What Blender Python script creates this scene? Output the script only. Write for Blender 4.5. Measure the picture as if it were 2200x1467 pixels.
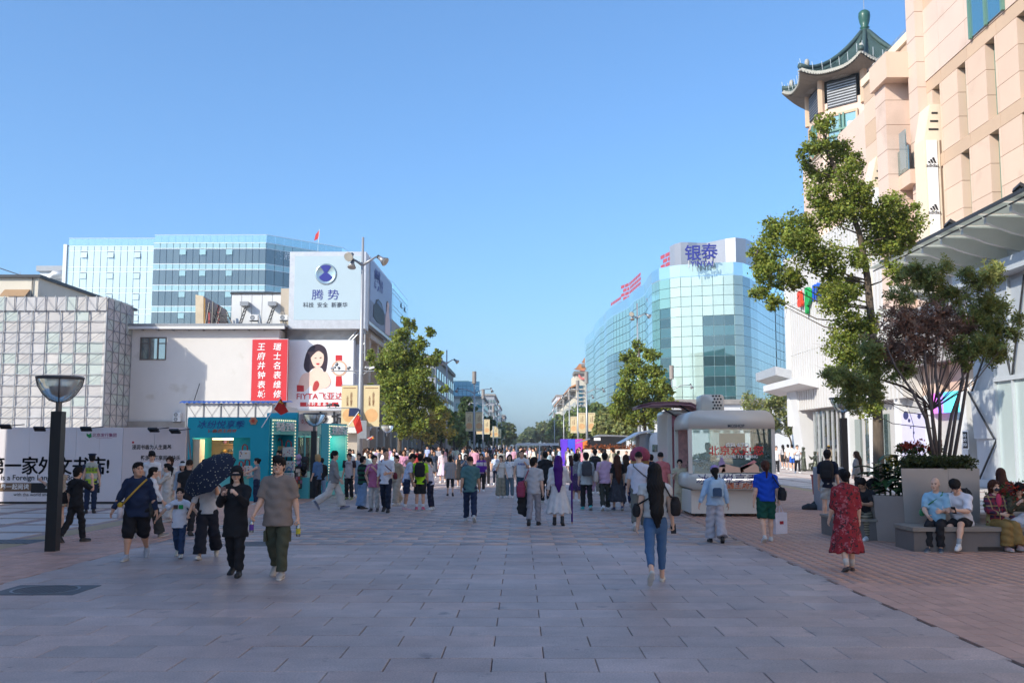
import bpy, math, random
import numpy as np
from mathutils import Vector, Matrix
random.seed(7); rng = np.random.default_rng(7)
PI = math.pi; R = math.radians
sc = bpy.context.scene
for o in list(bpy.data.objects): bpy.data.objects.remove(o)
# ---------------------------------------------------------------- camera
F_PX, CX, CY, HOR, VPX, HC = 2139.0, 1100.0, 733.5, 955.0, 1118.0, 1.93
cam_d = bpy.data.cameras.new('camera'); cam = bpy.data.objects.new('camera', cam_d)
sc.collection.objects.link(cam); sc.camera = cam
cam_d.sensor_width = 36.0; cam_d.lens = F_PX / 2200.0 * 36.0
cam_d.clip_start = 0.1; cam_d.clip_end = 6000
TILT = math.atan((HOR - CY) / F_PX); YAW = math.atan((VPX - CX) / F_PX)
cam.location = (0, 0, HC); cam.rotation_euler = (PI / 2 + TILT, 0, YAW)
# ---------------------------------------------------------------- world, sun, exposure
SUN = Vector((-0.0701, -0.0566, 0.0552)).normalized()        # towards the sun
world = bpy.data.worlds.new('World'); sc.world = world; world.use_nodes = True
wn = world.node_tree.nodes; wl = world.node_tree.links
sky = wn.new('ShaderNodeTexSky'); sky.sky_type = 'NISHITA'; sky.sun_disc = False
sky.sun_elevation = math.asin(SUN.z); sky.sun_rotation = math.atan2(SUN.x, SUN.y)
sky.air_density = 1.0; sky.dust_density = 1.6; sky.ozone_density = 10.0; sky.altitude = 50
wn['Background'].inputs['Strength'].default_value = 0.135
gm = wn.new('ShaderNodeGamma'); gm.inputs['Gamma'].default_value = .86; wl.new(sky.outputs[0], gm.inputs['Color'])
tn = wn.new('ShaderNodeMix'); tn.data_type = 'RGBA'; tn.blend_type = 'MULTIPLY'; tn.inputs['Factor'].default_value = 1; tn.inputs['B'].default_value = (.735, .805, .80, 1)
wl.new(gm.outputs[0], tn.inputs['A']); wl.new(tn.outputs['Result'], wn['Background'].inputs['Color'])
sd = bpy.data.lights.new('sun', 'SUN'); so = bpy.data.objects.new('sun', sd); sc.collection.objects.link(so)
sd.energy = 2.05; sd.angle = R(0.55); sd.color = (1.0, 0.915, 0.77)
so.location = (-60, -50, 60); so.rotation_euler = SUN.to_track_quat('Z', 'Y').to_euler()
vs = sc.view_settings; vs.view_transform = 'Standard'; vs.look = 'None'; vs.gamma = 1.0; vs.exposure = 1.5
sc.cycles.use_denoising = True; sc.cycles.max_bounces = 7; sc.cycles.transparent_max_bounces = 12
sc.cycles.diffuse_bounces = 3; sc.cycles.glossy_bounces = 3; sc.cycles.sample_clamp_indirect = 6
sc.cycles.caustics_reflective = False; sc.cycles.caustics_refractive = False
# ---------------------------------------------------------------- pixel helpers (photograph is 2200 x 1467)
_M = Matrix.Rotation(YAW, 3, 'Z') @ Matrix.Rotation(PI / 2 + TILT, 3, 'X')
def ray(px, py): return _M @ Vector(((px - CX) / F_PX, -(py - CY) / F_PX, -1.0))
def P(px, py, Y):                                   # the point that pixel shows on the plane y = Y
 d = ray(px, py); t = Y / d.y
 return Vector((d.x * t, Y, HC + d.z * t))
def PXx(px, py, X):                                 # the same on the plane x = X
 d = ray(px, py); t = X / d.x
 return Vector((X, d.y * t, HC + d.z * t))
def G(px, py):                                      # the same on the ground
 d = ray(px, py); t = -HC / d.z
 return Vector((d.x * t, d.y * t, 0.0))
# ---------------------------------------------------------------- objects
C = sc.collection
def _props(o, label=None, cat=None, group=None, kind=None):
 if label: o['label'] = label
 if cat: o['category'] = cat
 if group: o['group'] = group
 if kind: o['kind'] = kind
 return o
def thing(name, label, cat, loc=(0, 0, 0), rz=0.0, group=None):
 o = bpy.data.objects.new(name, None); C.objects.link(o); o.empty_display_size = .2
 o.location = loc; o.rotation_euler = (0, 0, rz)
 return _props(o, label, cat, group)
def obj(name, data, parent=None, loc=None, rot=None, **kw):
 o = bpy.data.objects.new(name, data); C.objects.link(o)
 if parent is not None: o.parent = parent
 if loc is not None: o.location = loc
 if rot is not None: o.rotation_euler = rot
 return _props(o, **kw)
def copy_tree(o, parent=None):
 c = o.copy(); C.objects.link(c); c.parent = parent
 for ch in o.children: copy_tree(ch, c)
 return c
def np_mesh(name, v, f, mats=(), mi=None, smooth=False, col=None):
 v = np.asarray(v, np.float32); f = np.asarray(f, np.int32); k = f.shape[1]
 m = bpy.data.meshes.new(name)
 m.vertices.add(len(v)); m.vertices.foreach_set('co', v.ravel())
 m.loops.add(f.size); m.loops.foreach_set('vertex_index', f.ravel())
 m.polygons.add(len(f)); m.polygons.foreach_set('loop_start', np.arange(0, f.size, k, dtype=np.int32))
 if mi is not None: m.polygons.foreach_set('material_index', np.asarray(mi, np.int32))
 if smooth: m.polygons.foreach_set('use_smooth', np.ones(len(f), bool))
 for x in mats: m.materials.append(x)
 if col is not None:
  a = m.attributes.new('Col', 'FLOAT_COLOR', 'POINT')
  cc = np.ones((len(v), 4), np.float32); cc[:, :3] = col; a.data.foreach_set('color', cc.ravel())
 m.update(calc_edges=True); return m
class MB:
 def __init__(s): s.v = []; s.f = []; s.m = []
 def add(s, vs, fs, mi=0):
  n = len(s.v); s.v += [tuple(x) for x in vs]
  for f in fs: s.f.append([i + n for i in f]); s.m.append(mi)
  return s
 def box(s, x0, x1, y0, y1, z0, z1, mi=0):
  return s.add([(x0,y0,z0),(x1,y0,z0),(x1,y1,z0),(x0,y1,z0),(x0,y0,z1),(x1,y0,z1),(x1,y1,z1),(x0,y1,z1)],
      [(0,3,2,1),(4,5,6,7),(0,1,5,4),(1,2,6,5),(2,3,7,6),(3,0,4,7)], mi)
 def bbox(s, x0, x1, y0, y1, z0, z1, b=.01, mi=0):          # box with chamfered top edges
  vs = [(x0,y0,z0),(x1,y0,z0),(x1,y1,z0),(x0,y1,z0),(x0,y0,z1-b),(x1,y0,z1-b),(x1,y1,z1-b),(x0,y1,z1-b),
    (x0+b,y0+b,z1),(x1-b,y0+b,z1),(x1-b,y1-b,z1),(x0+b,y1-b,z1)]
  return s.add(vs, [(0,1,5,4),(1,2,6,5),(2,3,7,6),(3,0,4,7),(4,5,9,8),(5,6,10,9),(6,7,11,10),(7,4,8,11),(8,9,10,11)], mi)
 def poly(s, pts, mi=0): return s.add(pts, [list(range(len(pts)))], mi)
 def prism(s, pts, d, mi=0):                               # polygon pts extruded by the vector d
  n = len(pts); d = Vector(d); q = [Vector(p) + d for p in pts]
  fs = [list(range(n))[::-1], list(range(n, 2 * n))] + [(i, (i + 1) % n, n + (i + 1) % n, n + i) for i in range(n)]
  return s.add(list(pts) + q, fs, mi)
 def tube(s, pts, rad, n=8, mi=0, cap=True):
  pts = [Vector(p) for p in pts]; rad = rad if isinstance(rad, (list, tuple)) else [rad] * len(pts)
  vs = []; fs = []; ref = None
  for i, p in enumerate(pts):
   t = (pts[min(i + 1, len(pts) - 1)] - pts[max(i - 1, 0)]).normalized()
   if ref is None: ref = Vector((1, 0, 0)) if abs(t.x) < .8 else Vector((0, 1, 0))
   u = (ref - t * ref.dot(t)).normalized(); w = t.cross(u); ref = u
   vs += [p + (u * math.cos(2 * PI * k / n) + w * math.sin(2 * PI * k / n)) * rad[i] for k in range(n)]
  for i in range(len(pts) - 1):
   fs += [(i * n + k, i * n + (k + 1) % n, (i + 1) * n + (k + 1) % n, (i + 1) * n + k) for k in range(n)]
  if cap: fs += [list(range(n))[::-1], [len(vs) - n + k for k in range(n)]]
  return s.add(vs, fs, mi)
 def lathe(s, prof, c=(0, 0, 0), n=20, mi=0, a0=0, a1=2 * PI):
  full = abs(a1 - a0 - 2 * PI) < 1e-4; k = n if full else n + 1; vs = []; fs = []
  for r, z in prof:
   vs += [(c[0] + r * math.cos(a0 + (a1 - a0) * j / n), c[1] + r * math.sin(a0 + (a1 - a0) * j / n), c[2] + z) for j in range(k)]
  for i in range(len(prof) - 1):
   fs += [(i * k + j, i * k + (j + 1) % k, (i + 1) * k + (j + 1) % k, (i + 1) * k + j) for j in range(n)]
  return s.add(vs, fs, mi)
 def ball(s, c, r, n=10, mi=0):
  r = r if isinstance(r, (tuple, list)) else (r, r, r); pr = []
  vs = []; m = n // 2 + 1
  for i in range(m + 1):
   a = -PI / 2 + PI * i / m
   for j in range(n): vs.append((c[0] + r[0] * math.cos(a) * math.cos(2*PI*j/n), c[1] + r[1] * math.cos(a) * math.sin(2*PI*j/n), c[2] + r[2] * math.sin(a)))
  return s.add(vs, [(i*n+j, i*n+(j+1) % n, (i+1)*n+(j+1) % n, (i+1)*n+j) for i in range(m) for j in range(n)], mi)
 def mesh(s, name, mats, smooth=False):
  m = bpy.data.meshes.new(name); m.from_pydata(s.v, [], s.f)
  for x in (mats if isinstance(mats, (list, tuple)) else [mats]): m.materials.append(x)
  m.polygons.foreach_set('material_index', s.m)
  if smooth: m.polygons.foreach_set('use_smooth', [True] * len(s.f))
  m.update(); return m
 def build(s, name, mats, parent=None, smooth=False, **kw): return obj(name, s.mesh(name, mats, smooth), parent, **kw)
# ---------------------------------------------------------------- materials
MATS = {}
def srgb(r, g, b):
 return tuple(((c / 255.0 + .055) / 1.055) ** 2.4 if c > 10 else c / 3294.6 for c in (r, g, b))
def mat(name, col=(.5, .5, .5), rough=.6, metal=0.0, var=.12, scale=3.0, orand=0.0, bump=0.0, bscale=40.0, spec=.4, emit=None, es=1.0, stain=None, objc=False, coat=0.0, vcol=False, stretch=None):
 if name in MATS: return MATS[name]
 m = bpy.data.materials.new(name); m.use_nodes = True; MATS[name] = m
 nt = m.node_tree; n = nt.nodes; l = nt.links; b = n['Principled BSDF']
 b.inputs['Roughness'].default_value = rough; b.inputs['Metallic'].default_value = metal
 b.inputs['Specular IOR Level'].default_value = spec; b.inputs['Coat Weight'].default_value = coat
 geo = n.new('ShaderNodeNewGeometry'); pos = geo.outputs['Position']
 if stretch:
  mp = n.new('ShaderNodeMapping'); mp.inputs['Scale'].default_value = stretch; l.new(pos, mp.inputs['Vector']); pos = mp.outputs[0]
 src = None
 if objc:
  oi = n.new('ShaderNodeObjectInfo'); src = oi.outputs['Color']
 else:
  rgb = n.new('ShaderNodeRGB'); rgb.outputs[0].default_value = (*col, 1); src = rgb.outputs[0]
 def mul(src, fac_out, lo, hi):
  mr = n.new('ShaderNodeMapRange'); mr.inputs['To Min'].default_value = lo; mr.inputs['To Max'].default_value = hi
  l.new(fac_out, mr.inputs['Value'])
  mx = n.new('ShaderNodeMix'); mx.data_type = 'RGBA'; mx.blend_type = 'MULTIPLY'; mx.inputs['Factor'].default_value = 1
  l.new(src, mx.inputs['A']); l.new(mr.outputs[0], mx.inputs['B']); return mx.outputs['Result']
 if var:
  t = n.new('ShaderNodeTexNoise'); t.inputs['Scale'].default_value = scale; t.inputs['Detail'].default_value = 5; t.inputs['Roughness'].default_value = .62
  l.new(pos, t.inputs['Vector']); src = mul(src, t.outputs['Fac'], 1 - 1.9 * var, 1 + 1.9 * var)
 if orand:
  oi = n.new('ShaderNodeObjectInfo'); src = mul(src, oi.outputs['Random'], 1 - orand, 1 + orand)
 if vcol:
  at = n.new('ShaderNodeAttribute'); at.attribute_name = 'Col'
  mx = n.new('ShaderNodeMix'); mx.data_type = 'RGBA'; mx.blend_type = 'MULTIPLY'; mx.inputs['Factor'].default_value = 1
  l.new(src, mx.inputs['A']); l.new(at.outputs['Color'], mx.inputs['B']); src = mx.outputs['Result']
 if stain:                                        # (colour, scale, threshold)
  t = n.new('ShaderNodeTexNoise'); t.inputs['Scale'].default_value = stain[1]; t.inputs['Detail'].default_value = 7
  l.new(geo.outputs['Position'], t.inputs['Vector'])
  mr = n.new('ShaderNodeMapRange'); mr.inputs['From Min'].default_value = stain[2]; mr.inputs['From Max'].default_value = stain[2] + .14
  l.new(t.outputs['Fac'], mr.inputs['Value'])
  mx = n.new('ShaderNodeMix'); mx.data_type = 'RGBA'; l.new(mr.outputs[0], mx.inputs['Factor']); l.new(src, mx.inputs['A'])
  mx.inputs['B'].default_value = (*stain[0], 1); src = mx.outputs['Result']
 l.new(src, b.inputs['Base Color'])
 if emit:
  b.inputs['Emission Color'].default_value = (*emit, 1); b.inputs['Emission Strength'].default_value = es
 if bump:
  t = n.new('ShaderNodeTexNoise'); t.inputs['Scale'].default_value = bscale; t.inputs['Detail'].default_value = 4
  l.new(geo.outputs['Position'], t.inputs['Vector'])
  bp = n.new('ShaderNodeBump'); bp.inputs['Strength'].default_value = bump; bp.inputs['Distance'].default_value = .02
  l.new(t.outputs['Fac'], bp.inputs['Height']); l.new(bp.outputs[0], b.inputs['Normal'])
 return m
def mat_glass(name, tint, refl=.35, rough=.02, wob=.0, orand=.1, alpha=None, wscale=.25):
 """reflecting window glass; with alpha it also lets one look through"""
 if name in MATS: return MATS[name]
 m = mat(name, tint, rough=rough, var=.05, scale=.4, orand=orand, spec=.9)
 nt = m.node_tree; n = nt.nodes; l = nt.links; b = n['Principled BSDF']; out = n['Material Output']
 gl = n.new('ShaderNodeBsdfGlossy'); gl.inputs['Roughness'].default_value = rough; gl.inputs['Color'].default_value = (.90, .98, .95, 1)
 mx = n.new('ShaderNodeMixShader'); lw = n.new('ShaderNodeLayerWeight'); lw.inputs['Blend'].default_value = .35
 mr = n.new('ShaderNodeMapRange'); mr.inputs['To Min'].default_value = refl; mr.inputs['To Max'].default_value = 1
 l.new(lw.outputs['Fresnel'], mr.inputs['Value']); l.new(mr.outputs[0], mx.inputs['Fac'])
 base = b.outputs[0]
 if alpha is not None:
  tr = n.new('ShaderNodeBsdfTransparent'); tr.inputs['Color'].default_value = (.85, .95, .95, 1)
  m2 = n.new('ShaderNodeMixShader'); m2.inputs['Fac'].default_value = alpha
  l.new(tr.outputs[0], m2.inputs[1]); l.new(b.outputs[0], m2.inputs[2]); base = m2.outputs[0]
 l.new(base, mx.inputs[1]); l.new(gl.outputs[0], mx.inputs[2]); l.new(mx.outputs[0], out.inputs['Surface'])
 if wob:
  geo = n.new('ShaderNodeNewGeometry'); t = n.new('ShaderNodeTexNoise'); t.inputs['Scale'].default_value = wscale; t.inputs['Detail'].default_value = 2
  bp = n.new('ShaderNodeBump'); bp.inputs['Strength'].default_value = wob; bp.inputs['Distance'].default_value = .3
  l.new(geo.outputs['Position'], t.inputs['Vector']); l.new(t.outputs['Fac'], bp.inputs['Height'])
  l.new(bp.outputs[0], gl.inputs['Normal'])
 return m
def text(body, parent, m, loc, size, rot=(PI / 2, 0, 0), align='CENTER', bold=0.0, ext=0.0, shear=0.0, sx=1.0, name='lettering', spacing=1.0, line=1.0):
 c = bpy.data.curves.new(name, 'FONT'); c.body = body; c.size = size; c.align_x = align; c.align_y = 'CENTER'
 c.extrude = ext; c.offset = bold * size; c.shear = shear; c.space_character = spacing; c.space_line = line; c.resolution_u = 3
 c.materials.append(m)
 tmp = bpy.data.objects.new('tmp_text', c); me = bpy.data.meshes.new_from_object(tmp); bpy.data.objects.remove(tmp); me.materials.clear(); me.materials.append(m)
 o = obj(name, me, parent, loc, rot); o.scale = (sx, 1, 1); return o

def mat_trans(name, c, tr=.5):                      # frosted, light-passing sheet
 if name in MATS: return MATS[name]
 m = mat(name, c, rough=.3, var=.04); nt = m.node_tree; n = nt.nodes; l = nt.links; b = n['Principled BSDF']
 t = n.new('ShaderNodeBsdfTranslucent'); t.inputs['Color'].default_value = (*c, 1); mx = n.new('ShaderNodeMixShader'); mx.inputs['Fac'].default_value = tr
 l.new(b.outputs[0], mx.inputs[1]); l.new(t.outputs[0], mx.inputs[2]); l.new(mx.outputs[0], n['Material Output'].inputs['Surface']); return m

# ---------------------------------------------------------------- ground
XL, XR = -7.25, 4.45                     # granite carriageway between these lines
m_granite = [mat('granite_%d' % i, c, rough=.50, var=.19, scale=2.2, orand=.11, bump=.10, bscale=120, spec=.42, stain=((.13, .12, .122), 2.6, .64)) for i, c in enumerate([(.435, .345, .318), (.455, .345, .31), (.415, .337, .316)])]
m_brick = mat('paving_brick', (.55, .33, .255), rough=.6, var=.14, scale=1.3, orand=.12, bump=.1, bscale=90, stain=((.33, .26, .24), .8, .60))
m_joint = mat('joint_sand', (.11, .10, .10), rough=.9, var=.2, scale=20)
m_pale = mat('pale_granite', (.55, .49, .46), rough=.5, var=.1, scale=1.5, orand=.06, bump=.06, bscale=90)
m_redst = mat('red_granite', (.30, .205, .19), rough=.55, var=.12, scale=2, orand=.1)
m_tact = mat('tactile_yellow', (.45, .33, .19), rough=.7, var=.12, scale=4)
m_asph = mat('far_paving', (.24, .23, .235), rough=.7, var=.12, scale=.5)
def sheet(name, x0, x1, y0, y1, z, m, **kw): return MB().add([(x0,y0,z),(x1,y0,z),(x1,y1,z),(x0,y1,z)], [(0,1,2,3)]).build(name, m, **kw)
sheet('ground', -396, 396, -86, 1190, -.06, m_asph, kind='structure')
road = sheet('road', XL, XR, -30, 600, -.022, m_joint, kind='structure')
SL, SWD = .93, .54
for m in m_granite:                                  # trodden gum spots
 n = m.node_tree.nodes; l = m.node_tree.links; b = n['Principled BSDF']; src = b.inputs['Base Color'].links[0].from_socket
 v = n.new('ShaderNodeTexVoronoi'); v.inputs['Scale'].default_value = 1.6; ge = n.new('ShaderNodeNewGeometry'); l.new(ge.outputs['Position'], v.inputs['Vector'])
 g = n.new('ShaderNodeMapRange'); g.inputs['From Min'].default_value = .03; g.inputs['From Max'].default_value = .055; g.inputs['To Min'].default_value = .55; g.inputs['To Max'].default_value = 1; l.new(v.outputs['Distance'], g.inputs['Value'])
 x = n.new('ShaderNodeMix'); x.data_type = 'RGBA'; x.blend_type = 'MULTIPLY'; x.inputs['Factor'].default_value = 1; l.new(src, x.inputs['A']); l.new(g.outputs[0], x.inputs['B']); src = x.outputs['Result']
 for sc_n, lo, hi in ((.32, .80, 1.2), (55, .78, 1.22)):      # worn walking lines, mineral speckle
  t = n.new('ShaderNodeTexNoise'); t.inputs['Scale'].default_value = sc_n; t.inputs['Detail'].default_value = 3; l.new(ge.outputs['Position'], t.inputs['Vector'])
  g = n.new('ShaderNodeMapRange'); g.inputs['From Min'].default_value = .3; g.inputs['From Max'].default_value = .7; g.inputs['To Min'].default_value = lo; g.inputs['To Max'].default_value = hi; l.new(t.outputs['Fac'], g.inputs['Value'])
  x = n.new('ShaderNodeMix'); x.data_type = 'RGBA'; x.blend_type = 'MULTIPLY'; x.inputs['Factor'].default_value = 1; l.new(src, x.inputs['A']); l.new(g.outputs[0], x.inputs['B']); src = x.outputs['Result']
 l.new(src, b.inputs['Base Color'])
slab_me = []
for m in m_granite:
 b = .006; slab_me.append(MB().bbox(-SL/2+.004, SL/2-.004, -SWD/2+.004, SWD/2-.004, -.03, 0, b).mesh('slab', m))
n_ind = 0; restv = [[], [], []]
rows = []
for r in range(int((150 - 6.5) / SWD)):
 y = 6.6 + SWD * (r + .5); x = XL + .02 + (SL / 2 if r % 2 else SL)
 x -= SL
 while x < XR + SL / 2:
  x0 = max(x - SL / 2, XL); x1 = min(x + SL / 2, XR)
  if x1 - x0 > .12 and abs((x0 + x1) / 2) < .56 * y + 1.2: rows.append((y, (x0 + x1) / 2, x1 - x0))
  x += SL
for y, x, wdt in rows:
 k = int(rng.integers(0, 3)); z = rng.uniform(-.002, .002)
 if n_ind < 300:
  o = obj('slab', slab_me[k], road, (x, y, z)); o.scale = (wdt / SL, 1, 1); o.rotation_euler = (rng.normal(0, .0015), rng.normal(0, .001), 0); n_ind += 1
 else: restv[k].append((x, y, z, wdt))
def many_boxes(name, items, hx, hy, m, parent, b=.004, gap=.004):
 """all the remaining pavers of one paving as one joined part"""
 if not items: return
 A = np.array(items); n = len(A); sx = np.array([-1, 1, 1, -1, -1, 1, 1, -1]); sy = np.array([-1, -1, 1, 1, -1, -1, 1, 1]); sz = np.array([-.03] * 4 + [0] * 4)
 hw = (A[:, 3] / 2 if A.shape[1] > 3 else np.full(n, hx)) - gap
 V = np.stack([A[:, :1] + hw[:, None] * sx, A[:, 1:2] + (hy - gap) * sy, A[:, 2:3] + sz], 2).reshape(-1, 3)
 F = (np.array([(4,5,6,7),(0,1,5,4),(1,2,6,5),(2,3,7,6),(3,0,4,7)])[None] + 8 * np.arange(n)[:, None, None]).reshape(-1, 4)
 o = obj(name, np_mesh(name, V, F, [m]), parent, kind='stuff'); return o
for k in range(3): many_boxes('far_slabs', restv[k], SL / 2, SWD / 2, m_granite[k], road)
sheet('road_far', XL, XR, 150, 600, -.004, m_asph, kind='structure')
BW, BL = .20, .25
brick_me = MB().bbox(-BW/2+.003, BW/2-.003, -BL/2+.003, BL/2-.003, -.03, 0, .003).mesh('brick', m_brick)
def brick_strip(name, x0, x1, ya, yb, n_max):
 st = sheet(name, x0, x1, -30, 600, -.024, m_joint, kind='structure'); items = []
 nx = int(round((x1 - x0) / BW))
 for i in range(nx):
  x = x0 + (i + .5) * (x1 - x0) / nx
  y = ya + (BL / 2 if i % 2 else 0)
  while y < yb:
   if abs(x) < .55 * y + .8: items.append((y, x))
   y += BL
 items.sort(); rest = []
 for j, (y, x) in enumerate(items):
  z = rng.uniform(-.0025, .0025)
  if j < n_max: o = obj('brick', brick_me, st, (x, y, z)); o.rotation_euler = (0, 0, rng.normal(0, .006))
  else: rest.append((x, y, z))
 many_boxes('far_bricks', rest, BW / 2, BL / 2, m_brick, st, gap=.003)
 sheet(name + '_far', x0, x1, yb, 600, -.005, m_brick, kind='structure')
brick_strip('pavement_right', XR + .004, 12.0, 8.5, 46, 300)
brick_strip('pavement_left', -9.65, XL - .004, 12.5, 46, 300)
sheet('tactile_strip_left', -10.25, -9.67, -30, 600, -.002, m_tact, kind='structure')
sheet('tactile_strip_right', 12.02, 12.62, -30, 600, -.002, m_tact, kind='structure')
def plaza(name, x0, x1, y0, y1, skew):
 pl = sheet(name, x0, x1, y0, y1, -.02, m_redst, kind='structure')
 sx, sy, g = 2.1, 2.1, .42; n = 0; k = 0
 me = MB().bbox(-(sx-g)/2, (sx-g)/2, -(sy-g)/2, (sy-g)/2, -.02, 0, .004).mesh('slab', m_pale);
 for j in range(int((y1 - y0) / sy)):
  for i in range(int((x1 - x0) / sx)):
   x = x0 + (i + .5) * sx; y = y0 + (j + .5) * sy
   if abs(x) < .55 * y + 2 and y < 110 and n < 300: obj('slab', me, pl, (x, y, 0)); n += 1
 return pl
plaza('plaza_left', -46.0, -10.27, 16, 77, 0)
plaza('plaza_right', 12.64, 21.4, 20, 140, 0)
sheet('pavement_far_left', -60, -10.27, 77, 600, -.006, m_pale, kind='structure')
sheet('pavement_far_right', 21.4, 90, 20, 600, -.006, m_pale, kind='structure')
m_iron = mat('cast_iron', (.10, .10, .11), rough=.55, metal=.4, var=.2, scale=8)
m_steelring = mat('worn_steel_ring', (.17, .18, .20), rough=.4, metal=.7)
def manhole(px, py, r, w, label):
 c = G(px, py); t = thing('manhole_cover', label, 'manhole cover', (c.x, c.y, .0), 0, 'iron covers set in the paving')
 MB().bbox(-w, w, -w * .8, w * .8, -.02, .006, .003).build('frame', m_iron, t)
 mb = MB(); mb.lathe([(r + .035, .006), (r + .035, .011), (r, .011), (r, .006)], n=36); mb.build('ring', m_steelring, t)
 for i in range(11):
  x = -r + (i + .5) * 2 * r / 11; l = math.sqrt(max(r * r - x * x, 0)) * .96
  MB().box(x - .016, x + .016, -l, l, .006, .0105).build('bar', m_steelring if i % 5 == 9 else m_iron, t)
manhole(98, 1267, .40, .56, 'round iron manhole cover in a square frame at the lower left corner')
manhole(548, 1168, .36, .52, 'round iron cover between the woman in black and the man in grey')
c = G(38, 1163); t = thing('drain_cover', 'rectangular dark metal cover beside the tan strip near the tall lamp post', 'drain cover', (c.x - .3, c.y, 0))
MB().bbox(-.75, .75, -.42, .42, -.02, .005, .003).build('frame', m_iron, t)
for i in range(9): MB().box(-.66 + i * .155, -.60 + i * .155, -.36, .36, .005, .0095).build('bar', m_iron, t)

# ---------------------------------------------------------------- the tall block on the west side, out of frame, whose shade covers the foreground
m_stone = mat('warm_stone', (.50, .43, .36), rough=.7, var=.1, scale=.4)
m_dwin = mat_glass('block_window', (.05, .07, .08), .25)
t = thing('office_block', 'tall stone office block on the west side throwing its shade over the street', 'building', (0, 0, 0))
pl_ = [(-20.3, -24), (-20.3, 28.6), (-22.5, 28.6), (-44, 11), (-44, -24)]; mb = MB(); mb.prism([(x, y, 0) for x, y in pl_[::-1]], (0, 0, 28.4)); mb.prism([(x * 1.008, y * 1.01, 28.4) for x, y in pl_[::-1]], (0, 0, .6)); mb.build('wall', m_stone, t)
for k in range(6):
 z = 2 + k * 4.2
 for j in range(4):
  y = -23 + j * 12.6; MB().box(-20.35, -20.22, y, y + 8.6, z, z + 2.7).build('window', m_dwin, t)

# ---------------------------------------------------------------- signed-distance bodies
def sd_cone(a, b, ra, rb, k=.04, fl=1.0, flat=0, flat0=0): return ('c', np.array(a, float), np.array(b, float), ra, rb, k, fl, flat, flat0)
def sd_ell(c, r, k=.03, sub=0): return ('e', np.array(c, float), np.array(r, float), None, None, k, 1.0, sub, 0)
def sd_box(c, hs, r, k=.02): return ('b', np.array(c, float), np.array(hs, float), r, None, k, 1.0, 0, 0)
def sdf_mesh(prims, h, post=None):
 lo = np.full(3, 1e9); hi = -lo; bbs = []
 for p in prims:
  if p[0] == 'c':
   r = max(p[3], p[4]); bl = np.minimum(p[1], p[2]) - r; bh = np.maximum(p[1], p[2]) + r
  else: bl = p[1] - p[2]; bh = p[1] + p[2]
  bbs.append((bl, bh))
  if not (p[0] == 'e' and p[7]): lo = np.minimum(lo, bl); hi = np.maximum(hi, bh)
 lo = lo - 3 * h; hi = hi + 3 * h
 n = np.ceil((hi - lo) / h).astype(int) + 1
 ax = [lo[i] + h * np.arange(n[i]) for i in range(3)]
 D = np.full(n, .3, np.float32)
 for p, (bl, bh) in zip(prims, bbs):
  pad = p[5] + 3 * h
  i0 = np.maximum(((bl - pad - lo) / h).astype(int), 0); i1 = np.minimum(((bh + pad - lo) / h).astype(int) + 2, n)
  if (i1 <= i0).any(): continue
  X = ax[0][i0[0]:i1[0], None, None]; Y = ax[1][None, i0[1]:i1[1], None]; Z = ax[2][None, None, i0[2]:i1[2]]
  S = D[i0[0]:i1[0], i0[1]:i1[1], i0[2]:i1[2]]; k = p[5]
  if p[0] == 'c':
   a, b, ra, rb, fl = p[1], p[2], p[3], p[4], p[6]
   u = b - a; L2 = (u * u).sum(); x = X - a[0]; y = Y - a[1]; z = Z - a[2]
   t0 = (x * u[0] + y * u[1] + z * u[2]) / L2; t = np.clip(t0, 0, 1)
   dx = x - u[0] * t; dy = (y - u[1] * t) / fl; dz = z - u[2] * t
   d = np.sqrt(dx * dx + dy * dy + dz * dz) - (ra + (rb - ra) * t)
   if fl < 1: d = d * (fl * .5 + .5)
   L = math.sqrt(L2)
   if p[7]: d = np.maximum(d, (t0 - 1) * L)
   if p[8]: d = np.maximum(d, -t0 * L)
  elif p[0] == 'b':
   x = np.abs(X - p[1][0]) - p[2][0] + p[3]; y = np.abs(Y - p[1][1]) - p[2][1] + p[3]; z = np.abs(Z - p[1][2]) - p[2][2] + p[3]
   d = np.sqrt(np.maximum(x, 0) ** 2 + np.maximum(y, 0) ** 2 + np.maximum(z, 0) ** 2) + np.minimum(np.maximum(np.maximum(x, y), z), 0) - p[3]
  else:
   x = (X - p[1][0]) / p[2][0]; y = (Y - p[1][1]) / p[2][1]; z = (Z - p[1][2]) / p[2][2]
   k0 = np.sqrt(x * x + y * y + z * z)
   k1 = np.sqrt((x / p[2][0]) ** 2 + (y / p[2][1]) ** 2 + (z / p[2][2]) ** 2) + 1e-6
   d = k0 * (k0 - 1) / k1
  if p[0] == 'e' and p[7]:
   d = -d; hh = np.maximum(k - np.abs(S - d), 0) / k; S[...] = np.maximum(S, d) + hh * hh * k * .25
  else:
   hh = np.maximum(k - np.abs(S - d), 0) / k; S[...] = np.minimum(S, d) - hh * hh * k * .25
 if post is not None:
  D = post(ax[0][:, None, None], ax[1][None, :, None], ax[2][None, None, :], D).astype(np.float32)
 D[0] = D[-1] = .1; D[:, 0] = D[:, -1] = .1; D[:, :, 0] = D[:, :, -1] = .1
 return nets(D, lo, h)
_CO = [(i, j, k) for i in (0, 1) for j in (0, 1) for k in (0, 1)]
_ED = [(a, b) for a in range(8) for b in range(a + 1, 8) if sum(x != y for x, y in zip(_CO[a], _CO[b])) == 1]
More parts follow.
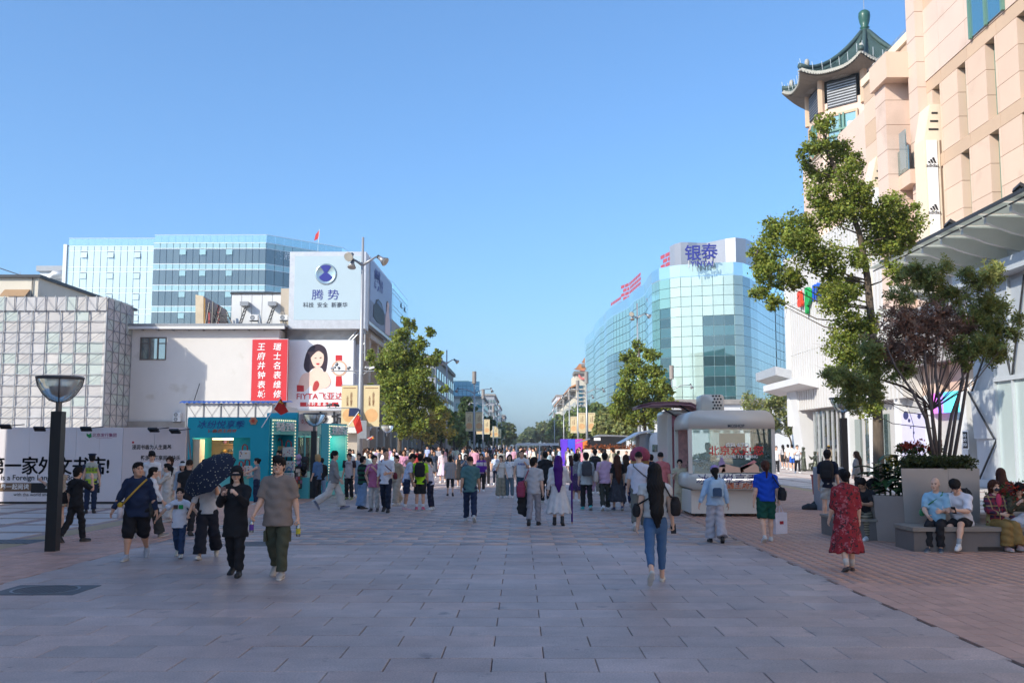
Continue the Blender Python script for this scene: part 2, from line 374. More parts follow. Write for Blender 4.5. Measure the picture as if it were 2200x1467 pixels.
def nets(D, lo, h):
 ins = D < 0; n = D.shape
 cnt = np.zeros(tuple(s - 1 for s in n), np.int8)
 for i, j, k in _CO: cnt += ins[i:n[0]-1+i, j:n[1]-1+j, k:n[2]-1+k]
 act = (cnt > 0) & (cnt < 8); idx = np.argwhere(act)
 if len(idx) == 0: return np.zeros((0, 3)), np.zeros((0, 4), int)
 vid = np.full(cnt.shape, -1, np.int32); vid[act] = np.arange(len(idx))
 cv = np.stack([D[idx[:, 0] + i, idx[:, 1] + j, idx[:, 2] + k] for i, j, k in _CO], 1)
 acc = np.zeros((len(idx), 3)); w = np.zeros(len(idx))
 for a, b in _ED:
  va, vb = cv[:, a], cv[:, b]; m = (va < 0) != (vb < 0); t = np.where(m, va / np.where(m, va - vb, 1), 0)
  pa = np.array(_CO[a]); pb = np.array(_CO[b]); q = pa + (pb - pa) * t[:, None]
  acc += q * m[:, None]; w += m
 v = lo + h * (idx + acc / w[:, None])
 fs = []
 for axn in range(3):
  o1, o2 = [(1, 2), (2, 0), (0, 1)][axn]
  sl = [slice(None)] * 3; sl2 = [slice(None)] * 3; sl[axn] = slice(0, -1); sl2[axn] = slice(1, None)
  A = ins[tuple(sl)]; B = ins[tuple(sl2)]
  for flip in (0, 1):
   e = np.argwhere(A & ~B if not flip else ~A & B)
   e = e[(e[:, o1] > 0) & (e[:, o2] > 0) & (e[:, o1] < cnt.shape[o1]) & (e[:, o2] < cnt.shape[o2])]
   if not len(e): continue
   c = []
   for d1, d2 in ((0, 0), (1, 0), (1, 1), (0, 1)):
    q = e.copy(); q[:, o1] -= 1 - d1; q[:, o2] -= 1 - d2; c.append(vid[q[:, 0], q[:, 1], q[:, 2]])
   q = np.stack(c, 1); fs.append(q if not flip else q[:, ::-1])
 return v, np.concatenate(fs)
def rotm(ax, a):
 c, s = math.cos(a), math.sin(a)
 return np.array({'x': [[1,0,0],[0,c,-s],[0,s,c]], 'y': [[c,0,s],[0,1,0],[-s,0,c]], 'z': [[c,-s,0],[s,c,0],[0,0,1]]}[ax])
# ---- shared heads, hands, hair, shoes (built once)
def build_head(fem=0, child=0, fat=0):
 j = .052 + .012 * fat - .006 * fem
 pr = [sd_ell((0, -.012, .028), (.076 + .006 * fat, .094, .095), .02), sd_cone((0, .012, .0), (0, .036, -.072), .068 + .008 * fat, j, .03),
   sd_ell((0, .066, -.088), (.026 + .01 * fat, .024, .02), .03), sd_cone((0, .085, .022), (0, .103, -.022), .008, .0145, .012), sd_ell((0, .098, -.026), (.019, .013, .010), .008),
   sd_ell((.03, .089, .014), (.019, .012, .011), .012, 1), sd_ell((-.03, .089, .014), (.019, .012, .011), .012, 1),
   sd_cone((-.045, .078, .034), (.045, .078, .034), .009, .009, .012), sd_ell((0, .086, -.054), (.024, .011, .010), .008),
   sd_ell((.078, -.008, -.004), (.011, .02, .032), .008), sd_ell((-.078, -.008, -.004), (.011, .02, .032), .008),
   sd_ell((.042, .06, -.03), (.026 + .01 * fat, .024, .03), .02), sd_ell((-.042, .06, -.03), (.026 + .01 * fat, .024, .03), .02),
   sd_cone((0, -.022, -.06), (0, -.04, -.23), .05 + .008 * fat - .007 * fem, .058 + .012 * fat - .008 * fem, .03)]
 v, f = sdf_mesh(pr, .0065)
 col = np.ones((len(v), 3)); x, y, z = v.T
 front = y > .05
 for s in (-1, 1):
  e = front & (((x - s * .031) / .014) ** 2 + ((z - .012) / .0062) ** 2 < 1); col[e] = (.16, .12, .11)
  bw = front & (np.abs(x - s * .033) < .021) & (np.abs(z - (.036 - .15 * np.abs(x - s * .03))) < .0045); col[bw] = (.3, .24, .2)
 lp = front & ((x / .023) ** 2 + ((z + .055) / .0085) ** 2 < 1); col[lp] = (.78, .42, .40) if fem else (.8, .52, .48)
 ck = front & (((np.abs(x) - .045) / .02) ** 2 + ((z + .03) / .02) ** 2 < 1); col[ck] *= (1.0, .93, .91)
 return v, f, col
def build_hand(curl):
 """left hand hanging down: fingers to -z, palm faces -x... thumb to +y"""
 pr = [sd_cone((0, 0, .02), (0, .0, -.02), .026, .03, .02, 1.0), sd_cone((0, -.018, -.025), (0, -.022, -.085), .015, .015, .012), sd_cone((0, .018, -.025), (0, .024, -.085), .016, .014, .012), sd_cone((0, 0, -.02), (0, 0, -.085), .017, .016, .012)]
 for i, (y, L) in enumerate(((.030, .066), (.0105, .075), (-.0095, .07), (-.0285, .055))):
  a = np.array((0, y, -.088)); th = curl * (.75 + .12 * i)
  for s in range(3):
   l = L * (.45, .31, .24)[s]; d = np.array((-math.sin(th), y * .6 * (s == 0), -math.cos(th))); b = a + d * l
   pr.append(sd_cone(a, b, .0088 - .0008 * s, .0082 - .0009 * s, .004)); a = b; th += curl * (1.1, .9, .7)[s]
 a = np.array((-.006, .026, -.03)); d1 = np.array((-.35, .62, -.7)); b = a + d1 * .045; c = b + np.array((-.45 - .4 * curl, .25 - .4 * curl, -.8)) * .034
 pr += [sd_cone(a, b, .0125, .0105, .012), sd_cone(b, c, .0105, .0085, .004)]
 return sdf_mesh(pr, .0055)
HEADS = {k: build_head(*a) for k, a in dict(m=(0, 0, 0), f=(1, 0, 0), fat=(0, 0, 1)).items()}
HANDS = {k: build_hand(c) for k, c in dict(relax=.32, grip=.95, point=.55).items()}
def strands(amp, fr=34):
 def post(X, Y, Z, D):
  a = np.arctan2(X, Y + .02)
  return D + amp * np.sin(fr * a + 6 * np.sin(Z * 14) + X * 40) + amp * .6 * np.sin(17 * a + Z * 30)
 return post
def hair_mesh(kind):
 cap = [sd_ell((0, -.014, .036), (.0905, .106, .100), .02), sd_ell((0, .105, -.035), (.07, .06, .095), .016, 1), sd_ell((0, .11, .02), (.062, .05, .055), .012, 1)]
 neck = [sd_ell((0, .02, -.13), (.12, .12, .10), .015, 1)]
 earcut = [sd_ell((.09, .01, -.022), (.03, .032, .04), .01, 1), sd_ell((-.09, .01, -.022), (.03, .032, .04), .01, 1)]
 back = sd_cone((0, -.04, .02), (0, -.06, -.05), .078, .06, .03)
 if kind == 'short': pr = [cap[0], back, sd_ell((0, .045, .104), (.066, .045, .034), .02)] + [sd_ell((0, .105, -.04), (.066, .06, .105), .012, 1), sd_ell((0, .115, .03), (.056, .05, .058), .01, 1)] + earcut + [sd_ell((0, -.02, -.15), (.12, .12, .075), .012, 1)]
 elif kind == 'fringe': pr = [cap[0], back, sd_ell((0, .06, .078), (.074, .042, .045), .02), sd_ell((.02, .0, .115), (.07, .08, .04), .03), sd_ell((0, .115, -.05), (.07, .06, .085), .016, 1), sd_ell((0, -.02, -.155), (.12, .12, .075), .012, 1)]
 elif kind == 'buzz': pr = [sd_ell((0, -.014, .036), (.079, .098, .092), .01), sd_ell((0, .105, -.02), (.075, .065, .10), .01, 1), sd_ell((0, -.02, -.13), (.12, .12, .10), .012, 1)]
 elif kind == 'bob': pr = [cap[0], sd_cone((0, -.035, .0), (0, -.045, -.10), .092, .08, .03), sd_cone((.07, .015, .02), (.072, .01, -.12), .03, .022, .02), sd_cone((-.07, .015, .02), (-.072, .01, -.12), .03, .022, .02), sd_ell((0, .05, .088), (.068, .045, .04), .02)] + cap[1:]
 elif kind == 'long': pr = [cap[0], sd_cone((0, -.04, .0), (0, -.10, -.18), .088, .095, .03, .8), sd_cone((0, -.10, -.18), (0, -.16, -.42), .095, .06, .03, .6), sd_cone((.072, .01, .02), (.085, -.0, -.22), .028, .022, .02), sd_cone((-.072, .01, .02), (-.085, -.0, -.22), .028, .022, .02)] + cap[1:]
 elif kind == 'verylong': pr = [cap[0], sd_cone((0, -.04, .0), (0, -.115, -.2), .095, .115, .03, .8), sd_cone((0, -.115, -.2), (.01, -.185, -.56), .115, .09, .03, .6), sd_cone((.01, -.185, -.56), (.015, -.18, -.74), .09, .04, .03, .6), sd_cone((.072, .01, .02), (.09, -.02, -.25), .028, .024, .02), sd_cone((-.072, .01, .02), (-.09, -.02, -.25), .028, .024, .02)] + cap[1:]
 elif kind == 'pony': pr = [cap[0], back, sd_ell((0, .05, .09), (.066, .045, .04), .02), sd_cone((0, -.11, .04), (0, -.155, -.02), .032, .036, .02), sd_cone((0, -.155, -.02), (0, -.13, -.24), .036, .014, .02)] + cap[1:] + earcut + [sd_ell((0, -.02, -.15), (.12, .10, .08), .012, 1)]
 elif kind == 'lowpony': pr = [cap[0], back, sd_ell((0, .05, .09), (.066, .045, .04), .02), sd_cone((0, -.09, -.04), (.01, -.115, -.10), .034, .038, .02), sd_cone((.01, -.115, -.10), (.02, -.12, -.36), .038, .014, .02)] + cap[1:] + earcut
 elif kind == 'bun': pr = [cap[0], back, sd_ell((0, .05, .09), (.066, .045, .04), .02), sd_ell((0, -.115, .045), (.055, .05, .052), .015)] + cap[1:] + earcut + [sd_ell((0, -.02, -.15), (.12, .10, .08), .012, 1)]
 elif kind == 'curly': pr = [sd_ell((0, -.02, .04), (.10, .115, .105), .02), sd_cone((0, -.04, .0), (0, -.05, -.08), .095, .08, .03)] + cap[1:]
 amp = .0095 if kind == 'curly' else .005
 v, f = sdf_mesh(pr, .010 if kind in ('verylong', 'long') else .0085, strands(amp, 24 if kind == 'curly' else 34)); return v, f
HAIR_G = {k: hair_mesh(k) for k in ('short', 'fringe', 'buzz', 'bob', 'long', 'verylong', 'pony', 'lowpony', 'bun', 'curly')}
def hat_geo(kind):
 mb = MB()
 if kind == 'cap':
  mb.lathe([(.094, .012), (.095, .05), (.085, .095), (.06, .128), (.02, .142), (.001, .144)], (0, -.012, .01), 18)
  pts = [(.085 * math.sin(a), .075 * math.cos(a) + .02, .03) for a in np.linspace(-1.3, 1.3, 9)]; out = [(.088 * math.sin(a), .155 * math.cos(a) + .04, .012 - .012 * math.sin(a) ** 2) for a in np.linspace(1.3, -1.3, 9)]
  mb.prism(pts + out, (0, 0, .006))
 elif kind == 'bucket': mb.lathe([(.145, -.005), (.105, .045), (.092, .11), (.07, .13), (.001, .135)], (0, -.01, .0), 20); mb.lathe([(.001, .128), (.088, .105), (.101, .042), (.142, -.008)], (0, -.01, .0), 20)
 elif kind == 'helmet': mb.lathe([(.115, .02), (.112, .07), (.095, .12), (.05, .155), (.001, .162)], (0, -.01, 0), 18); mb.prism([(-.09, .07, .03), (.09, .07, .03), (.06, .14, .02), (-.06, .14, .02)], (0, 0, .01))
 elif kind == 'officer': mb.lathe([(.092, .045), (.094, .085), (.122, .115), (.12, .128), (.06, .14), (.001, .142)], (0, -.01, 0), 18); mb.prism([(-.07, .065, .05), (.07, .065, .05), (.05, .135, .03), (-.05, .135, .03)], (0, 0, .006))
 return mb
def shoe_geo(kind):
 if kind == 'sneaker': pr = [sd_cone((0, -.075, .04), (0, .01, .042), .042, .044, .03), sd_cone((0, .01, .04), (0, .135, .03), .046, .04, .03), sd_cone((0, -.055, .05), (0, -.045, .11), .04, .042, .02, flat=1)]; t = .0
 elif kind == 'flat': pr = [sd_cone((0, -.08, .03), (0, .03, .03), .037, .042, .03), sd_cone((0, .03, .03), (0, .13, .022), .042, .034, .03), sd_ell((0, -.045, .085), (.033, .05, .05), .01, 1)]; t = 0
 elif kind == 'boot': pr = [sd_cone((0, -.07, .045), (0, .12, .04), .046, .046, .03), sd_cone((0, -.05, .05), (0, -.045, .22), .046, .05, .02, flat=1)]
 def post(X, Y, Z, D):
  w = np.where(Z < .026, .004, 0); return np.maximum(D - w, -Z)
 return sdf_mesh(pr, .0085, post)
SHOES = {k: shoe_geo(k) for k in ('sneaker', 'flat', 'boot')}
# ---- materials for people
def skin(t): return mat('skin_%d' % t, [(.74, .46, .33), (.64, .37, .25), (.52, .29, .185), (.80, .55, .43), (.33, .17, .105)][t], rough=.5, var=.05, scale=20, vcol=True, spec=.35)
def hairm(k): return mat('hair_' + k, dict(black=(.012, .010, .010), brown=(.05, .026, .016), dark=(.022, .016, .013), grey=(.28, .27, .26), blond=(.45, .30, .14), purple=(.065, .012, .16), auburn=(.07, .025, .015))[k], rough=.6, var=.25, scale=60, spec=.18)
def shoe_mat(c, sole):
 nm = 'shoe_%02x%02x%02x_%d' % tuple([int(x * 255) for x in c] + [int(sole * 100)])
 if nm in MATS: return MATS[nm]
 m = mat(nm, c, rough=.55, var=.12, scale=50); nt = m.node_tree; n = nt.nodes; l = nt.links; b = n['Principled BSDF']
 src = b.inputs['Base Color'].links[0].from_socket
 tc = n.new('ShaderNodeTexCoord'); sp = n.new('ShaderNodeSeparateXYZ'); l.new(tc.outputs['Object'], sp.inputs[0])
 lt = n.new('ShaderNodeMath'); lt.operation = 'LESS_THAN'; lt.inputs[1].default_value = .026; l.new(sp.outputs['Z'], lt.inputs[0])
 mx = n.new('ShaderNodeMix'); mx.data_type = 'RGBA'; l.new(lt.outputs[0], mx.inputs['Factor']); l.new(src, mx.inputs['A']); mx.inputs['B'].default_value = (sole, sole, sole * .96, 1)
 l.new(mx.outputs['Result'], b.inputs['Base Color']); return m
def cloth(c, pat=None, rough=.85):
 """c a colour; pat None, ('stripe', colour2, period), ('plaid', colour2, period), ('floral', colour2, colour3, scale), ('dots', colour2, scale)"""
 nm = 'cloth_%s_%s' % ('_'.join('%03d' % int(x * 999) for x in c), '' if not pat else '_'.join(str(x) for x in pat))
 nm = nm[:60]
 if nm in MATS: return MATS[nm]
 m = mat(nm, c, rough=rough, var=.10, scale=9, bump=.15, bscale=120, spec=.2)
 if pat:
  nt = m.node_tree; n = nt.nodes; l = nt.links; b = n['Principled BSDF']; src = b.inputs['Base Color'].links[0].from_socket
  tc = n.new('ShaderNodeTexCoord'); pos = tc.outputs['Object']
  sp = n.new('ShaderNodeSeparateXYZ'); l.new(pos, sp.inputs[0])
  def mixin(src, fac, colr, op=None):
   mx = n.new('ShaderNodeMix'); mx.data_type = 'RGBA'; l.new(fac, mx.inputs['Factor']); l.new(src, mx.inputs['A']); mx.inputs['B'].default_value = (*colr, 1); return mx.outputs['Result']
  def wave(sock, per, duty):
   a = n.new('ShaderNodeMath'); a.operation = 'MULTIPLY'; a.inputs[1].default_value = 1 / per; l.new(sock, a.inputs[0])
   f = n.new('ShaderNodeMath'); f.operation = 'FRACT'; l.new(a.outputs[0], f.inputs[0])
   g = n.new('ShaderNodeMath'); g.operation = 'LESS_THAN'; g.inputs[1].default_value = duty; l.new(f.outputs[0], g.inputs[0]); return g.outputs[0]
  if pat[0] == 'stripe': src = mixin(src, wave(sp.outputs['Z'], pat[2], .5), pat[1])
  elif pat[0] == 'plaid':
   h = n.new('ShaderNodeMath'); h.operation = 'MULTIPLY'; h.inputs[1].default_value = .55; l.new(wave(sp.outputs['Z'], pat[2], .4), h.inputs[0]); src = mixin(src, h.outputs[0], pat[1])
   h = n.new('ShaderNodeMath'); h.operation = 'MULTIPLY'; h.inputs[1].default_value = .55; l.new(wave(sp.outputs['X'], pat[2], .4), h.inputs[0]); src = mixin(src, h.outputs[0], pat[1])
   if len(pat) > 3: src = mixin(src, wave(sp.outputs['Z'], pat[2] * 2, .12), pat[3]); src = mixin(src, wave(sp.outputs['X'], pat[2] * 2, .12), pat[3])
  elif pat[0] == 'floral':
   for i, cc in enumerate(pat[1:-1]):
    v = n.new('ShaderNodeTexVoronoi'); v.inputs['Scale'].default_value = pat[-1] * (1 + .4 * i); v.inputs['Randomness'].default_value = 1
    mp = n.new('ShaderNodeMapping'); mp.inputs['Location'].default_value = (i * 1.7, i, i * .6); l.new(pos, mp.inputs['Vector'])
    nz = n.new('ShaderNodeTexNoise'); nz.inputs['Scale'].default_value = pat[-1] * 2.5; l.new(mp.outputs[0], nz.inputs['Vector'])
    av = n.new('ShaderNodeMix'); av.data_type = 'RGBA'; av.blend_type = 'LINEAR_LIGHT'; av.inputs['Factor'].default_value = .12; l.new(mp.outputs[0], av.inputs['A']); l.new(nz.outputs['Color'], av.inputs['B'])
    l.new(av.outputs['Result'], v.inputs['Vector'])
    g = n.new('ShaderNodeMath'); g.operation = 'LESS_THAN'; g.inputs[1].default_value = .34; l.new(v.outputs['Distance'], g.inputs[0]); src = mixin(src, g.outputs[0], cc)
  elif pat[0] == 'dots':
   v = n.new('ShaderNodeTexVoronoi'); v.inputs['Scale'].default_value = pat[2]; v.inputs['Randomness'].default_value = .6; l.new(pos, v.inputs['Vector'])
   g = n.new('ShaderNodeMath'); g.operation = 'LESS_THAN'; g.inputs[1].default_value = .2; l.new(v.outputs['Distance'], g.inputs[0]); src = mixin(src, g.outputs[0], pat[1])
  l.new(src, b.inputs['Base Color'])
 return m
def folds(amp, seed, zc=None):
 """cloth creases: slanting soft waves, stronger near the joints"""
 q = random.Random(seed); p1, p2, p3 = [q.uniform(0, 6.3) for _ in range(3)]; s1 = q.uniform(-1, 1)
 def post(X, Y, Z, D):
  w = np.sin(Z * 46 + X * 22 * s1 + 2.2 * np.sin(X * 13 + p1) + p2) * np.sin(Y * 19 + X * 11 + p3) + .6 * np.sin(Z * 27 - X * 31 + p1 + 1.5 * np.sin(Z * 9))
  return D + amp * w
 return post
WHITE = (.78, .78, .79)
def limb(a, d, L): return a + np.array(d) * L
def person(px, py, top_px=None, face=180, label='', name='person', h=None, w=1.0, belly=0.0, fem=0, walk=0.0, legs=None, arms=None, lean=0.0, head=(0, 0), skin_t=0, hair='short', hairc='black', hat=None,
   top=(WHITE, None), sleeve=.62, hem=.80, loose=.0, bot=((.03, .03, .04), None), botk='trousers', cut=None, shoes=((.7, .7, .7), 'sneaker', .8), seat=None, group='pedestrians on the shopping street', loc=None, vox=None, hands=('relax', 'relax'), armpit=0, face_kind=None, collar=None, dressflare=.2, sock=None):
 g = Vector(loc) if loc is not None else G(px, py)
 if h is None: h = min(1.95, max(.9, HC * (1 - (top_px - HOR) / (py - HOR))))
 s = h / 1.72; wd = w; dist = g.y
 if vox is None: vox = .013 if dist < 21 else (.016 if dist < 34 else .022)
 fine = dist < 36
 T = rotm('x', -R(lean)); hipz = .90
 if legs is None: legs = (27 * walk, 8 + 26 * max(-walk, 0) * 1.2, -27 * walk, 8 + 26 * max(walk, 0) * 1.2)
 if arms is None: arms = ((-22 * walk, 7, 18, 0), (22 * walk, 7, 18, 0))
 up = lambda p: np.array((0, 0, hipz)) + T @ (np.array(p, float) - np.array((0, 0, hipz)))
 hw = .085 * (1 + .5 * (wd - 1)); J = {}
 for i, sd in ((0, -1), (1, 1)):
  hp, kn = R(legs[2 * i]), R(legs[2 * i + 1]); H = np.array((sd * hw, 0, hipz - .02))
  sp = legs[4 + i] if len(legs) > 4 else 1.5
  du = np.array((sd * math.sin(R(sp)), math.sin(hp), -math.cos(hp))); du /= np.linalg.norm(du)
  dl = np.array((sd * math.sin(R(sp)) * .5, math.sin(hp - kn), -math.cos(hp - kn))); dl /= np.linalg.norm(dl)
  K = H + du * .41; A = K + dl * .40; J['leg', i] = (H, K, A, hp - kn, sd)
  S = up((sd * (.172 + .05 * (wd - 1)), -.005, 1.362)); a = arms[i]; p, ab, e, inn = [R(x) for x in a[:4]]
  d1 = np.array((sd * math.sin(ab), math.sin(p) * math.cos(ab), -math.cos(p) * math.cos(ab)))
  d2 = np.array((sd * math.sin(ab) * math.cos(e), math.sin(p + e), -math.cos(p + e))); d2 /= np.linalg.norm(d2)
  d2 = rotm('z', sd * inn) @ d2
  E_ = S + d1 * .275; W_ = E_ + d2 * .235; J['arm', i] = (S, E_, W_, d1, d2, sd)
 low = min(J['leg', i][2][2] - .075 + (-.03 if abs(J['leg', i][3]) > .5 else 0) for i in (0, 1))
 dz = -low if seat is None else seat / s - hipz + .10
 off = np.array((0, 0, dz))
 root = thing(name, label, 'person', g, R(face), group)
 tm = cloth(*top) if isinstance(top, tuple) else top; bm = cloth(*bot) if isinstance(bot, tuple) else bot
 sk = skin(skin_t); B = []; wz = (wd - 1)
 cover = .86; lcov = 1.0 if botk in ('shorts', 'skirt', 'dress') else (.80 if botk in ('slim', 'leggings') else .92)
 B += [sd_cone(up((0, 0, .95)), up((0, 0, 1.14)), .13 * wd, .112 * wd, .05, .66), sd_cone(up((0, 0, 1.14)), up((0, -.005, 1.30)), .115 * wd, .135 * wd, .05, .62),
   sd_cone(up((-.12, -.01, 1.375)), up((.12, -.01, 1.375)), .052, .052, .05), sd_cone(up((0, -.012, 1.37)), up((0, -.008, 1.47)), .06, .05, .04)]
 for i in (0, 1):
  H, K, A, an, sd = J['leg', i]; lg = 1 + .55 * wz
  B += [sd_cone(H, K, .078 * cover * lg, .052 * lg * lcov, .03), sd_cone(K, K + (A - K) * .35, .050 * lg * lcov, .053 * lg * lcov, .03), sd_cone(K + (A - K) * .35, A, .052 * lg * lcov, .034, .03)]
  S, E_, W_, d1, d2, sd = J['arm', i]; ag = 1 + .45 * wz
  B += [sd_cone(S, E_, .050 * ag * (.9 if sleeve > .3 else 1), .039 * ag, .025), sd_cone(E_, E_ + (W_ - E_) * .3, .039 * ag, .040 * ag, .02), sd_cone(E_ + (W_ - E_) * .3, W_, .040 * ag, .026, .02)]
  if not fine: B.append(sd_cone(W_, W_ + d2 * .13, .03, .028, .02, .7))
 v, f = sdf_mesh(B, vox * 1.05); vs = [v]; fs = [f]; cs = [np.ones((len(v), 3))]; nv = len(v)
 def app(v2, f2, c2=None):
  nonlocal nv
  vs.append(v2); fs.append(f2 + nv); cs.append(np.ones((len(v2), 3)) if c2 is None else c2); nv += len(v2)
 hk = face_kind or ('f' if fem else ('fat' if wd > 1.18 else 'm'))
 hv, hf, hc_ = HEADS[hk]; hs = 1.0 if h > 1.4 else 1.0 + .45 * (1.4 - h)
 HR = T @ rotm('z', R(head[0])) @ rotm('x', R(head[1])); HP = up((0, .012, 1.595))
 if hs > 1: HP = up((0, .012, 1.595 + .02))
 app((hv * hs) @ HR.T + HP, hf, hc_)
 if fine:
  for i in (0, 1):
   S, E_, W_, d1, d2, sd = J['arm', i]; gv, gf = HANDS[hands[i]]; gv = gv.copy(); gf2 = gf
   gv = gv * np.array((1.0, 1, 1)) * (1.0 if not fem else .92)
   if sd < 0: gv[:, 0] *= -1; gf2 = gf[:, ::-1]
   z = -d2; x = np.array((1.0, 0, 0)); x = x - z * x.dot(z)
   if np.linalg.norm(x) < .2: x = np.array((0, 0, 1.0)) - z * z[2]
   x /= np.linalg.norm(x); y = np.cross(z, x); M = np.stack([x, y, z], 1)
   app(gv @ M.T + W_ + d2 * .008, gf2)
 v = (np.concatenate(vs) + off) * s
 obj('body', np_mesh('body', v, np.concatenate(fs), [sk], smooth=True, col=np.concatenate(cs)), root)
 HPo = (HP + off) * s; HM = Matrix([list(map(float, r)) for r in HR]).to_euler()
 if hair and hair in HAIR_G:
  key = 'hairmesh_%s_%s' % (hair, hairc)
  if key not in bpy.data.meshes:
   a, b = HAIR_G[hair]; np_mesh(key, a, b, [hairm(hairc)], smooth=True)
  o = obj('hair', bpy.data.meshes[key], root, HPo, HM); o.scale = (s * hs,) * 3
 if hat:
  key = 'hat_%s_%s' % (hat[0], '_'.join('%d' % int(x * 99) for x in hat[1]))
  if key not in bpy.data.meshes: hat_geo(hat[0]).mesh(key, [cloth(hat[1])], True)
  o = obj('hat', bpy.data.meshes[key], root, HPo, HM); o.scale = (s * hs,) * 3
 am = .0068 if fine else .004; sd_ = random.randint(0, 9999)
 def put(nm, prims, m, post):
  v, f = sdf_mesh(prims, vox, post)
  if len(v): obj(nm, np_mesh(nm, (v + off) * s, f, [m], smooth=True), root)
 isdress = botk == 'dress'
 if botk in ('trousers', 'shorts', 'wide', 'slim', 'leggings'):
  wr = dict(trousers=(.098, .076, .072), shorts=(.105, .098, .098), wide=(.105, .105, .125), slim=(.088, .064, .05), leggings=(.084, .062, .05))[botk]
  cu = cut if cut is not None else dict(shorts=.92, leggings=1.35).get(botk, 1.93); lg = 1 + .6 * wz
  pr = [sd_cone(up((0, 0, .87)), up((0, 0, 1.03)), .148 * wd, .132 * wd, .04, .70, flat=1), sd_ell((0, -.035, .89), (.13 * wd, .085, .09), .05)]
  for i in (0, 1):
   H, K, A, an, sd = J['leg', i]; e1 = min(cu, 1); Kc = H + (K - H) * e1
   pr.append(sd_cone(H, Kc, wr[0] * lg, (wr[0] + (wr[1] - wr[0]) * e1) * lg, .025, 1, flat=cu < 1))
   if cu > 1:
    Ac = K + (A - K) * (cu - 1); pr.append(sd_cone(K, Ac, wr[1] * lg, wr[2] * (1 + .3 * wz), .025, 1, flat=1))
  put('shorts' if botk == 'shorts' else ('leggings' if botk == 'leggings' else 'trousers'), pr, bm, folds(am * (.5 if botk in ('slim', 'leggings') else 1.15), sd_))
 elif botk in ('skirt', 'dress'):
  zh = cut if cut is not None else .40
  fx = .5 * (J['leg', 0][1][1] + J['leg', 1][1][1]) * .5
  pr = [sd_cone(up((0, 0, 1.06)), (0, 0, .90), .128 * wd, .165 * wd, .04, .74), sd_cone((0, 0, .92), (0, fx * .6, zh), .168 * wd, .168 * wd + dressflare * (.92 - zh), .05, .80, flat=1)]
  ph = random.uniform(0, 6)
  def sk_post(X, Y, Z, D):
   a = np.arctan2(X, Y); return D + .018 * np.clip((1.0 - Z) / .7, 0, 1) * np.sin(9 * a + ph + 2 * Z) + am * .6 * np.sin(Z * 30 + X * 18)
  put('skirt', pr, bm, sk_post)
 lo_ = loose; hz = hem
 pr = [sd_cone(up((0, 0, hz)), up((0, 0, 1.12)), (.172 + lo_) * wd, (.148 + lo_ * .8) * wd, .04, .80, flat0=1), sd_cone(up((0, -.004, 1.10)), up((0, -.006, 1.31)), (.142 + lo_ * .8) * wd, (.162 + lo_ * .3) * (1 + .8 * wz), .05, .68),
   sd_cone(up((-.12 - .03 * wz, -.01, 1.36)), up((.12 + .03 * wz, -.01, 1.36)), .066, .066, .05), sd_cone(up((-.10, -.015, 1.385)), up((0, -.018, 1.425)), .05, .056, .04), sd_cone(up((.10, -.015, 1.385)), up((0, -.018, 1.425)), .05, .056, .04)]
 if belly: pr.append(sd_ell(up((0, .05, 1.06)), (.16 * wd, .10 + .10 * belly, .17), .06))
 if fem: pr += [sd_ell(up((.065, .085, 1.245)), (.058, .05, .058), .04), sd_ell(up((-.065, .085, 1.245)), (.058, .05, .058), .04)]
 if sleeve > 0:
  for i in (0, 1):
   S, E_, W_, d1, d2, sd = J['arm', i]; e1 = min(sleeve, 1); ag = 1 + .45 * wz; lr = lo_ * .35 + (.012 if sleeve < 1 else 0)
   pr.append(sd_cone(S, S + (E_ - S) * e1, (.058 + lr) * ag, (.054 + lr) * ag, .035, 1, flat=sleeve <= 1))
   if sleeve > 1: pr.append(sd_cone(E_, E_ + (W_ - E_) * (sleeve - 1), (.050 + lr) * ag, (.040 + lr * .6) * ag, .02, 1, flat=1))
 cr = .068 if collar is None else collar
 pr.append(sd_ell(up((0, .03, 1.475)), (cr, cr, .062), .012, 1))
 fo = folds(am, sd_ + 5)
 put('dress_top' if isdress else 'shirt', pr, tm, fo)
 sc_, sk_, so_ = shoes; key = 'shoe_%s_%s_%d' % (sk_, '_'.join('%d' % int(x * 255) for x in sc_), int(so_ * 99))
 if key not in bpy.data.meshes:
  a, b = SHOES[sk_]; np_mesh(key, a, b, [shoe_mat(sc_, so_)], smooth=True)
 for i in (0, 1):
  H, K, A, an, sd = J['leg', i]
  pit = an if seat is None else (0 if abs(an) < 1 else an)
  pit = pit if abs(pit) > .12 else 0
  M = np.array(rotm('x', pit)) @ rotm('z', -sd * .12); loc_ = (A + off - M @ np.array((0, -.045, .078))) * s
  o = obj('shoe', bpy.data.meshes[key], root, loc_, Matrix([list(map(float, r)) for r in M]).to_euler()); o.scale = (s * (.95 if fem else 1.04),) * 3
  if sock: MB().tube([(A + off + (K - A) * .02) * s, (A + off + (K - A) * .3) * s], [.043 * s, .05 * s], 10).build('sock', cloth(sock), root, True)
 RZ = rotm('z', R(face)); gw = np.array(g)
 root_w = lambda p: Vector(RZ @ ((np.array(p) + off) * s) + gw)
 return dict(root=root, W=lambda p: root_w(up(p)), hand=[root_w(J['arm', i][2] + J['arm', i][4] * .09) for i in (0, 1)], wrist=[root_w(J['arm', i][2]) for i in (0, 1)], sh=[root_w(J['arm', i][0]) for i in (0, 1)], dirs=RZ, s=s, face=R(face), head=root_w(HP), wd=wd, HM=HR)

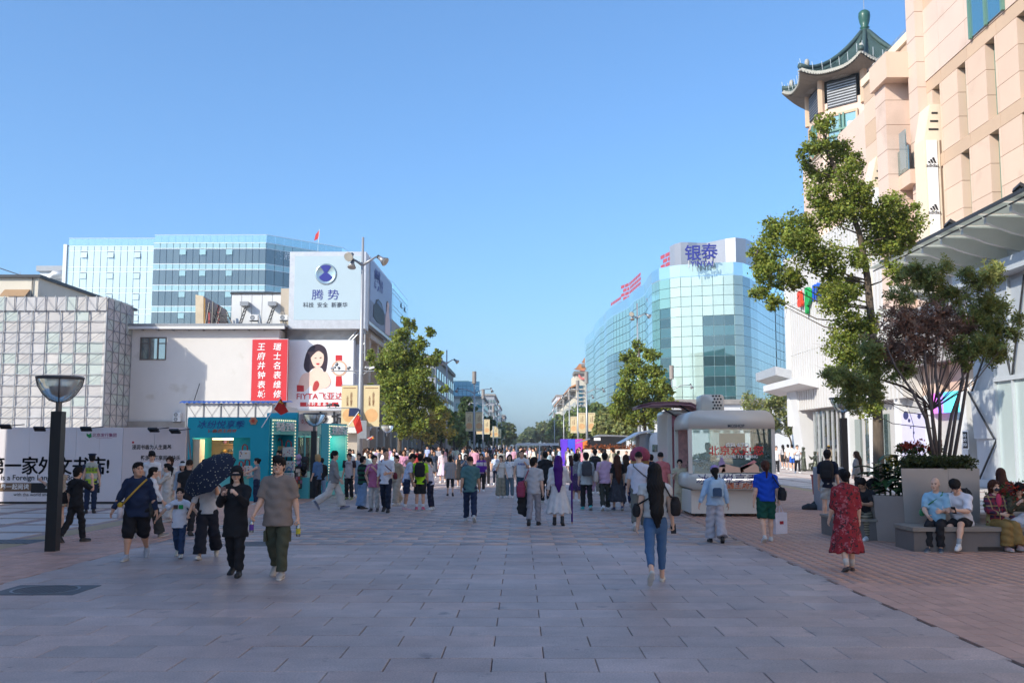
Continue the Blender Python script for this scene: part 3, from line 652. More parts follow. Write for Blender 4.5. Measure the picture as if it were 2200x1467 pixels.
# ---------------------------------------------------------------- left side of the street
m_white = mat('white_wall', (.64, .62, .595), rough=.8, var=.05, scale=.6, stain=((.50, .46, .40), .55, .63))
m_whitep = mat('white_panel', (.66, .67, .68), rough=.5, var=.04, scale=1)
m_grey = mat('grey_metal', (.30, .31, .33), rough=.45, metal=.6, var=.1)
m_dark = mat('dark_metal', (.045, .047, .052), rough=.5, metal=.3, var=.1)
m_black = mat('black_paint', (.018, .018, .02), rough=.4, var=.1)
m_conc = mat('old_concrete', (.30, .28, .26), rough=.9, var=.2, scale=1.2)
m_cream = mat('cream_render', (.66, .60, .50), rough=.85, var=.06, scale=.5, stain=((.52, .46, .38), .4, .62))
m_frame = mat('window_frame_brown', (.12, .10, .085), rough=.5)
m_pane = mat_glass('dark_pane', (.06, .09, .09), .22)
YS, YW = 78.0, 83.0
c0 = P(232, 639, YS); XSR = c0.x; ZT = c0.z
m_net = [mat('scaffold_net_%d' % i, c, rough=.85, var=.07, scale=1.6, orand=.06, stretch=(1, 1, 6)) for i, c in enumerate([(.52, .51, .51), (.55, .53, .51), (.47, .53, .50), (.52, .50, .49)])]
m_pole = mat('scaffold_pole', (.33, .35, .38), rough=.5, metal=.5)
m_brace = mat('scaffold_brace', (.12, .13, .17), rough=.6)
sb = thing('scaffolded_building', 'building wrapped in pale netting panels on a steel scaffold', 'building', (0, 0, 0))
MB().box(XSR - 30, XSR - .35, YS + .4, YW - .2, 0, ZT - .4).build('wall', m_conc, sb)
def net_panel(w, h, seed):
 q = np.random.default_rng(seed); n = 7; xs = np.linspace(0, w, n); zs = np.linspace(0, h, n); v = []; f = []
 for z in zs:
  for x in xs:
   e = min(x, w - x, z, h - z) > .01
   v.append((x, (q.normal(0, .012) + .02 * math.sin(x * 4 + z * 3 + seed) if e else 0), z))
 for j in range(n - 1):
  for i in range(n - 1): f.append((j*n+i, j*n+i+1, (j+1)*n+i+1, (j+1)*n+i))
 return v, f
PW, PH = 31 * YS / F_PX, 23.1 * YS / F_PX
TOPH = 29 * YS / F_PX
net_me = [[MB().add(*net_panel(PW, PH, s)).mesh('net_panel', m, True) for s in range(3)] for m in m_net]
net_top = [[MB().add(*net_panel(PW * .72, TOPH, s + 9)).mesh('net_panel', m, True) for s in range(2)] for m in m_net]
nr = int((ZT - TOPH - .1) / PH) + 1; ncf = 10
def pipe(name, a, b, r, m, par): return MB().tube([a, b], r, 6).build(name, m, par)
for i in range(14):
 o = obj('net_panel', net_top[rng.choice([0, 1, 3, 2, 0, 1])][i % 2], sb, (XSR - (i + 1) * PW * .72 + .03, YS - .12, ZT - TOPH + .02))
 x = XSR - i * PW * .72; pipe('pole', (x, YS - .2, ZT - TOPH - .1), (x, YS - .2, ZT + .12), .035, m_brace if i % 3 == 0 else m_pole, sb)
 if i % 2 == 0: pipe('brace', (x, YS - .22, ZT), (x - PW * .72, YS - .22, ZT - TOPH), .016, m_brace, sb)
 else: pipe('brace', (x, YS - .22, ZT - TOPH), (x - PW * .72, YS - .22, ZT), .016, m_pole, sb)
for i in range(ncf + 1):
 x = XSR - .28 - i * PW if i else XSR
 pipe('pole', (x, YS - .1, 0), (x, YS - .1, ZT - TOPH), .038, m_brace if i in (1, 4) else m_pole, sb)
for j in range(nr + 1):
 z = ZT - TOPH - j * PH
 if z < 0: break
 pipe('ledger', (XSR - .28 - ncf * PW, YS - .1, z), (XSR, YS - .1, z), .028, m_pole, sb)
 for i in range(ncf):
  x = XSR - .28 - (i + 1) * PW
  k = int(rng.choice([0, 1, 2, 3, 0, 1, 3])); obj('net_panel', net_me[k][int(rng.integers(0, 3))], sb, (x, YS, z - PH))
  if (i + j) % 2 == 0 or rng.random() < .5: pipe('brace', (x, YS - .13, z - PH), (x + PW, YS - .13, z), .014, m_brace, sb)
 obj('net_panel', MB().add(*net_panel(.25, PH - .05, 3)).mesh('net_panel', m_net[1], True), sb, (XSR - .27, YS, z - PH + .025))
dy = (YW - YS) / 4; side_me = [MB().add([(0, v[0], v[2]) if 1 else v for v in net_panel(dy - .05, PH - .05, s)[0]], net_panel(dy - .05, PH - .05, s)[1]).mesh('net_panel', m_net[(0, 2, 3)[s]], True) for s in range(3)]
for j in range(nr + 1):
 z = ZT - j * PH
 if z < PH: break
 pipe('ledger', (XSR + .05, YS, z), (XSR + .05, YW, z), .028, m_pole, sb)
 for i in range(4):
  obj('net_panel', side_me[int(rng.integers(0, 3))], sb, (XSR, YS + i * dy + .025, z - PH + .025))
  a, b = (z - PH, z) if (i + j) % 2 else (z, z - PH)
  pipe('brace', (XSR + .08, YS + i * dy, a), (XSR + .08, YS + (i + 1) * dy, b), .014, m_brace, sb)
for i in range(5): pipe('pole', (XSR + .05, YS + i * dy, 0), (XSR + .05, YS + i * dy, ZT + .1), .035, m_pole, sb)
a = P(276, 708, YW); b_ = P(600, 708, YW); zt = a.z
wb = thing('white_walled_building', 'low building with stained white wall, gutter and one brown window', 'building', (0, 0, 0))
wx0, wx1, wz0, wz1 = P(303, 726, YW).x, P(357, 726, YW).x, P(303, 772, YW).z, P(303, 726, YW).z
mb = MB(); X0, X1 = XSR - 1, b_.x
mb.box(X0, wx0, YW, YW + 9, 0, zt); mb.box(wx1, X1, YW, YW + 9, 0, zt); mb.box(wx0, wx1, YW, YW + 9, 0, wz0); mb.box(wx0, wx1, YW, YW + 9, wz1, zt)
mb.box(wx0, wx1, YW + .35, YW + 9, wz0, wz1, 0); mb.build('wall', m_white, wb)
MB().box(X0, X1, YW - .15, YW - .002, 0, P(300, 905, YW).z).build('base_course', m_conc, wb)
mb = MB(); mb.box(X0 - .2, X1 + .6, YW - .75, YW + 9.5, zt + .25, zt + .42); mb.build('roof', m_grey, wb)
MB().box(X0 - .2, X1 + .6, YW - .72, YW - .45, zt - .02, zt + .22).build('gutter', m_whitep, wb)
for k in range(9): x = X0 + 2 + k * (X1 - X0 - 2) / 9; MB().box(x, x + .08, YW - .44, YW - .002, zt - .12, zt + .2).build('gutter_bracket', m_grey, wb)
wf = MB(); w_ = wx1 - wx0; hh = wz1 - wz0
for x in (0, .36, .68, 1): wf.box(wx0 + w_ * x - .05, wx0 + w_ * x + .05, YW - .04, YW + .1, wz0, wz1)
wf.box(wx0 - .05, wx1 + .05, YW - .05, YW + .12, wz0 - .06, wz0 + .04); wf.box(wx0 - .05, wx1 + .05, YW - .05, YW + .12, wz1 - .04, wz1 + .06); wf.box(wx0, wx0 + w_ * .36, YW - .03, YW + .1, wz1 - .5, wz1 - .42); wf.box(wx0 + w_ * .68, wx1, YW - .03, YW + .1, wz1 - .5, wz1 - .42)
win = wf.build('window', m_frame, wb)
for x in (0, .36, .68): MB().box(wx0 + w_ * x + .06, wx0 + w_ * (x + .32), YW + .05, YW + .08, wz0, wz1).build('pane', m_pane, win)
q = P(415, 865, YW); MB().tube([(q.x, YW - .3, q.z - .4), (q.x + .6, YW - .3, q.z + 1.6)], .035, 6).build('pipe', m_dark, wb)
p0, p1 = P(278, 690, YW + 3), P(335, 706, YW + 9)
def aircon(px, py, Y, w, label, n=2):
 p = P(px, py, Y); t = thing('air_conditioner', label, 'air conditioner', (p.x, Y - .22, p.z), 0, 'outdoor air conditioner units')
 for k in range(n):
  z = -k * .62 * w; bo = MB(); bo.bbox(-w/2, w/2, -.18, .2, z - .6 * w, z, .02); c = bo.build('casing', m_whitep, t)
  fr = MB(); fr.lathe([(.25 * w, 0), (.25 * w, .02), (.2 * w, .02), (.2 * w, 0)], n=20); o = fr.build('fan_guard', m_dark, c); o.rotation_euler = (PI / 2, 0, 0); o.location = (-.1 * w, -.18, z - .3 * w)
  fb = MB(); fb.lathe([(0.001, 0), (.2 * w, .005)], n=20); o = fb.build('fan', m_grey, c); o.rotation_euler = (PI / 2, 0, 0); o.location = (-.1 * w, -.181, z - .3 * w)
 MB().box(-w * .45, w * .45, -.1, .215, -n * .62 * w - .06, -n * .62 * w - .01).build('bracket', m_dark, t)
aircon(383, 886, YW, .62, 'stacked pale air conditioner pair low on the stained white wall')
aircon(547, 678, 84.8, .75, 'single air conditioner on the white parapet near the steel strut', 1)
aircon(611, 678, 84.8, .7, 'single air conditioner on the white parapet beside the grey billboard', 1)
Yc = 95.0; a = P(83, 597, Yc)
t = thing('cream_building', 'plain cream building with dark roof edge behind the scaffold', 'building', (0, 0, 0))
MB().box(a.x - 20, a.x, Yc, Yc + 24, 0, a.z).build('wall', m_cream, t)
MB().box(a.x - 20.2, a.x + .3, Yc - .3, Yc + 24.3, a.z, a.z + .28).build('roof', m_dark, t)
p, q = P(10, 622, Yc), P(64, 640, Yc)
aw = MB(); aw.prism([(p.x, Yc - .01, p.z), (p.x, Yc - .9, q.z + .1), (p.x, Yc - .9, q.z + .02), (p.x, Yc - .01, p.z - .1)], (q.x - p.x, 0, 0)); aw.build('awning', mat('awning_brown', (.35, .22, .12), rough=.7), t)
MB().box(p.x + .2, q.x - .2, Yc - .03, Yc + .05, q.z - 2, q.z).build('window', m_pane, t)
MB().tube([P(70, 597, Yc - .1), P(68, 640, Yc - .1)], .05, 6).build('drainpipe', m_dark, t)
MB().tube([(a.x - 20, Yc + 30, P(0, 575, Yc + 30).z), P(58, 596, Yc + 30)], .06, 5).build('roof_rail', m_dark, t)
for px in (22, 43): pipe('roof_post', P(px, 585 if px > 40 else 590, Yc + 20), P(px, 612, Yc + 20), .05, m_grey, t)
Yp = 205; a, b_ = P(86, 583, Yp), P(150, 640, Yp)
t = thing('rooftop_plant_building', 'white block with air ducts on its roof beside the glass building', 'building', (0, 0, 0))
MB().box(a.x, b_.x + 3, Yp, Yp + 10, 0, a.z).build('wall', m_whitep, t)
MB().box(a.x - .6, b_.x + 2, Yp - .5, Yp + 6, a.z, a.z + 1.1).build('duct_box', m_grey, t)
p = P(120, 590, Yp); MB().tube([(p.x + 3, Yp - .6, p.z), (p.x, Yp - .6, p.z - .2), (p.x - 1.2, Yp - .6, p.z - 1.5), (p.x - 1.2, Yp - .6, p.z - 4)], .95, 12).build('duct', mat('duct_metal', (.5, .5, .5), rough=.4, metal=.6), t, True)
m_gl_lit = mat_glass('pale_lit_glass', (.58, .70, .70), .10, rough=.08, orand=.05)  # bright light on these panes is put into the pale tint
m_gl_dark = mat_glass('dark_office_glass', (.06, .075, .075), .10, rough=.015, wob=.5, orand=.25, wscale=.12)
m_gl_sp = mat_glass('spandrel_glass', (.30, .47, .45), .16, rough=.1, orand=.06)
m_gl_blue = mat_glass('blue_office_glass', (.08, .20, .30), .2, rough=.02, wob=.3, orand=.15)
m_mull = mat('mullion_blue', (.18, .30, .38), rough=.4, metal=.3)
m_band = mat('white_band', (.72, .78, .80), rough=.5)
m_rail = mat_glass('rail_glass', (.45, .70, .78), .12, rough=.05, alpha=.30, orand=.02)
gb = thing('glass_office_building', 'large glass office building with open casement windows and glass roof rail', 'building', (0, 0, 0))
YG = 181.0
def curtain_wall(par, A, B, zt, zb, ncol, floors, kind, fh, band, open_cols=(), depth=.06):
 """A, B plan points; each pane is its own piece"""
 A = Vector((A[0], A[1], 0)); B = Vector((B[0], B[1], 0)); d = (B - A); L = d.length; d.normalize(); nrm = Vector((d.y, -d.x, 0)); ang = math.atan2(d.y, d.x); cw = L / ncol
 def slot(nm, m, i, z0, z1, out=0, tilt=0, g=.05):
  me = MB().box(g, cw - g, -.03, .03, 0, z1 - z0 - g).mesh(nm, m)
  o = obj(nm, me, par, A + d * (cw * i) + nrm * out + Vector((0, 0, z0 + g / 2)), (tilt, 0, ang)); return o
 cache = {}
 def shared(nm, m, i, z0, z1, out=0, tilt=0, g=.05):
  k = (nm, m.name, round(z1 - z0, 2))
  if k not in cache: cache[k] = MB().box(g, cw - g, -.03, .03, 0, z1 - z0 - g).mesh(nm, m)
  return obj(nm, cache[k], par, A + d * (cw * i) + nrm * out + Vector((0, 0, z0 + g / 2)), (tilt, 0, ang))
 back = MB(); p = [A - nrm * .08, B - nrm * .08]
 back.add([(p[0].x, p[0].y, zb), (p[1].x, p[1].y, zb), (p[1].x, p[1].y, zt), (p[0].x, p[0].y, zt)], [(0, 1, 2, 3)]); back.build('mullion_grid', m_mull, par)
 z = zt
 for f in range(floors):
  for i in range(ncol):
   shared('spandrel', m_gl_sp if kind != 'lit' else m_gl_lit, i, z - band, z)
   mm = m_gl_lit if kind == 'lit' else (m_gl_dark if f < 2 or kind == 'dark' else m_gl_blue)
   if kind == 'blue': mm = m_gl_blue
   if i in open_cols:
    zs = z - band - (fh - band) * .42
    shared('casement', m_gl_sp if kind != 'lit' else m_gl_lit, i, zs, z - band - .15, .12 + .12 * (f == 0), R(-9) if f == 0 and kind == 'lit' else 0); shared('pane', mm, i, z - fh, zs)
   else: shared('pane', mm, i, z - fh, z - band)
  o = MB().box(0, L, -.06, .05, -.05, .07).build('band', m_band, par, loc=A + Vector((0, 0, z - band)), rot=(0, 0, ang)); o = MB().box(0, L, -.06, .05, -.05, .07).build('band', m_band, par, loc=A + Vector((0, 0, z)), rot=(0, 0, ang))
  z -= fh
xa, xb, xc = P(146, 529, YG).x, P(332, 529, YG).x, P(573, 523, YG).x
zl, zd = P(240, 529, YG).z, P(450, 523, YG).z; FH = 46.5 * YG / F_PX
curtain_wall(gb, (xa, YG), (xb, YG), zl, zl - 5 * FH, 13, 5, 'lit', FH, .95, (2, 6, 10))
curtain_wall(gb, (xb, YG - .4), (xc, YG - .4), zd, zd - 4 * FH, 17, 4, 'dark', FH, 1.05, (4, 7, 11))
p2 = (P(735, 535, 193).x, 193.0); p3 = (P(845, 610, 236).x, 236.0); p4 = (P(876, 652, 266).x, 266.0)
curtain_wall(gb, (xc, YG - .4), p2, zd, zd - 3 * FH, 9, 3, 'dark', FH, 1.05)
curtain_wall(gb, p2, p3, zd, zd - 4 * FH, 10, 4, 'blue', FH, 1.0)
curtain_wall(gb, p3, p4, zd, zd - 6 * FH, 8, 6, 'blue', FH, 1.0, (4, 6))
core = MB(); core.prism([(xa, YG + .2, 0), (xc - .2, YG + .2, 0), (p2[0] - .3, p2[1] + .2, 0), (p3[0] - .4, p3[1] + .2, 0), (p4[0] - .4, p4[1], 0), (xa, p4[1], 0)], (0, 0, zl - .2)); core.build('wall', m_band, gb)
MB().box(xa - .7, xa - .05, YG - .3, YG + 30, 0, zl + .3).build('end_wall', m_band, gb)
def glass_rail(par, A, B, z, h, n):
 A, B = Vector((*A, z)), Vector((*B, z)); d = B - A
 for i in range(n):
  a, b = A + d * (i / n), A + d * ((i + 1) / n - .004); MB().prism([a, b, b + Vector((0, 0, h)), a + Vector((0, 0, h))], (0, .03, 0)).build('rail_pane', m_rail, par)
 MB().tube([A + Vector((0, 0, h)), B + Vector((0, 0, h))], .05, 5).build('handrail', m_band, par)
glass_rail(gb, (xa, YG + .3), (xb, YG + .3), zl + .1, 1.45, 13); glass_rail(gb, (xb, YG), (xc, YG), zd + .1, 1.5, 16)
glass_rail(gb, (xc, YG), p2, zd + .1, 1.5, 9); glass_rail(gb, p2, p3, zd + .1, 1.5, 12); glass_rail(gb, p3, p4, zd + .1, 1.5, 8)
text('王 府', gb, mat('sign_white', (.8, .8, .8)), Vector((P(610, 552, 184).x, 183.2, P(610, 552, 184).z)), 1.6, (PI / 2, 0, math.atan2(p2[1] - YG, p2[0] - xc)))
p = P(683, 522, 190); m_red = mat('flag_red', (.55, .025, .018), rough=.7, var=.1, scale=4)
fl = thing('rooftop_flag', 'red flag on a thin pole on the glass building roof', 'flag', (p.x, 190, zd))
MB().tube([(0, 0, 0), (.25, 0, 4.6)], .05, 6).build('pole', m_band, fl)
MB().add([(.2, 0, 4.4), (-.5, .1, 3.6), (-.75, -.1, 2.3), (-.1, 0, 2.6), (.18, .06, 3.4)], [(0, 1, 2, 3, 4)]).build('cloth', m_red, fl)

# ---------------------------------------------------------------- corner building with the two big billboards
YB = 85.0
def ink(name, r, g, b, rough=.55): return mat(name, srgb(r, g, b), rough=rough, var=.03, scale=2)
i_blue = ink('ink_blue', 44, 52, 140); i_dk = ink('ink_dark', 60, 66, 78); i_white = ink('ink_white', 245, 245, 245); i_red = ink('ink_red', 196, 40, 46); i_black = ink('ink_black', 26, 26, 30)
m_alu = mat('aluminium_trim', (.62, .63, .65), rough=.4, metal=.5)
cb = thing('corner_shop_building', 'corner shop building with stone columns carrying the big billboards', 'building', (0, 0, 0))
m_tan = mat('tan_stone', (.44, .38, .31), rough=.75, var=.1, scale=.7)
xl, xr = P(492, 700, YB).x, P(772, 700, YB).x
zs = P(600, 705, YB).z
wall = MB(); wall.box(P(600, 700, YB).x, xr, YB + .3, YB + 46, 0, zs + 3.5); wall.box(xl, P(630, 700, YB).x, YB + .6, YB + 12, P(492, 712, YB).z - 4, P(492, 628, YB).z); wall.build('wall', m_tan, cb)
pa = MB(); z0, z1 = P(492, 706, YB).z, P(492, 630, YB).z; npl = 6; wpl = (P(625, 700, YB).x - xl) / npl
for k in range(npl): MB().box(xl + k * wpl + .02, xl + (k + 1) * wpl - .02, YB + .5, YB + .58, z0, z1).build('wall_panel', m_whitep, cb)
MB().box(xl - .1, P(625, 700, YB).x, YB + .4, YB + 12, z1, z1 + .15).build('parapet_cap', m_dark, cb)
p, q = P(617, 708, YB), P(765, 732, YB); v, f = [], []
for j in range(6):
 for i in range(17): v.append((p.x + (q.x - p.x) * i / 16, YB - .1 + .12 * math.sin(i * 1.7 + j) * (j not in (0, 5)), p.z + (q.z - p.z) * j / 5))
for j in range(5):
 for i in range(16): f.append((j*17+i, j*17+i+1, (j+1)*17+i+1, (j+1)*17+i))
MB().add(v, f).build('tarpaulin', mat('grey_tarpaulin', (.42, .42, .43), rough=.6, var=.12, scale=1.2), cb, True)
xf = xr + .02; zc = 7.2
for k in range(9):
 y = YB + 2 + k * 5.0
 MB().box(xf - .2, xf + .55, y, y + 1.1, 0, zc + 4).build('column', m_tan, cb)
 w = MB().box(xf - .1, xf + .02, y + 1.12, y + 4.98, .3, 3.2).build('shop_window', m_pane, cb); MB().box(xf, xf + .12, y + 1.12, y + 4.98, 3.2, 3.4).build('window_head', m_alu, w)
 MB().box(xf - .1, xf + .02, y + 1.12, y + 4.98, 4.4, 6.4).build('window', m_pane, cb)
 MB().box(xf, xf + .2, y + 1.12, y + 4.98, 3.4, 4.3).build('fascia', [m_whitep, mat('fascia_dark', (.06, .06, .07)), mat('fascia_green', (.1, .25, .14)), m_tan][k % 4], cb)
MB().box(xf - .3, xf + .7, YB + 1.8, YB + 47, zc + 4, zc + 4.4).build('cornice', m_tan, cb)
sh = thing('shop_sign', 'small white lettered shop sign on the stone front behind the lamp', 'sign', (xf + .5, P(808, 926, 99).y, P(808, 926, 99).z), 0)
MB().box(-.1, .1, -1.3, 1.3, -.55, .55).build('board', mat('sign_dark', (.05, .06, .07)), sh); text('SUUOO', sh, i_white, (.11, 0, 0), .75, (PI / 2, 0, PI / 2), bold=.02)
p, q = P(700, 884, YB), P(768, 925, YB); xs0 = P(560, 884, YB).x
MB().box(xs0, P(768, 884, YB).x, YB - .5, YB + .2, P(700, 930, YB).z, P(700, 882, YB).z).build('name_board', mat('cream_board', (.70, .66, .60), rough=.6), cb)
for ch, px in (('表', 688), ('城', 728)): text(ch, cb, i_black, P(px, 903, YB - .56), 1.35, bold=.015, ext=.03)
def frame_sign(name, label, px0, py0, px1, py1, Y, depth, face_m, fr=.28, bm=None):
 a, b = P(px0, py0, Y), P(px1, py1, Y); t = thing(name, label, 'billboard', (a.x, Y, b.z)); w, h = b.x - a.x, a.z - b.z
 MB().box(0, w, .06, depth, 0, h).build('cabinet', bm or m_whitep, t)
 for nm, bx in (('frame', (0, w, 0, .06, 0, fr)), ('frame', (0, w, 0, .06, h - fr * .5, h)), ('frame', (0, fr * .6, 0, .06, fr, h - fr * .5)), ('frame', (w - fr * .3, w, 0, .06, fr, h - fr * .5))): MB().box(*bx).build(nm, m_alu, t)
 MB().box(fr * .6, w - fr * .3, -.01, .06, fr, h - fr * .5).build('poster', face_m, t); return t, w, h
m_bbl = mat('poster_grey_blue', srgb(176, 196, 206), rough=.6, var=.03, scale=.3)
t, w, h = frame_sign('car_billboard', 'large grey-blue billboard with round blue emblem and four rows of characters', 623, 541, 784, 706, YB - 1.2, 1.8, m_bbl, .75)
cx, cz = P(706, 594, YB).x - t.location.x, P(706, 594, YB).z - t.location.z; r = 23 * YB / F_PX
o = MB().lathe([(r, 0), (r, .05), (r * .9, .07), (r * .86, .05), (.001, .05)], n=40).build('emblem', mat('emblem_silver', (.42, .52, .56), rough=.25, metal=.7), t, True); o.location = (cx, -.01, cz); o.rotation_euler = (PI / 2, 0, 0)
dr = [(math.sin(a) * r * .86, math.cos(a) * r * .86) for a in np.linspace(-.62, .62, 9)]
top = dr + [(.16 * r, .18 * r), (-.16 * r, .18 * r)]
MB().prism([(cx + x, -.09, cz + y) for x, y in top][::-1], (0, .02, 0)).build('emblem_top', i_blue, t)
bot = [(.10 * r, .17 * r), (.62 * r, -.28 * r)] + [(math.sin(a) * r * .70, -math.cos(a) * r * .70) for a in np.linspace(.95, -.95, 11)] + [(-.62 * r, -.28 * r), (-.10 * r, .17 * r)]
MB().prism([(cx + x, -.09, cz + y) for x, y in bot][::-1], (0, .02, 0)).build('emblem_drop', i_blue, t)
zz = lambda py: P(706, py, YB - 1.2).z - t.location.z
text('腾 势', t, i_blue, (cx, -.03, zz(635)), .95, bold=.0, sx=1.1); text('科技  安全  新豪华', t, i_dk, (cx, -.03, zz(656)), .47, bold=.004)
xs = P(784, 600, YB - 1.2).x; y1 = PXx(845, 640, xs + .3).y
zb, zt2 = PXx(790, 690, xs + .3).z, P(784, 541, YB - 1.2).z
m_grad = mat('poster_pale', srgb(150, 168, 196), rough=.5, var=.1, scale=.12)
t = thing('street_billboard', 'long side billboard with dark car, smiling woman and blue lettering', 'billboard', (xs + .12, YB + .7, zb)); L, H_ = y1 - YB - .7, zt2 - zb
MB().box(-.5, 0, 0, L, 0, H_).build('cabinet', m_alu, t); MB().box(0, .05, .15, L - .15, .3, H_ - .2).build('poster', m_grad, t)
MB().box(.05, .055, .15, L - .15, .3, H_ * .36).build('poster_ground', ink('poster_ground', 122, 130, 150), t)
text('2026款', t, i_blue, (.07, L * .30, H_ * .83), 1.1, (PI / 2, 0, PI / 2), bold=.02); text('腾势N9', t, i_blue, (.07, L * .34, H_ * .71), 1.75, (PI / 2, 0, PI / 2), bold=.01)
car = [(.12, .10), (.14, .30), (.20, .34), (.25, .43), (.33, .47), (.48, .45), (.56, .36), (.62, .30), (.62, .12), (.5, .08), (.3, .06)]
MB().prism([(.06, L * x, H_ * (y * .9 + .06)) for x, y in car], (.03, 0, 0)).build('poster_car', ink('poster_car', 34, 36, 52), t)
MB().prism([(.085, L * x, H_ * y) for x, y in ((.24, .40), (.32, .46), (.46, .44), (.52, .37))], (.03, 0, 0)).build('poster_car_glass', ink('poster_car_glass', 90, 110, 140), t)
wom = [(.66, .05), (.67, .30), (.71, .42), (.72, .50), (.76, .52), (.82, .50), (.84, .42), (.9, .30), (.9, .05)]
MB().prism([(.06, L * x, H_ * y) for x, y in wom], (.03, 0, 0)).build('poster_dress', ink('poster_pink', 224, 190, 184), t)
MB().prism([(.055, L * (.775 + .075 * math.sin(a)), H_ * (.52 + .15 * math.cos(a) - .06)) for a in np.linspace(0, 2 * PI, 16)[:-1]], (.03, 0, 0)).build('poster_hair', ink('poster_hair', 40, 26, 26), t)
MB().prism([(.08, L * (.775 + .045 * math.sin(a)), H_ * (.54 + .055 * math.cos(a))) for a in np.linspace(0, 2 * PI, 16)[:-1]], (.03, 0, 0)).build('poster_face', ink('poster_skin', 236, 196, 176), t)
t = thing('steel_truss', 'lattice steel truss bracing the corner of the car billboard', 'truss', (0, 0, 0))
a, b = P(757, 705, YB), P(783, 760, YB)
for i, (p, q) in enumerate((((775, 690), (775, 775)), ((784, 690), (784, 775)), ((775, 700), (784, 712)), ((784, 712), (775, 724)), ((775, 724), (784, 736)), ((784, 736), (775, 748)), ((775, 748), (784, 760)), ((770, 708), (748, 732)), ((775, 712), (753, 734)))): MB().tube([P(*p, YB - .7), P(*q, YB - .7)], .06, 5).build('strut', m_grey, t)
for k, (px, lab) in enumerate(((524, 'slanted lattice strut propping the white parapet next to the folded billboard back'), (584, 'slanted lattice strut propping the white parapet next to the grey billboard'))):
 t = thing('roof_strut', lab, 'strut', (0, 0, 0), 0, 'lattice struts on the low roof')
 for dx in (0, 5): MB().tube([P(px - 14 + dx, 706, YB - 1), P(px + 3 + dx, 657, YB - .2)], .05, 5).build('chord', m_dark, t)
 for j in range(6): MB().tube([P(px - 14 + 17 * j / 6, 706 - 49 * j / 6, YB - .7), P(px - 9 + 17 * (j + 1) / 6, 706 - 49 * (j + 1) / 6, YB - .7)], .03, 4).build('lacing', m_dark, t)
 MB().box(P(px, 657, YB).x - .3, P(px, 657, YB).x + .4, YB - .2, YB + .5, P(px, 657, YB).z, P(px, 657, YB).z + .35).build('bracket', m_grey, t)
t = thing('billboard_back', 'old billboard seen from behind with tangled steel supports', 'billboard', (0, 0, 0))
Yk = YW + 1.5; a, b = P(420, 633, Yk), P(486, 706, Yk); y2 = Yk + 5.5
MB().prism([P(420, 633, Yk), P(420, 706, Yk), P(437, 706, Yk), P(437, 636, Yk)], (0, .25, 0)).build('end_panel', mat('beige_sheet', (.60, .50, .36), rough=.7), t)
c1 = P(437, 636, Yk + .1); MB().prism([c1, P(437, 706, Yk + .1), P(490, 706, y2), P(486, 665, y2)], (0, .12, 0)).build('sheet', mat('grey_sheet', (.34, .32, .33), rough=.7, var=.15), t)
MB().prism([P(438, 640, Yk - .05), P(438, 706, Yk - .05), P(441, 706, Yk - .05), P(441, 641, Yk - .05)], (0, .05, 0)).build('edge_strip', mat('rust_orange', (.35, .20, .06), rough=.8), t)
for p, q in (((443, 655), (480, 706)), ((450, 650), (440, 706)), ((455, 705), (470, 655)), ((445, 690), (490, 690)), ((465, 664), (500, 706)), ((476, 660), (462, 706)), ((441, 668), (492, 680)), ((458, 648), (455, 706)), ((486, 668), (503, 706))): MB().tube([P(*p, Yk - .4), P(*q, Yk - .9)], .055, 5).build('strut', m_black, t)
for px in (447, 467): MB().prism([P(px, 668 if px < 450 else 655, Yk - .1), P(px, 705, Yk - .1), P(px + 4, 705, Yk - .1), P(px + 4, 668 if px < 450 else 655, Yk - .1)], (0, .05, 0)).build('red_strip', mat('faded_red', (.38, .08, .08), rough=.7), t)
m_redp = mat('poster_red', srgb(205, 48, 56), rough=.6, var=.05, scale=.5)
t, w, h = frame_sign('red_banner_sign', 'red sign with two columns of white brush characters', 541, 728, 616, 863, YB - 2.2, .35, m_redp, .1, m_redp)
for col, px in (('王府井钟表城', 561), ('瑞士名表维修', 595)):
 for k, ch in enumerate(col): q = P(px, 746 + k * 20.3, YB - 2.2); text(ch, t, i_white, (q.x - t.location.x, -.03, q.z - t.location.z), .68, bold=.008, shear=.12)
m_post = mat('poster_white', srgb(236, 234, 236), rough=.6, var=.02)
t, w, h = frame_sign('watch_billboard', 'white watch advertisement with dark-haired woman and red watch', 618, 730, 758, 882, YB - .9, 1.0, m_post, .16)
def flat(pts, m, nm, d=.03):                       # outline in photograph pixels laid on the poster
 MB().prism([Vector((P(x, y, YB - .9).x - t.location.x, -d, P(x, y, YB - .9).z - t.location.z)) for x, y in pts], (0, .012, 0)).build(nm, m, t)
def spl(pts, n=4):
 out = []; L = len(pts)
 for i in range(L):
  a, b, c, d = [np.array(pts[(i + k - 1) % L], float) for k in range(4)]
  for j in range(n): u = j / n; out.append(tuple(.5 * ((2*b) + (c-a)*u + (2*a-5*b+4*c-d)*u*u + (3*b-a-3*c+d)*u**3)))
 return out
sk_i = ink('poster_skin2', 240, 206, 188); hr_i = ink('poster_hair2', 50, 34, 48)
flat(spl([(653, 790), (655, 770), (664, 748), (682, 739), (698, 746), (704, 764), (703, 785), (698, 802), (690, 790), (672, 792), (662, 800)]), hr_i, 'hair_print', .018)
flat(spl([(640, 838), (644, 815), (652, 803), (668, 798), (676, 790), (690, 792), (696, 800), (706, 806), (712, 820), (700, 832), (684, 838), (672, 842), (668, 828), (655, 840)]), sk_i, 'shoulder_print', .024)
flat(spl([(668, 770), (670, 758), (680, 751), (692, 756), (696, 768), (693, 782), (685, 790), (674, 786)]), sk_i, 'face_print', .034)
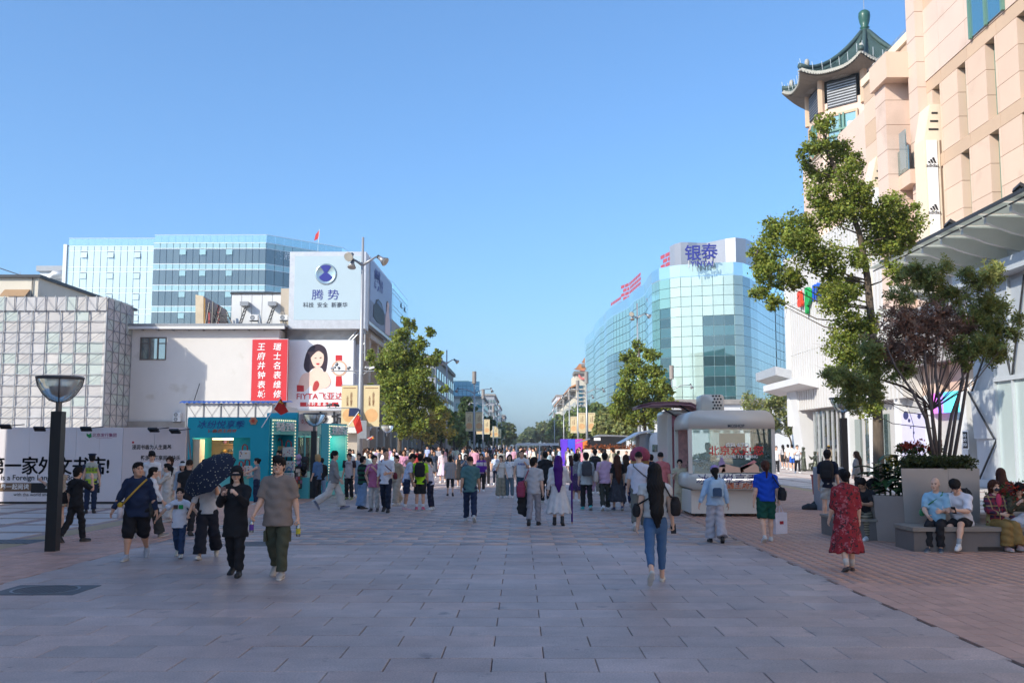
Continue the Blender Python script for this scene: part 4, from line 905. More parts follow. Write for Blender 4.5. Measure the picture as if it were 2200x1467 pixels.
flat(spl([(666, 770), (668, 752), (682, 745), (696, 752), (699, 768), (694, 760), (684, 754), (673, 762)]), hr_i, 'fringe_print', .044)
flat([(676, 769), (680, 768), (680, 770), (676, 770)], i_black, 'eye_print', .05); flat([(687, 768), (691, 767), (691, 769), (687, 770)], i_black, 'eye_print', .05); flat(spl([(679, 781), (684, 780), (687, 781), (683, 784)]), i_red, 'lip_print', .05)
flat(spl([(672, 838), (675, 822), (682, 818), (686, 826), (680, 838)]), ink('print_red_dress', 180, 60, 60), 'dress_print', .04)
flat(spl([(690, 830), (692, 806), (700, 798), (706, 806), (710, 824), (700, 834)]), sk_i, 'hand_print', .045)
flat([(638, 827), (653, 828), (653, 841), (638, 841)], i_red, 'red_block', .03)
flat([(721, 763), (735, 763), (735, 775), (721, 775)], i_red, 'watch_strap_print', .03); flat([(722, 808), (734, 808), (736, 830), (721, 830)], i_red, 'watch_strap_print', .03)
flat([(729 + 17 * math.sin(a), 791 - 17 * math.cos(a)) for a in np.linspace(0, 2 * PI, 24)[:-1]], ink('print_gold', 214, 176, 150), 'watch_case_print', .036); flat([(729 + 13 * math.sin(a), 791 - 13 * math.cos(a)) for a in np.linspace(0, 2 * PI, 24)[:-1]], i_white, 'watch_dial_print', .05)
flat([(645, 864), (727, 864), (727, 873), (645, 873)], i_red, 'red_strip', .03)
loc = lambda x, y, d=-.05: Vector((P(x, y, YB - .9).x - t.location.x, d, P(x, y, YB - .9).z - t.location.z))
text('FIYTA飞亚达', t, i_red, loc(687, 852), .68, bold=.006, sx=1.05); text('四 叶 草 系 列', t, i_white, loc(686, 868.5, -.06), .36, bold=.01)
a = P(758, 735, YB - .9); b2 = P(772, 742, YB + 4)
o = MB().box(a.x + .02, a.x + .35, YB, YB + 5.5, P(758, 905, YB).z, a.z - .1).build('side_panel', ink('panel_pale_grey', 196, 200, 206), t); o.parent = None; o.location = (0, 0, 0); o.name = 'side_billboard'; _props(o, 'pale blank side billboard round the corner from the watch advertisement', 'billboard')
# ---------------------------------------------------------------- construction hoarding
YH = 33.0; hx0, hxm, hx1 = P(-40, 1000, YH).x, P(262, 1000, YH).x, P(398, 1000, YH).x; zh = P(200, 918, YH).z
m_hoard = mat('hoarding_print', srgb(226, 222, 226), rough=.55, var=.03, scale=.8); m_hoard2 = mat('hoarding_print_warm', srgb(224, 212, 210), rough=.55, var=.04, scale=.5)
hd = thing('hoarding', 'grey printed construction hoarding announcing a foreign language bookshop', 'hoarding', (0, YH, 0))
npan = 6
for k in range(npan): MB().box(hx0 + (hxm - hx0) * k / npan + .004, hx0 + (hxm - hx0) * (k + 1) / npan - .004, 0, .08, .07, zh).build('panel', m_hoard, hd)
for k in range(2): MB().box(hxm + (hx1 - hxm) * k / 2 + .006, hxm + (hx1 - hxm) * (k + 1) / 2 - .004, .0, .08, .07, zh).build('panel', m_hoard2, hd)
MB().box(hx0, hx1, .01, .07, 0, .07).build('kickboard', m_black, hd)
for k in range(9): x = hx0 + (hx1 - hx0) * k / 8; MB().tube([(x, .12, 0), (x, .12, zh), (x, 1.1, 0)], .03, 6).build('support', m_grey, hd)
def ht(s, px, py, size, m, **kw): q = P(px, py, YH); return text(s, hd, m, (q.x, -.008, q.z), size, **kw)
[ht('第一家外文书店!', 105 + dx, 1003 + dy, .62, i_black, bold=0, sx=.93, spacing=.94) for dx, dy in ((-.9, 0), (0, .7), (.9, 0), (0, -.7))]; ht('is a Foreign Language Bookstore!', 108, 1026, .245, i_black, bold=.012, sx=1.0)
q0, q1 = P(-20, 1037, YH), P(67, 1055, YH); MB().box(q0.x, q1.x, -.012, -.002, q1.z, q0.z).build('caption_block', ink('block_brown', 116, 92, 70), hd)
q0, q1 = P(67.5, 1037, YH), P(214, 1058, YH); MB().box(q0.x, q1.x, -.012, -.002, q1.z, q0.z).build('caption_block', i_black, hd)
text('世界一起阅读', hd, i_white, (P(26, 1046, YH).x, -.02, P(26, 1046, YH).z), .19, bold=.01); text('与城市共同生活', hd, i_white, (P(140, 1047, YH).x, -.02, P(140, 1047, YH).z), .19, bold=.01)
ht('with the world and enjoy the city', 95, 1062, .15, i_black, bold=.004)
ht('北京发行集团', 225, 935, .135, ink('ink_plum', 150, 60, 110), bold=.01); ht('BEIJING PUBLISHING AND DISTRIBUTION', 224, 941, .028, ink('ink_plum', 0, 0, 0))
q = P(192, 935, YH); MB().prism([(q.x - .09, -.01, q.z + .07), (q.x - .02, -.01, q.z + .03), (q.x + .06, -.01, q.z + .08), (q.x + .08, -.01, q.z - .05), (q.x, -.01, q.z - .09), (q.x - .09, -.01, q.z - .01)][::-1], (0, .006, 0)).build('logo', ink('ink_green', 30, 140, 80), hd)
ht('浸润书香为人生奠基', 326, 961, .17, i_black, bold=.015, sx=.86); ht('畅游书海享阅读快乐', 345, 984, .17, i_black, bold=.015, sx=.86); ht('We', 377, 1040, .25, i_dk, bold=.01)
q = P(286, 950, YH); MB().box(q.x - .03, q.x + .03, -.01, 0, q.z - .03, q.z + .03).build('seal', i_red, hd)
for k, (px, py) in enumerate(((12, 916), (85, 921), (185, 921), (330, 923), (376, 926))):
 q = P(px, py, YH - .7); t = thing('floodlight', ['flat floodlight above the left edge of the hoarding', 'flat floodlight over the hoarding left of the black lamp post', 'flat floodlight over the hoarding right of the black lamp post', 'flat floodlight above the warm grey hoarding panel', 'flat floodlight on the hoarding next to the teal stall'][k], 'floodlight', (q.x, YH - .7, q.z), 0, 'floodlights along the hoarding')
 o = MB().bbox(-.17, .17, -.1, .1, -.03, .04, .02).build('head', m_dark, t); o.rotation_euler = (R(-35), 0, R(8 if k < 3 else -14)); MB().tube([(.02, .05, .02), (.25, .72, .08)], .018, 6).build('arm', m_dark, t)
q = P(247, 902, YH + 1.5);

# ---------------------------------------------------------------- site office and the row of stalls
m_teal = mat('teal_paint', srgb(26, 166, 188), rough=.5, var=.04, scale=1); m_teal2 = mat('teal_paint_light', srgb(110, 204, 202), rough=.5, var=.04, scale=1); m_mint = mat('mint_panel', srgb(150, 206, 200), rough=.5, var=.04)
m_wood = mat('shelf_wood', (.34, .21, .11), rough=.6, var=.15, scale=6, emit=None); m_int = mat('stall_interior', (.30, .20, .12), rough=.7, var=.2, scale=2)
m_lamp = mat('warm_lamp', (1, .9, .7), emit=(1.0, .78, .45), es=2.2)
Yo = 41.0; a, b = P(396, 866, Yo), P(580, 900, Yo)
so_ = thing('site_office', 'white panel site office with blue corrugated roof behind the teal stall', 'site office', (0, Yo, 0)); w = b.x - a.x; n = 5
for k in range(n):
 x0 = a.x + .1 + w * k / n; x1 = a.x + .1 + w * (k + 1) / n - .03; z1 = P(396, 866, Yo).z; pn = MB().box(x0, x1, 0, .06, .2, z1).build('wall_panel', m_whitep, so_)
 for s in (0, 1): MB().tube([(x0, -.02, z1 if s else z1 - 1.0), (x1, -.02, z1 - 1.0 if s else z1)], .006, 4).build('brace_wire', m_grey, pn)
 MB().box(x0 - .03, x0 + .01, -.03, .08, 0, z1).build('post', m_grey, so_)
MB().box(a.x + .1, b.x, .061, 5, .2, P(396, 866, Yo).z - .02).build('body', m_whitep, so_)
v = []; f = []; nn = 40
for i in range(nn + 1):
 x = a.x - .15 + (w + .5) * i / nn; zz_ = P(396, 864, Yo).z + .05 * (i % 2)
 v += [(x, -.14, zz_), (x, 2.6, zz_ + .12), (x, -.14, zz_ - .05)]
for i in range(nn): f += [(3*i, 3*i+3, 3*i+4, 3*i+1), (3*i+2, 3*i+5, 3*i+3, 3*i)]
MB().add(v, f).build('roof', mat('roof_blue', srgb(40, 90, 180), rough=.5, var=.1), so_)
good_m = [mat('goods_%d' % i, c, rough=.5, var=.2, scale=14) for i, c in enumerate([(.5, .06, .05), (.6, .5, .35), (.7, .65, .6), (.08, .12, .3), (.55, .3, .08), (.1, .25, .15), (.45, .2, .3), (.1, .1, .1)])]
good_me = [MB().bbox(-.09, .09, -.07, .07, 0, .17, .02).mesh('goods', m) for m in good_m] + [MB().ball((0, 0, .07), (.09, .07, .08), 8).mesh('goods', m, True) for m in good_m]
def shelf_unit(par, x0, x1, y, z0, z1, n, dens=.9):
 for k in range(n + 1):
  z = z0 + (z1 - z0) * k / n; s = MB().box(x0, x1, y - .28, y, z - .015, z + .015).build('shelf', m_wood, par)
  if k < n:
   x = x0 + .12
   while x < x1 - .08:
    if random.random() < dens: o = obj('goods', random.choice(good_me), s, (x, y - .15, z + .016)); o.scale = (random.uniform(.7, 1.1), 1, random.uniform(.7, 1.35 * (z1 - z0) / n / .3)); o.rotation_euler.z = random.uniform(-.2, .2)
    x += random.uniform(.17, .24)
 MB().box(x0 - .02, x1 + .02, y, y + .03, z0 - .3, z1 + .1).build('back_panel', m_int, par)
def bulb_row(par, a, b, n):
 for k in range(n):
  p = Vector(a).lerp(Vector(b), (k + .5) / n); MB().ball(p, .022, 6).build('bulb', mat('bulb_glow', (.8, .7, .5), emit=(1, .8, .5), es=.5), par)
Y1 = 34.6; xa, xb, xc = P(401, 1000, Y1).x, P(577, 1000, Y1).x, P(601, 1000, Y1 + .0).x
ztop = P(480, 899, Y1).z; zo = P(480, 940, Y1).z; xo0, xo1 = P(413, 1000, Y1).x, P(537, 1000, Y1).x
st = thing('souvenir_stall', 'teal souvenir stall with blue brush lettering and shelves of toys', 'stall', (0, Y1, 0)); D = 2.6
MB().box(xa, xb, -.06, .0, zo, ztop).build('fascia', m_teal, st); MB().box(xa, xo0, -.06, 0, 0, zo - .002).build('front_panel', m_teal, st); MB().box(xo1, xb, -.06, 0, 0, zo - .002).build('front_panel', m_teal, st)
MB().box(xo0, xo1, -.04, .0, 0, .95).build('counter_front', m_teal2, st); MB().box(xo0, xo1, -.12, .5, .952, 1.0).build('counter', m_wood, st)
MB().box(xa, xa + .06, .002, D, 0, ztop - .002).build('side_wall', m_teal, st); MB().box(xb - .06, xb, .002, D, 0, ztop - .002).build('side_wall', m_teal, st); MB().box(xa, xb, .002, D, ztop, ztop + .05).build('roof', m_teal, st); MB().box(xa + .06, xb - .06, D - .05, D, 0, ztop).build('back_wall', m_int, st)
MB().box(xo0 - .001, xo0 + .22, .05, .6, 1.0, zo - .05).build('pilaster', mat('cream_panel', (.68, .60, .46), rough=.6), st)
shelf_unit(st, xo0 + .3, xo1 - .05, D - .1, 1.0, zo + .1, 4); MB().box(xo0 + .3, xo1 - .1, 1.2, 1.3, zo - .06, zo - .02).build('strip_light', m_lamp, st)
q = P(478, 913, Y1); text('冰纷悦享季', st, i_blue, (q.x - .05, -.075, q.z), .30, shear=.25, bold=.0, sx=1.1); text('田', st, i_blue, (P(513, 910, Y1).x, -.075, P(513, 910, Y1).z), .14)
text('香遇王府井', st, ink('ink_rust', 190, 90, 60), (P(483, 926, Y1).x, -.075, P(483, 926, Y1).z), .13, shear=.2, bold=.015, sx=1.3)
text('北京王府井', st, i_dk, (P(459, 927, Y1).x, -.075, P(459, 927, Y1).z), .06); text('2', st, i_red, (P(450, 926, Y1).x, -.075, P(450, 926, Y1).z), .12, bold=.02)
q = P(546, 904, Y1); o = MB().prism([(math.sin(k * PI / 6) * (.15 if k % 2 else .12), 0, math.cos(k * PI / 6) * (.15 if k % 2 else .12)) for k in range(12)], (0, .04, 0)).build('badge', ink('badge_tan', 200, 140, 110), st); o.location = (q.x, -.12, q.z); o2 = MB().prism([(math.sin(k * PI / 6) * .06, -.02, math.cos(k * PI / 6) * .06) for k in range(12)], (0, .02, 0)).build('badge_centre', ink('badge_red', 190, 80, 60), o)
def stall_light(par, p, e=14):
 l = bpy.data.lights.new('stall_light', 'POINT'); l.energy = e; l.color = (1, .75, .48); l.shadow_soft_size = .25; o = bpy.data.objects.new('stall_light', l); C.objects.link(o); o.parent = par; o.location = p
stall_light(st, ((xo0 + xo1) / 2, 1.0, zo - .15), 30)
def at_line(pa, Ya, pb, Yb): a, b = P(pa, 1000, Ya), P(pb, 1000, Yb); return a.x, Ya, math.hypot(b.x - a.x, Yb - Ya), math.atan2(Yb - Ya, b.x - a.x)
def stall_b(pa, Ya, pb, Yb, pyt, pyo, name, label, sign):
 x, y, L, an = at_line(pa, Ya, pb, Yb); zt, zo = P(pa, pyt, Ya).z, P(pa, pyo, Ya).z
 t = thing(name, label, 'stall', (x, y, 0), an); wd = .1
 MB().box(0, L, -.05, 0, zo, zt).build('fascia', m_teal2, t); MB().box(0, wd, -.05, 0, 0, zo - .002).build('post', m_teal, t); MB().box(L - wd, L, -.05, 0, 0, zo - .002).build('post', m_teal2, t)
 MB().box(.003, .05, .002, 1.5, 0, zt - .002).build('side_wall', m_teal, t); MB().box(L - .05, L - .003, .002, 1.5, 0, zt - .002).build('side_wall', m_teal, t); MB().box(0, L, .002, 1.5, zt, zt + .05).build('roof', m_teal, t); MB().box(.05, L - .05, 1.45, 1.5, 0, zt).build('back_wall', m_int, t)
 MB().box(wd, L - wd, -.04, .02, 0, .9).build('counter_front', m_teal2, t); shelf_unit(t, .15, L - .15, 1.4, .9, zo, 4); MB().box(.2, L - .2, .6, .7, zo - .05, zo - .01).build('strip_light', m_lamp, t); stall_light(t, (L / 2, .6, zo - .2))
 bulb_row(t, (.05, -.07, .8), (.05, -.07, zt), 18); bulb_row(t, (L - .05, -.07, .8), (L - .05, -.07, zt), 18); bulb_row(t, (.1, -.07, zt - .05), (L - .1, -.07, zt - .05), 10)
 text(sign, t, i_white, (L / 2, -.1, (zo + zt) / 2 - .02), .36, ext=.03, sx=L / 1.75)
stall_b(579, 34.7, 631, 36.2, 899, 933, 'bag_stall', 'pale teal stall with bulb-lined frame and white four-character sign', '书香至味')
stall_b(702, 38.45, 744, 39.85, 912, 936, 'magnet_stall', 'far end stall with bulbs and white lettered sign near the flag', '王府井记')
xq, yq, L, an = at_line(632, 36.25, 701, 38.4); zt, zo, zm = P(632, 886, 36.25).z, P(632, 937, 36.25).z, P(640, 925, 36.25).z
t = thing('food_stall', 'mint stall with pink sign panel and glass windows behind the lamp', 'stall', (xq, yq, 0), an)
MB().box(.1, L, -.05, 0, zo, zt - .4).build('fascia', m_mint, t); MB().box(0, .1, -.08, 1.2, 0, zt).build('post', m_teal, t); MB().box(L - .5, L, -.065, 1.2, 0, zt - .38).build('end_panel', m_teal, t)
MB().box(.12, 1.35, -.12, -.055, zm, zt - .05).build('sign_panel', ink('sign_pink_grey', 214, 200, 204), t); text('大宇前人', t, i_red, (.85, -.13, (zm + zt) / 2), .22, bold=.004, shear=.2); text('◎', t, i_red, (.3, -.13, (zm + zt) / 2), .18)
for k in range(3):
 w = (L - .65) / 3; x0 = .13 + k * w; MB().box(x0, x0 + w - .06, -.03, 0, .95, zo - .02).build('window', mat_glass('stall_glass', (.3, .25, .22), .12, alpha=.3), t); MB().box(x0 + w - .055, x0 + w - .005, -.05, 0, 0, zo - .002).build('mullion', m_teal2, t)
MB().box(.12, L - .5, -.04, -.002, 0, .93).build('counter_front', m_mint, t); MB().box(.12, L - .5, 1.1, 1.15, 0, zt - .3).build('back_wall', mat('stall_back', (.5, .4, .33)), t); stall_light(t, (L / 2, .5, zo - .2))
for k in range(5): x = .4 + k * .3; MB().tube([(x, -.08, zo + .1), (x + .08, -.09, zo + .04), (x + .16, -.08, zo + .1)], .01, 5).build('garland', m_teal, t)
m_canvas = mat('canvas_white', (.66, .63, .58), rough=.8, var=.08, scale=20)
m_cprint = [good_m[0], good_m[3], good_m[6], good_m[4]]
def tote(px, py, Y, w, h, label, hm=None, body=None):
 p = P(px, py, Y); t = thing('tote_bag', label, 'bag', (p.x, Y, p.z), 0, 'printed canvas bags hanging at the stalls')
 MB().bbox(-w/2, w/2, -.06, .06, -h, 0, .03).build('body', body or m_canvas, t)
 for s in (-.045, .045): MB().tube([(-w * .25, s, 0), (-w * .2, s, h * .5), (-.02, s, h * .68), (w * .2, s, h * .5), (w * .25, s, 0)], .014, 6).build('handle', hm or mat('handle_red', (.3, .05, .05)), t)
 for k in range(7): x, z = random.uniform(-w * .38, w * .38), random.uniform(-h * .85, -h * .15); MB().box(x - .02, x + .02, -.064, -.06, z - .018, z + .02).build('print', random.choice(m_cprint), t)
tote(526, 967, Y1 - .3, .36, .30, 'white canvas tote with red print hanging at the opening of the teal stall'); tote(518, 1003, Y1 - .45, .3, .3, 'pinkish tote bag hanging behind the polka dot umbrella', body=mat('canvas_rose', (.6, .42, .38))); tote(531, 1000, Y1 - .3, .34, .34, 'white canvas tote hanging under another tote beside the umbrella')
tote(620, 960, 35.6, .4, .34, 'white tote with dotted print hung highest between the two stalls'); tote(621, 990, 35.6, .4, .34, 'cream tote bag hung below the dotted tote between the stalls', hm=m_black); tote(621, 1015, 35.5, .36, .3, 'blue handled tote hung lowest between the stalls', hm=mat('handle_blue', (.1, .25, .45))); tote(601, 958, 35.9, .34, .4, 'tan paper style bag inside the bulb-lined stall', body=mat('canvas_tan', (.5, .36, .2)))
for k, (px, py, c, lab) in enumerate(((641, 985, (.45, .35, .6), 'lilac baseball cap hung on the cap rack'), (655, 990, (.05, .05, .06), 'black and white baseball cap hung on the cap rack'), (640, 1010, (.02, .02, .022), 'black baseball cap low on the cap rack'), (653, 1009, (.018, .018, .02), 'second black baseball cap low on the cap rack near the booth corner'))):
 o = hat_geo('cap').build('baseball_cap', cloth(c), None, True, label=lab, cat='cap', group='caps on the stall rack'); o.location = P(px, py, 36.35); o.scale = (1.25,) * 3; o.rotation_euler = (R(-60), 0, PI)
p = P(645, 1040, 36.3); t = thing('postcard_rack', 'wire rack of colourful postcards beside the bag stall', 'rack', (p.x, 36.3, 0), R(60))
MB().box(-.32, .32, -.03, .03, .35, 1.1).build('frame', m_dark, t)
for i in range(5):
 for j in range(5): MB().box(-.29 + i * .12, -.19 + i * .12, -.05, -.035, .4 + j * .135, .52 + j * .135).build('card', random.choice(good_m), t)
for s in (-.25, .25): MB().tube([(s, 0, 0), (s, 0, .4)], .015, 6).build('leg', m_dark, t)
p = P(660, 1050, 36.6); t = thing('display_box', 'low teal display box with a white label at the stall front', 'box', (p.x, 36.6, 0), R(68)); MB().bbox(-.3, .3, -.25, .25, 0, .75, .02).build('body', m_teal2, t); MB().box(-.1, .1, -.256, -.25, .42, .56).build('sticker', i_white, t)
def flag(px0, py0, px1, py1, Y, pts, label, cat='flag'):
 a, b = P(px0, py0, Y), P(px1, py1, Y); t = thing('red_flag', label, cat, a, 0, 'small red flags on slanting poles')
 MB().tube([(0, 0, 0), b - a], .018, 6).build('pole', i_white, t); q = [P(x, y, Y) - a for x, y in pts]
 q = spl3(q); MB().prism([v + Vector((0, .05 * math.sin(i * 1.3), 0)) for i, v in enumerate(q)], (0, .008, 0)).build('cloth', m_red, t)
 c = P(*pts[1], Y) - a
 for k in range(2): MB().lathe([(.001, 0), (.04 - .015 * k, 0)], n=5).build('star', ink('star_yellow', 240, 200, 60), t, loc=(b - a) * .9 + Vector((.05 + .07 * k, -.06, -.06 - .05 * k)), rot=(PI / 2, 0, 0))
def spl3(p):
 out = []
 for i in range(len(p)): a, b = p[i], p[(i + 1) % len(p)]; out += [a, a.lerp(b, .5)]
 return out
flag(562, 918, 604, 853, Y1 - .4, [(603, 855), (588, 878), (604, 892), (619, 884), (611, 868)], 'red flag on a slanting pole at the corner of the teal stall')
flag(745, 918, 771, 884, 42.2, [(770, 886), (758, 905), (768, 932), (779, 925), (775, 903)], 'red flag on a slanting pole beside the banner pole')
flag(788, 945, 800, 937, 62, [(789, 940), (803, 937), (801, 942), (795, 945)], 'small red flag hanging over the shop front behind the crowd')

# ---------------------------------------------------------------- right side: shopping mall with pagoda tower
XF = 22.5
m_beige = mat('beige_stone', (.66, .485, .375), rough=.7, var=.05, stain=((.54, .39, .30), .45, .60), scale=.35, orand=.045, bump=.04, bscale=30); m_pink = mat('pink_stone', (.66, .50, .415), rough=.7, var=.05, stain=((.56, .42, .34), .4, .60), scale=.35, orand=.04)
m_tanst = mat('tan_stone_band', (.56, .40, .28), rough=.7, var=.06, scale=.5, orand=.05); m_creamst = mat('cream_stone', (.72, .62, .48), rough=.65, var=.04)
m_gfr = mat('green_frame', (.12, .24, .19), rough=.45, var=.06); m_gwin = mat_glass('green_window', (.05, .16, .17), .22, orand=.15); m_jt = mat('stone_joint', (.25, .16, .11), rough=.9)
m_bwin = mat_glass('blue_window', (.03, .15, .22), .3)
ml = thing('shopping_mall', 'beige stone shopping mall with tall slots, pilasters and white ribbed lower storeys', 'building', (0, 0, 0))
def pane_x(nm, m, x, y0, y1, z0, z1, par, d=.08): return MB().box(x, x + d, y0, y1, z0, z1).build(nm, m, par)
ZA0, ZA1, YA0, YA1 = 9.6, 36.0, 30.0, 53.6
MB().box(XF + .55, XF + 25, YA0 - 95, YA1, 0, ZA1).build('wall', m_beige, ml)
slots = [(46.2 + 3.1 * k, z) for k in range(-6, 3) for z in (14.8, 19.3, 28.4)]
bandz = [11.9, 12.5, 16.7, 17.4, 21.2, 21.9, 26.0, 26.6, 30.4, 31.0, 36.0]
rowz = [ZA0]
for b in bandz: rowz.append(b)
for r in range(len(rowz) - 1):
 z0, z1 = rowz[r], rowz[r + 1]; thin = z1 - z0 < 1
 subs = [(z0, z1)] if thin else [(z0 + (z1 - z0) * k / 3, z0 + (z1 - z0) * (k + 1) / 3) for k in range(3)]
 for a, b in subs:
  y = YA0
  while y < YA1 - .01:
   ye = y + 3.1
   sl = [s for s in slots if y <= s[0] < ye and abs(s[1] - (z0 + z1) / 2) < 1.6 and not thin]
   if y < 36 : y = ye; continue
   if sl:
    c = sl[0][0]; pane_x('stone_panel', m_beige, XF, y + .012, c - .48, a + .012, b - .012, ml, .5); pane_x('stone_panel', m_beige, XF, c + .48, min(ye, YA1) - .012, a + .012, b - .012, ml, .5)
   else: pane_x('stone_panel', m_tanst if thin else m_pink, XF - (.0 if thin else .04), y + .012, min(ye, YA1) - .012, a + .012, b - .012, ml, .5)
   y = ye
for y, z in slots:
 if y > 36: MB().box(XF + .5, XF + .549, y - .47, y + .47, z - 2.15, z + 2.1).build('slot_window', m_gwin, ml); MB().box(XF + .42, XF + .5, y + .36, y + .46, z - 2.15, z + 2.1).build('slot_frame', m_gfr, ml)
MB().box(XF, XF + .549, YA0 - 95, 36, 0, ZA1).build('added_south_wing', m_beige, ml)  # unseen wing, added to bounce warm sunlight into the street
for k in range(14): MB().box(XF - .1, XF + .02, -58 + k * 6.6, -54 + k * 6.6, 12, 30).build('added_south_window', m_gwin, ml)
p, q = PXx(2090, 68, XF), PXx(2160, 30, XF)
MB().box(XF - .12, XF - .06, q.y, p.y, 22.0, 25.9).build('big_window', m_bwin, ml)
for y in (q.y, p.y, (p.y + q.y) / 2): MB().box(XF - .2, XF - .05, y - .09, y + .09, 21.95, 26).build('window_frame', m_gfr, ml)
MB().box(XF - .5, XF + .54, YA1 + .0, YA1 + 1.2, 9, 36.2).build('pilaster', m_pink, ml)
for k in range(18): MB().box(XF - .505, XF - .5, YA1, YA1 + 1.2, 10 + k * 1.45, 10.03 + k * 1.45).build('joint', m_jt, ml); MB().box(XF - .5, XF + .5, YA1 - .004, YA1, 10 + k * 1.45, 10.03 + k * 1.45).build('joint', m_jt, ml)
ZB = 25.2; YB0, YB1 = YA1 + 1.2, 63.4
MB().box(XF + .5, XF + 22, YB0, YB1, 0, ZB - .3).build('wall_low', m_pink, ml); MB().box(XF + 3.6, XF + 22, YB1, 90, 0, ZB + 2).build('rear_wall', m_pink, ml)
rz = [9.5 + 1.45 * k for k in range(11)] + [ZB]
winB = [(58.9, 21.6), (60.6, 18.4), (62.2, 17.0)]
for a, b in zip(rz[:-1], rz[1:]):
 y = YB0
 while y < YB1 - .1:
  ye = min(y + 2.2, YB1); skip = any(y - .3 < w[0] < ye + .3 and a < w[1] + 1.2 and b > w[1] - 1.2 for w in winB)
  if skip:
   w = [w for w in winB if y - .3 < w[0] < ye + .3][0]
   if w[0] - .45 > y: pane_x('stone_panel', m_beige, XF, y + .01, w[0] - .45, a + .01, b - .01, ml, .45)
   if w[0] + .45 < ye: pane_x('stone_panel', m_beige, XF, w[0] + .45, ye - .01, a + .01, b - .01, ml, .45)
  else: pane_x('stone_panel', m_beige if int(a) % 3 else m_tanst, XF, y + .01, ye - .01, a + .01, b - .01, ml, .45)
  y = ye
for y, z in winB:
 wd = MB().box(XF + .44, XF + .499, y - .44, y + .44, z - 1.3, z + 1.3).build('window', m_gwin, ml)
 for k in range(4): MB().box(XF + .38, XF + .44, y - .44, y + .44, z - 1.3 + k * .85, z - 1.22 + k * .85).build('glazing_bar', m_gfr, wd)
 for s in (-.44, .38): MB().box(XF + .36, XF + .44, y + s, y + s + .06, z - 1.3, z + 1.3).build('frame', m_gfr, wd)
MB().box(XF - .15, XF + .6, YB0, YB1, ZB, ZB + .5).build('parapet', m_creamst, ml)
v = []; f = []
for k in range(140): # razor wire coil on the parapet
 a = k * .9; y = YB0 + 1 + k * .05; v.append((XF + .2 + .22 * math.cos(a), y, ZB + .75 + .22 * math.sin(a)))
MB().tube(v, .012, 4).build('razor_wire', m_grey, ml)
p = PXx(1930, 165, XF - .7); yb = 55.7
MB().box(XF - 1.5, XF - .02, yb, yb + 1.6, 9, 22.6).build('pier', m_pink, ml); MB().box(XF - 1.75, XF - .02, yb - 1.0, yb + 1.7, 22.6, 24.1).build('pier_head', m_beige, ml)
for k in range(10): MB().box(XF - 1.505, XF - 1.5, yb, yb + 1.6, 10 + k * 1.45, 10.03 + k * 1.45).build('joint', m_jt, ml); MB().box(XF - 1.5, XF - .02, yb - .004, yb, 10 + k * 1.45, 10.03 + k * 1.45).build('joint', m_jt, ml)
a, b = PXx(1912, 372, XF - .6), PXx(1966, 350, XF - .6)
MB().box(XF - .9, XF - .02, b.y, a.y, a.z - 1.6, a.z - .8).build('balcony', m_beige, ml)
n = 4
for k in range(n): MB().box(XF - .92, XF - .89, b.y + (a.y - b.y) * k / n + .03, b.y + (a.y - b.y) * (k + 1) / n - .03, a.z - .78, a.z + .6).build('balcony_glass', mat_glass('balcony_glass', (.2, .35, .35), .2, alpha=.4), ml)
MB().box(XF - .93, XF - .88, b.y + .4, b.y + 1.3, a.z - .6, a.z + 1.6).build('blue_glass', m_bwin, ml)
def bay(Y, xi, xo, z0, z1, label_banner, texts):
 w = xo - xi
 b = MB(); b.box(xi, xo + .8, Y, Y + 1.4, z0, z1); b.build('bay', m_creamst, ml)
 c = MB(); c.prism([(xi, Y, z1), (xo + .5, Y, z1), (xo + .5, Y, z1 + 1.9), (xi + w * .55, Y, z1 + 1.9)], (0, 1.4, 0)); hd_ = c.build('bay_head', m_creamst, ml)
 for k in range(3): MB().box(xi + w * (.65 - .14 * (2 - k)), xi + w * 1.15, Y - .01, Y + .05, z1 + .45 + k * .45, z1 + .56 + k * .45).build('vent_slot', m_black, hd_)
 MB().box(xo + .12, xo + .2, Y - .02, Y, z0, z1 - .1).build('groove', m_jt, ml)
 t = thing('wall_banner', label_banner, 'banner', (xi + .08, Y - .03, z0 + .05), 0); MB().box(0, w - .12, -.02, .01, 0, z1 - z0 - .15).build('cloth', mat('banner_white', (.80, .80, .81), rough=.6, var=.03), t)
 for zz_ in texts:
  text('adidas', t, i_black, ((w - .12) / 2, -.03, zz_), .26, bold=.02, sx=1.05)
  for k in range(3): x0 = (w - .12) / 2 - .19 + k * .15; hgt = .12 + .105 * k; MB().prism([(x0, -.03, zz_ + .13), (x0 + .10, -.03, zz_ + .13), (x0 + .10 - .30 * hgt - .02, -.03, zz_ + .13 + hgt), (x0 - .30 * hgt - .04, -.03, zz_ + .13 + hgt * .88)], (0, .01, 0)).build('logo_bar', i_black, t)
a, b = P(1986, 298, 52.2), P(2022, 498, 52.2)
bay(52.2, a.x, b.x, 11.2, a.z, 'white adidas banner hanging on the beige bay beside the pilaster', [a.z - 11.2 - 1.55, a.z - 11.2 - 4.1])
p = P(1880, 400, 61.0); bay(61.0, p.x - .3, p.x + .55, 11.0, p.z, 'pale banner on the farther bay behind the ginkgo crown', [])
p = P(1958, 420, 56.5); t = thing('wall_lamp', 'caged double wall lamp on the beige facade left of the banner', 'lamp', (XF - .6, p.y, p.z));
for k in range(2): MB().bbox(-.25, .25, -.3, .3, -.42 + k * .44, -.02 + k * .44, .04).build('lamp_box', mat('lamp_glass', (.5, .5, .46), rough=.3), t); MB().box(-.27, .27, -.32, .32, -.45 + k * .44, -.42 + k * .44).build('cage', m_dark, t)
MB().box(.25, .6, -.1, .1, -.1, .1).build('arm', m_dark, t)
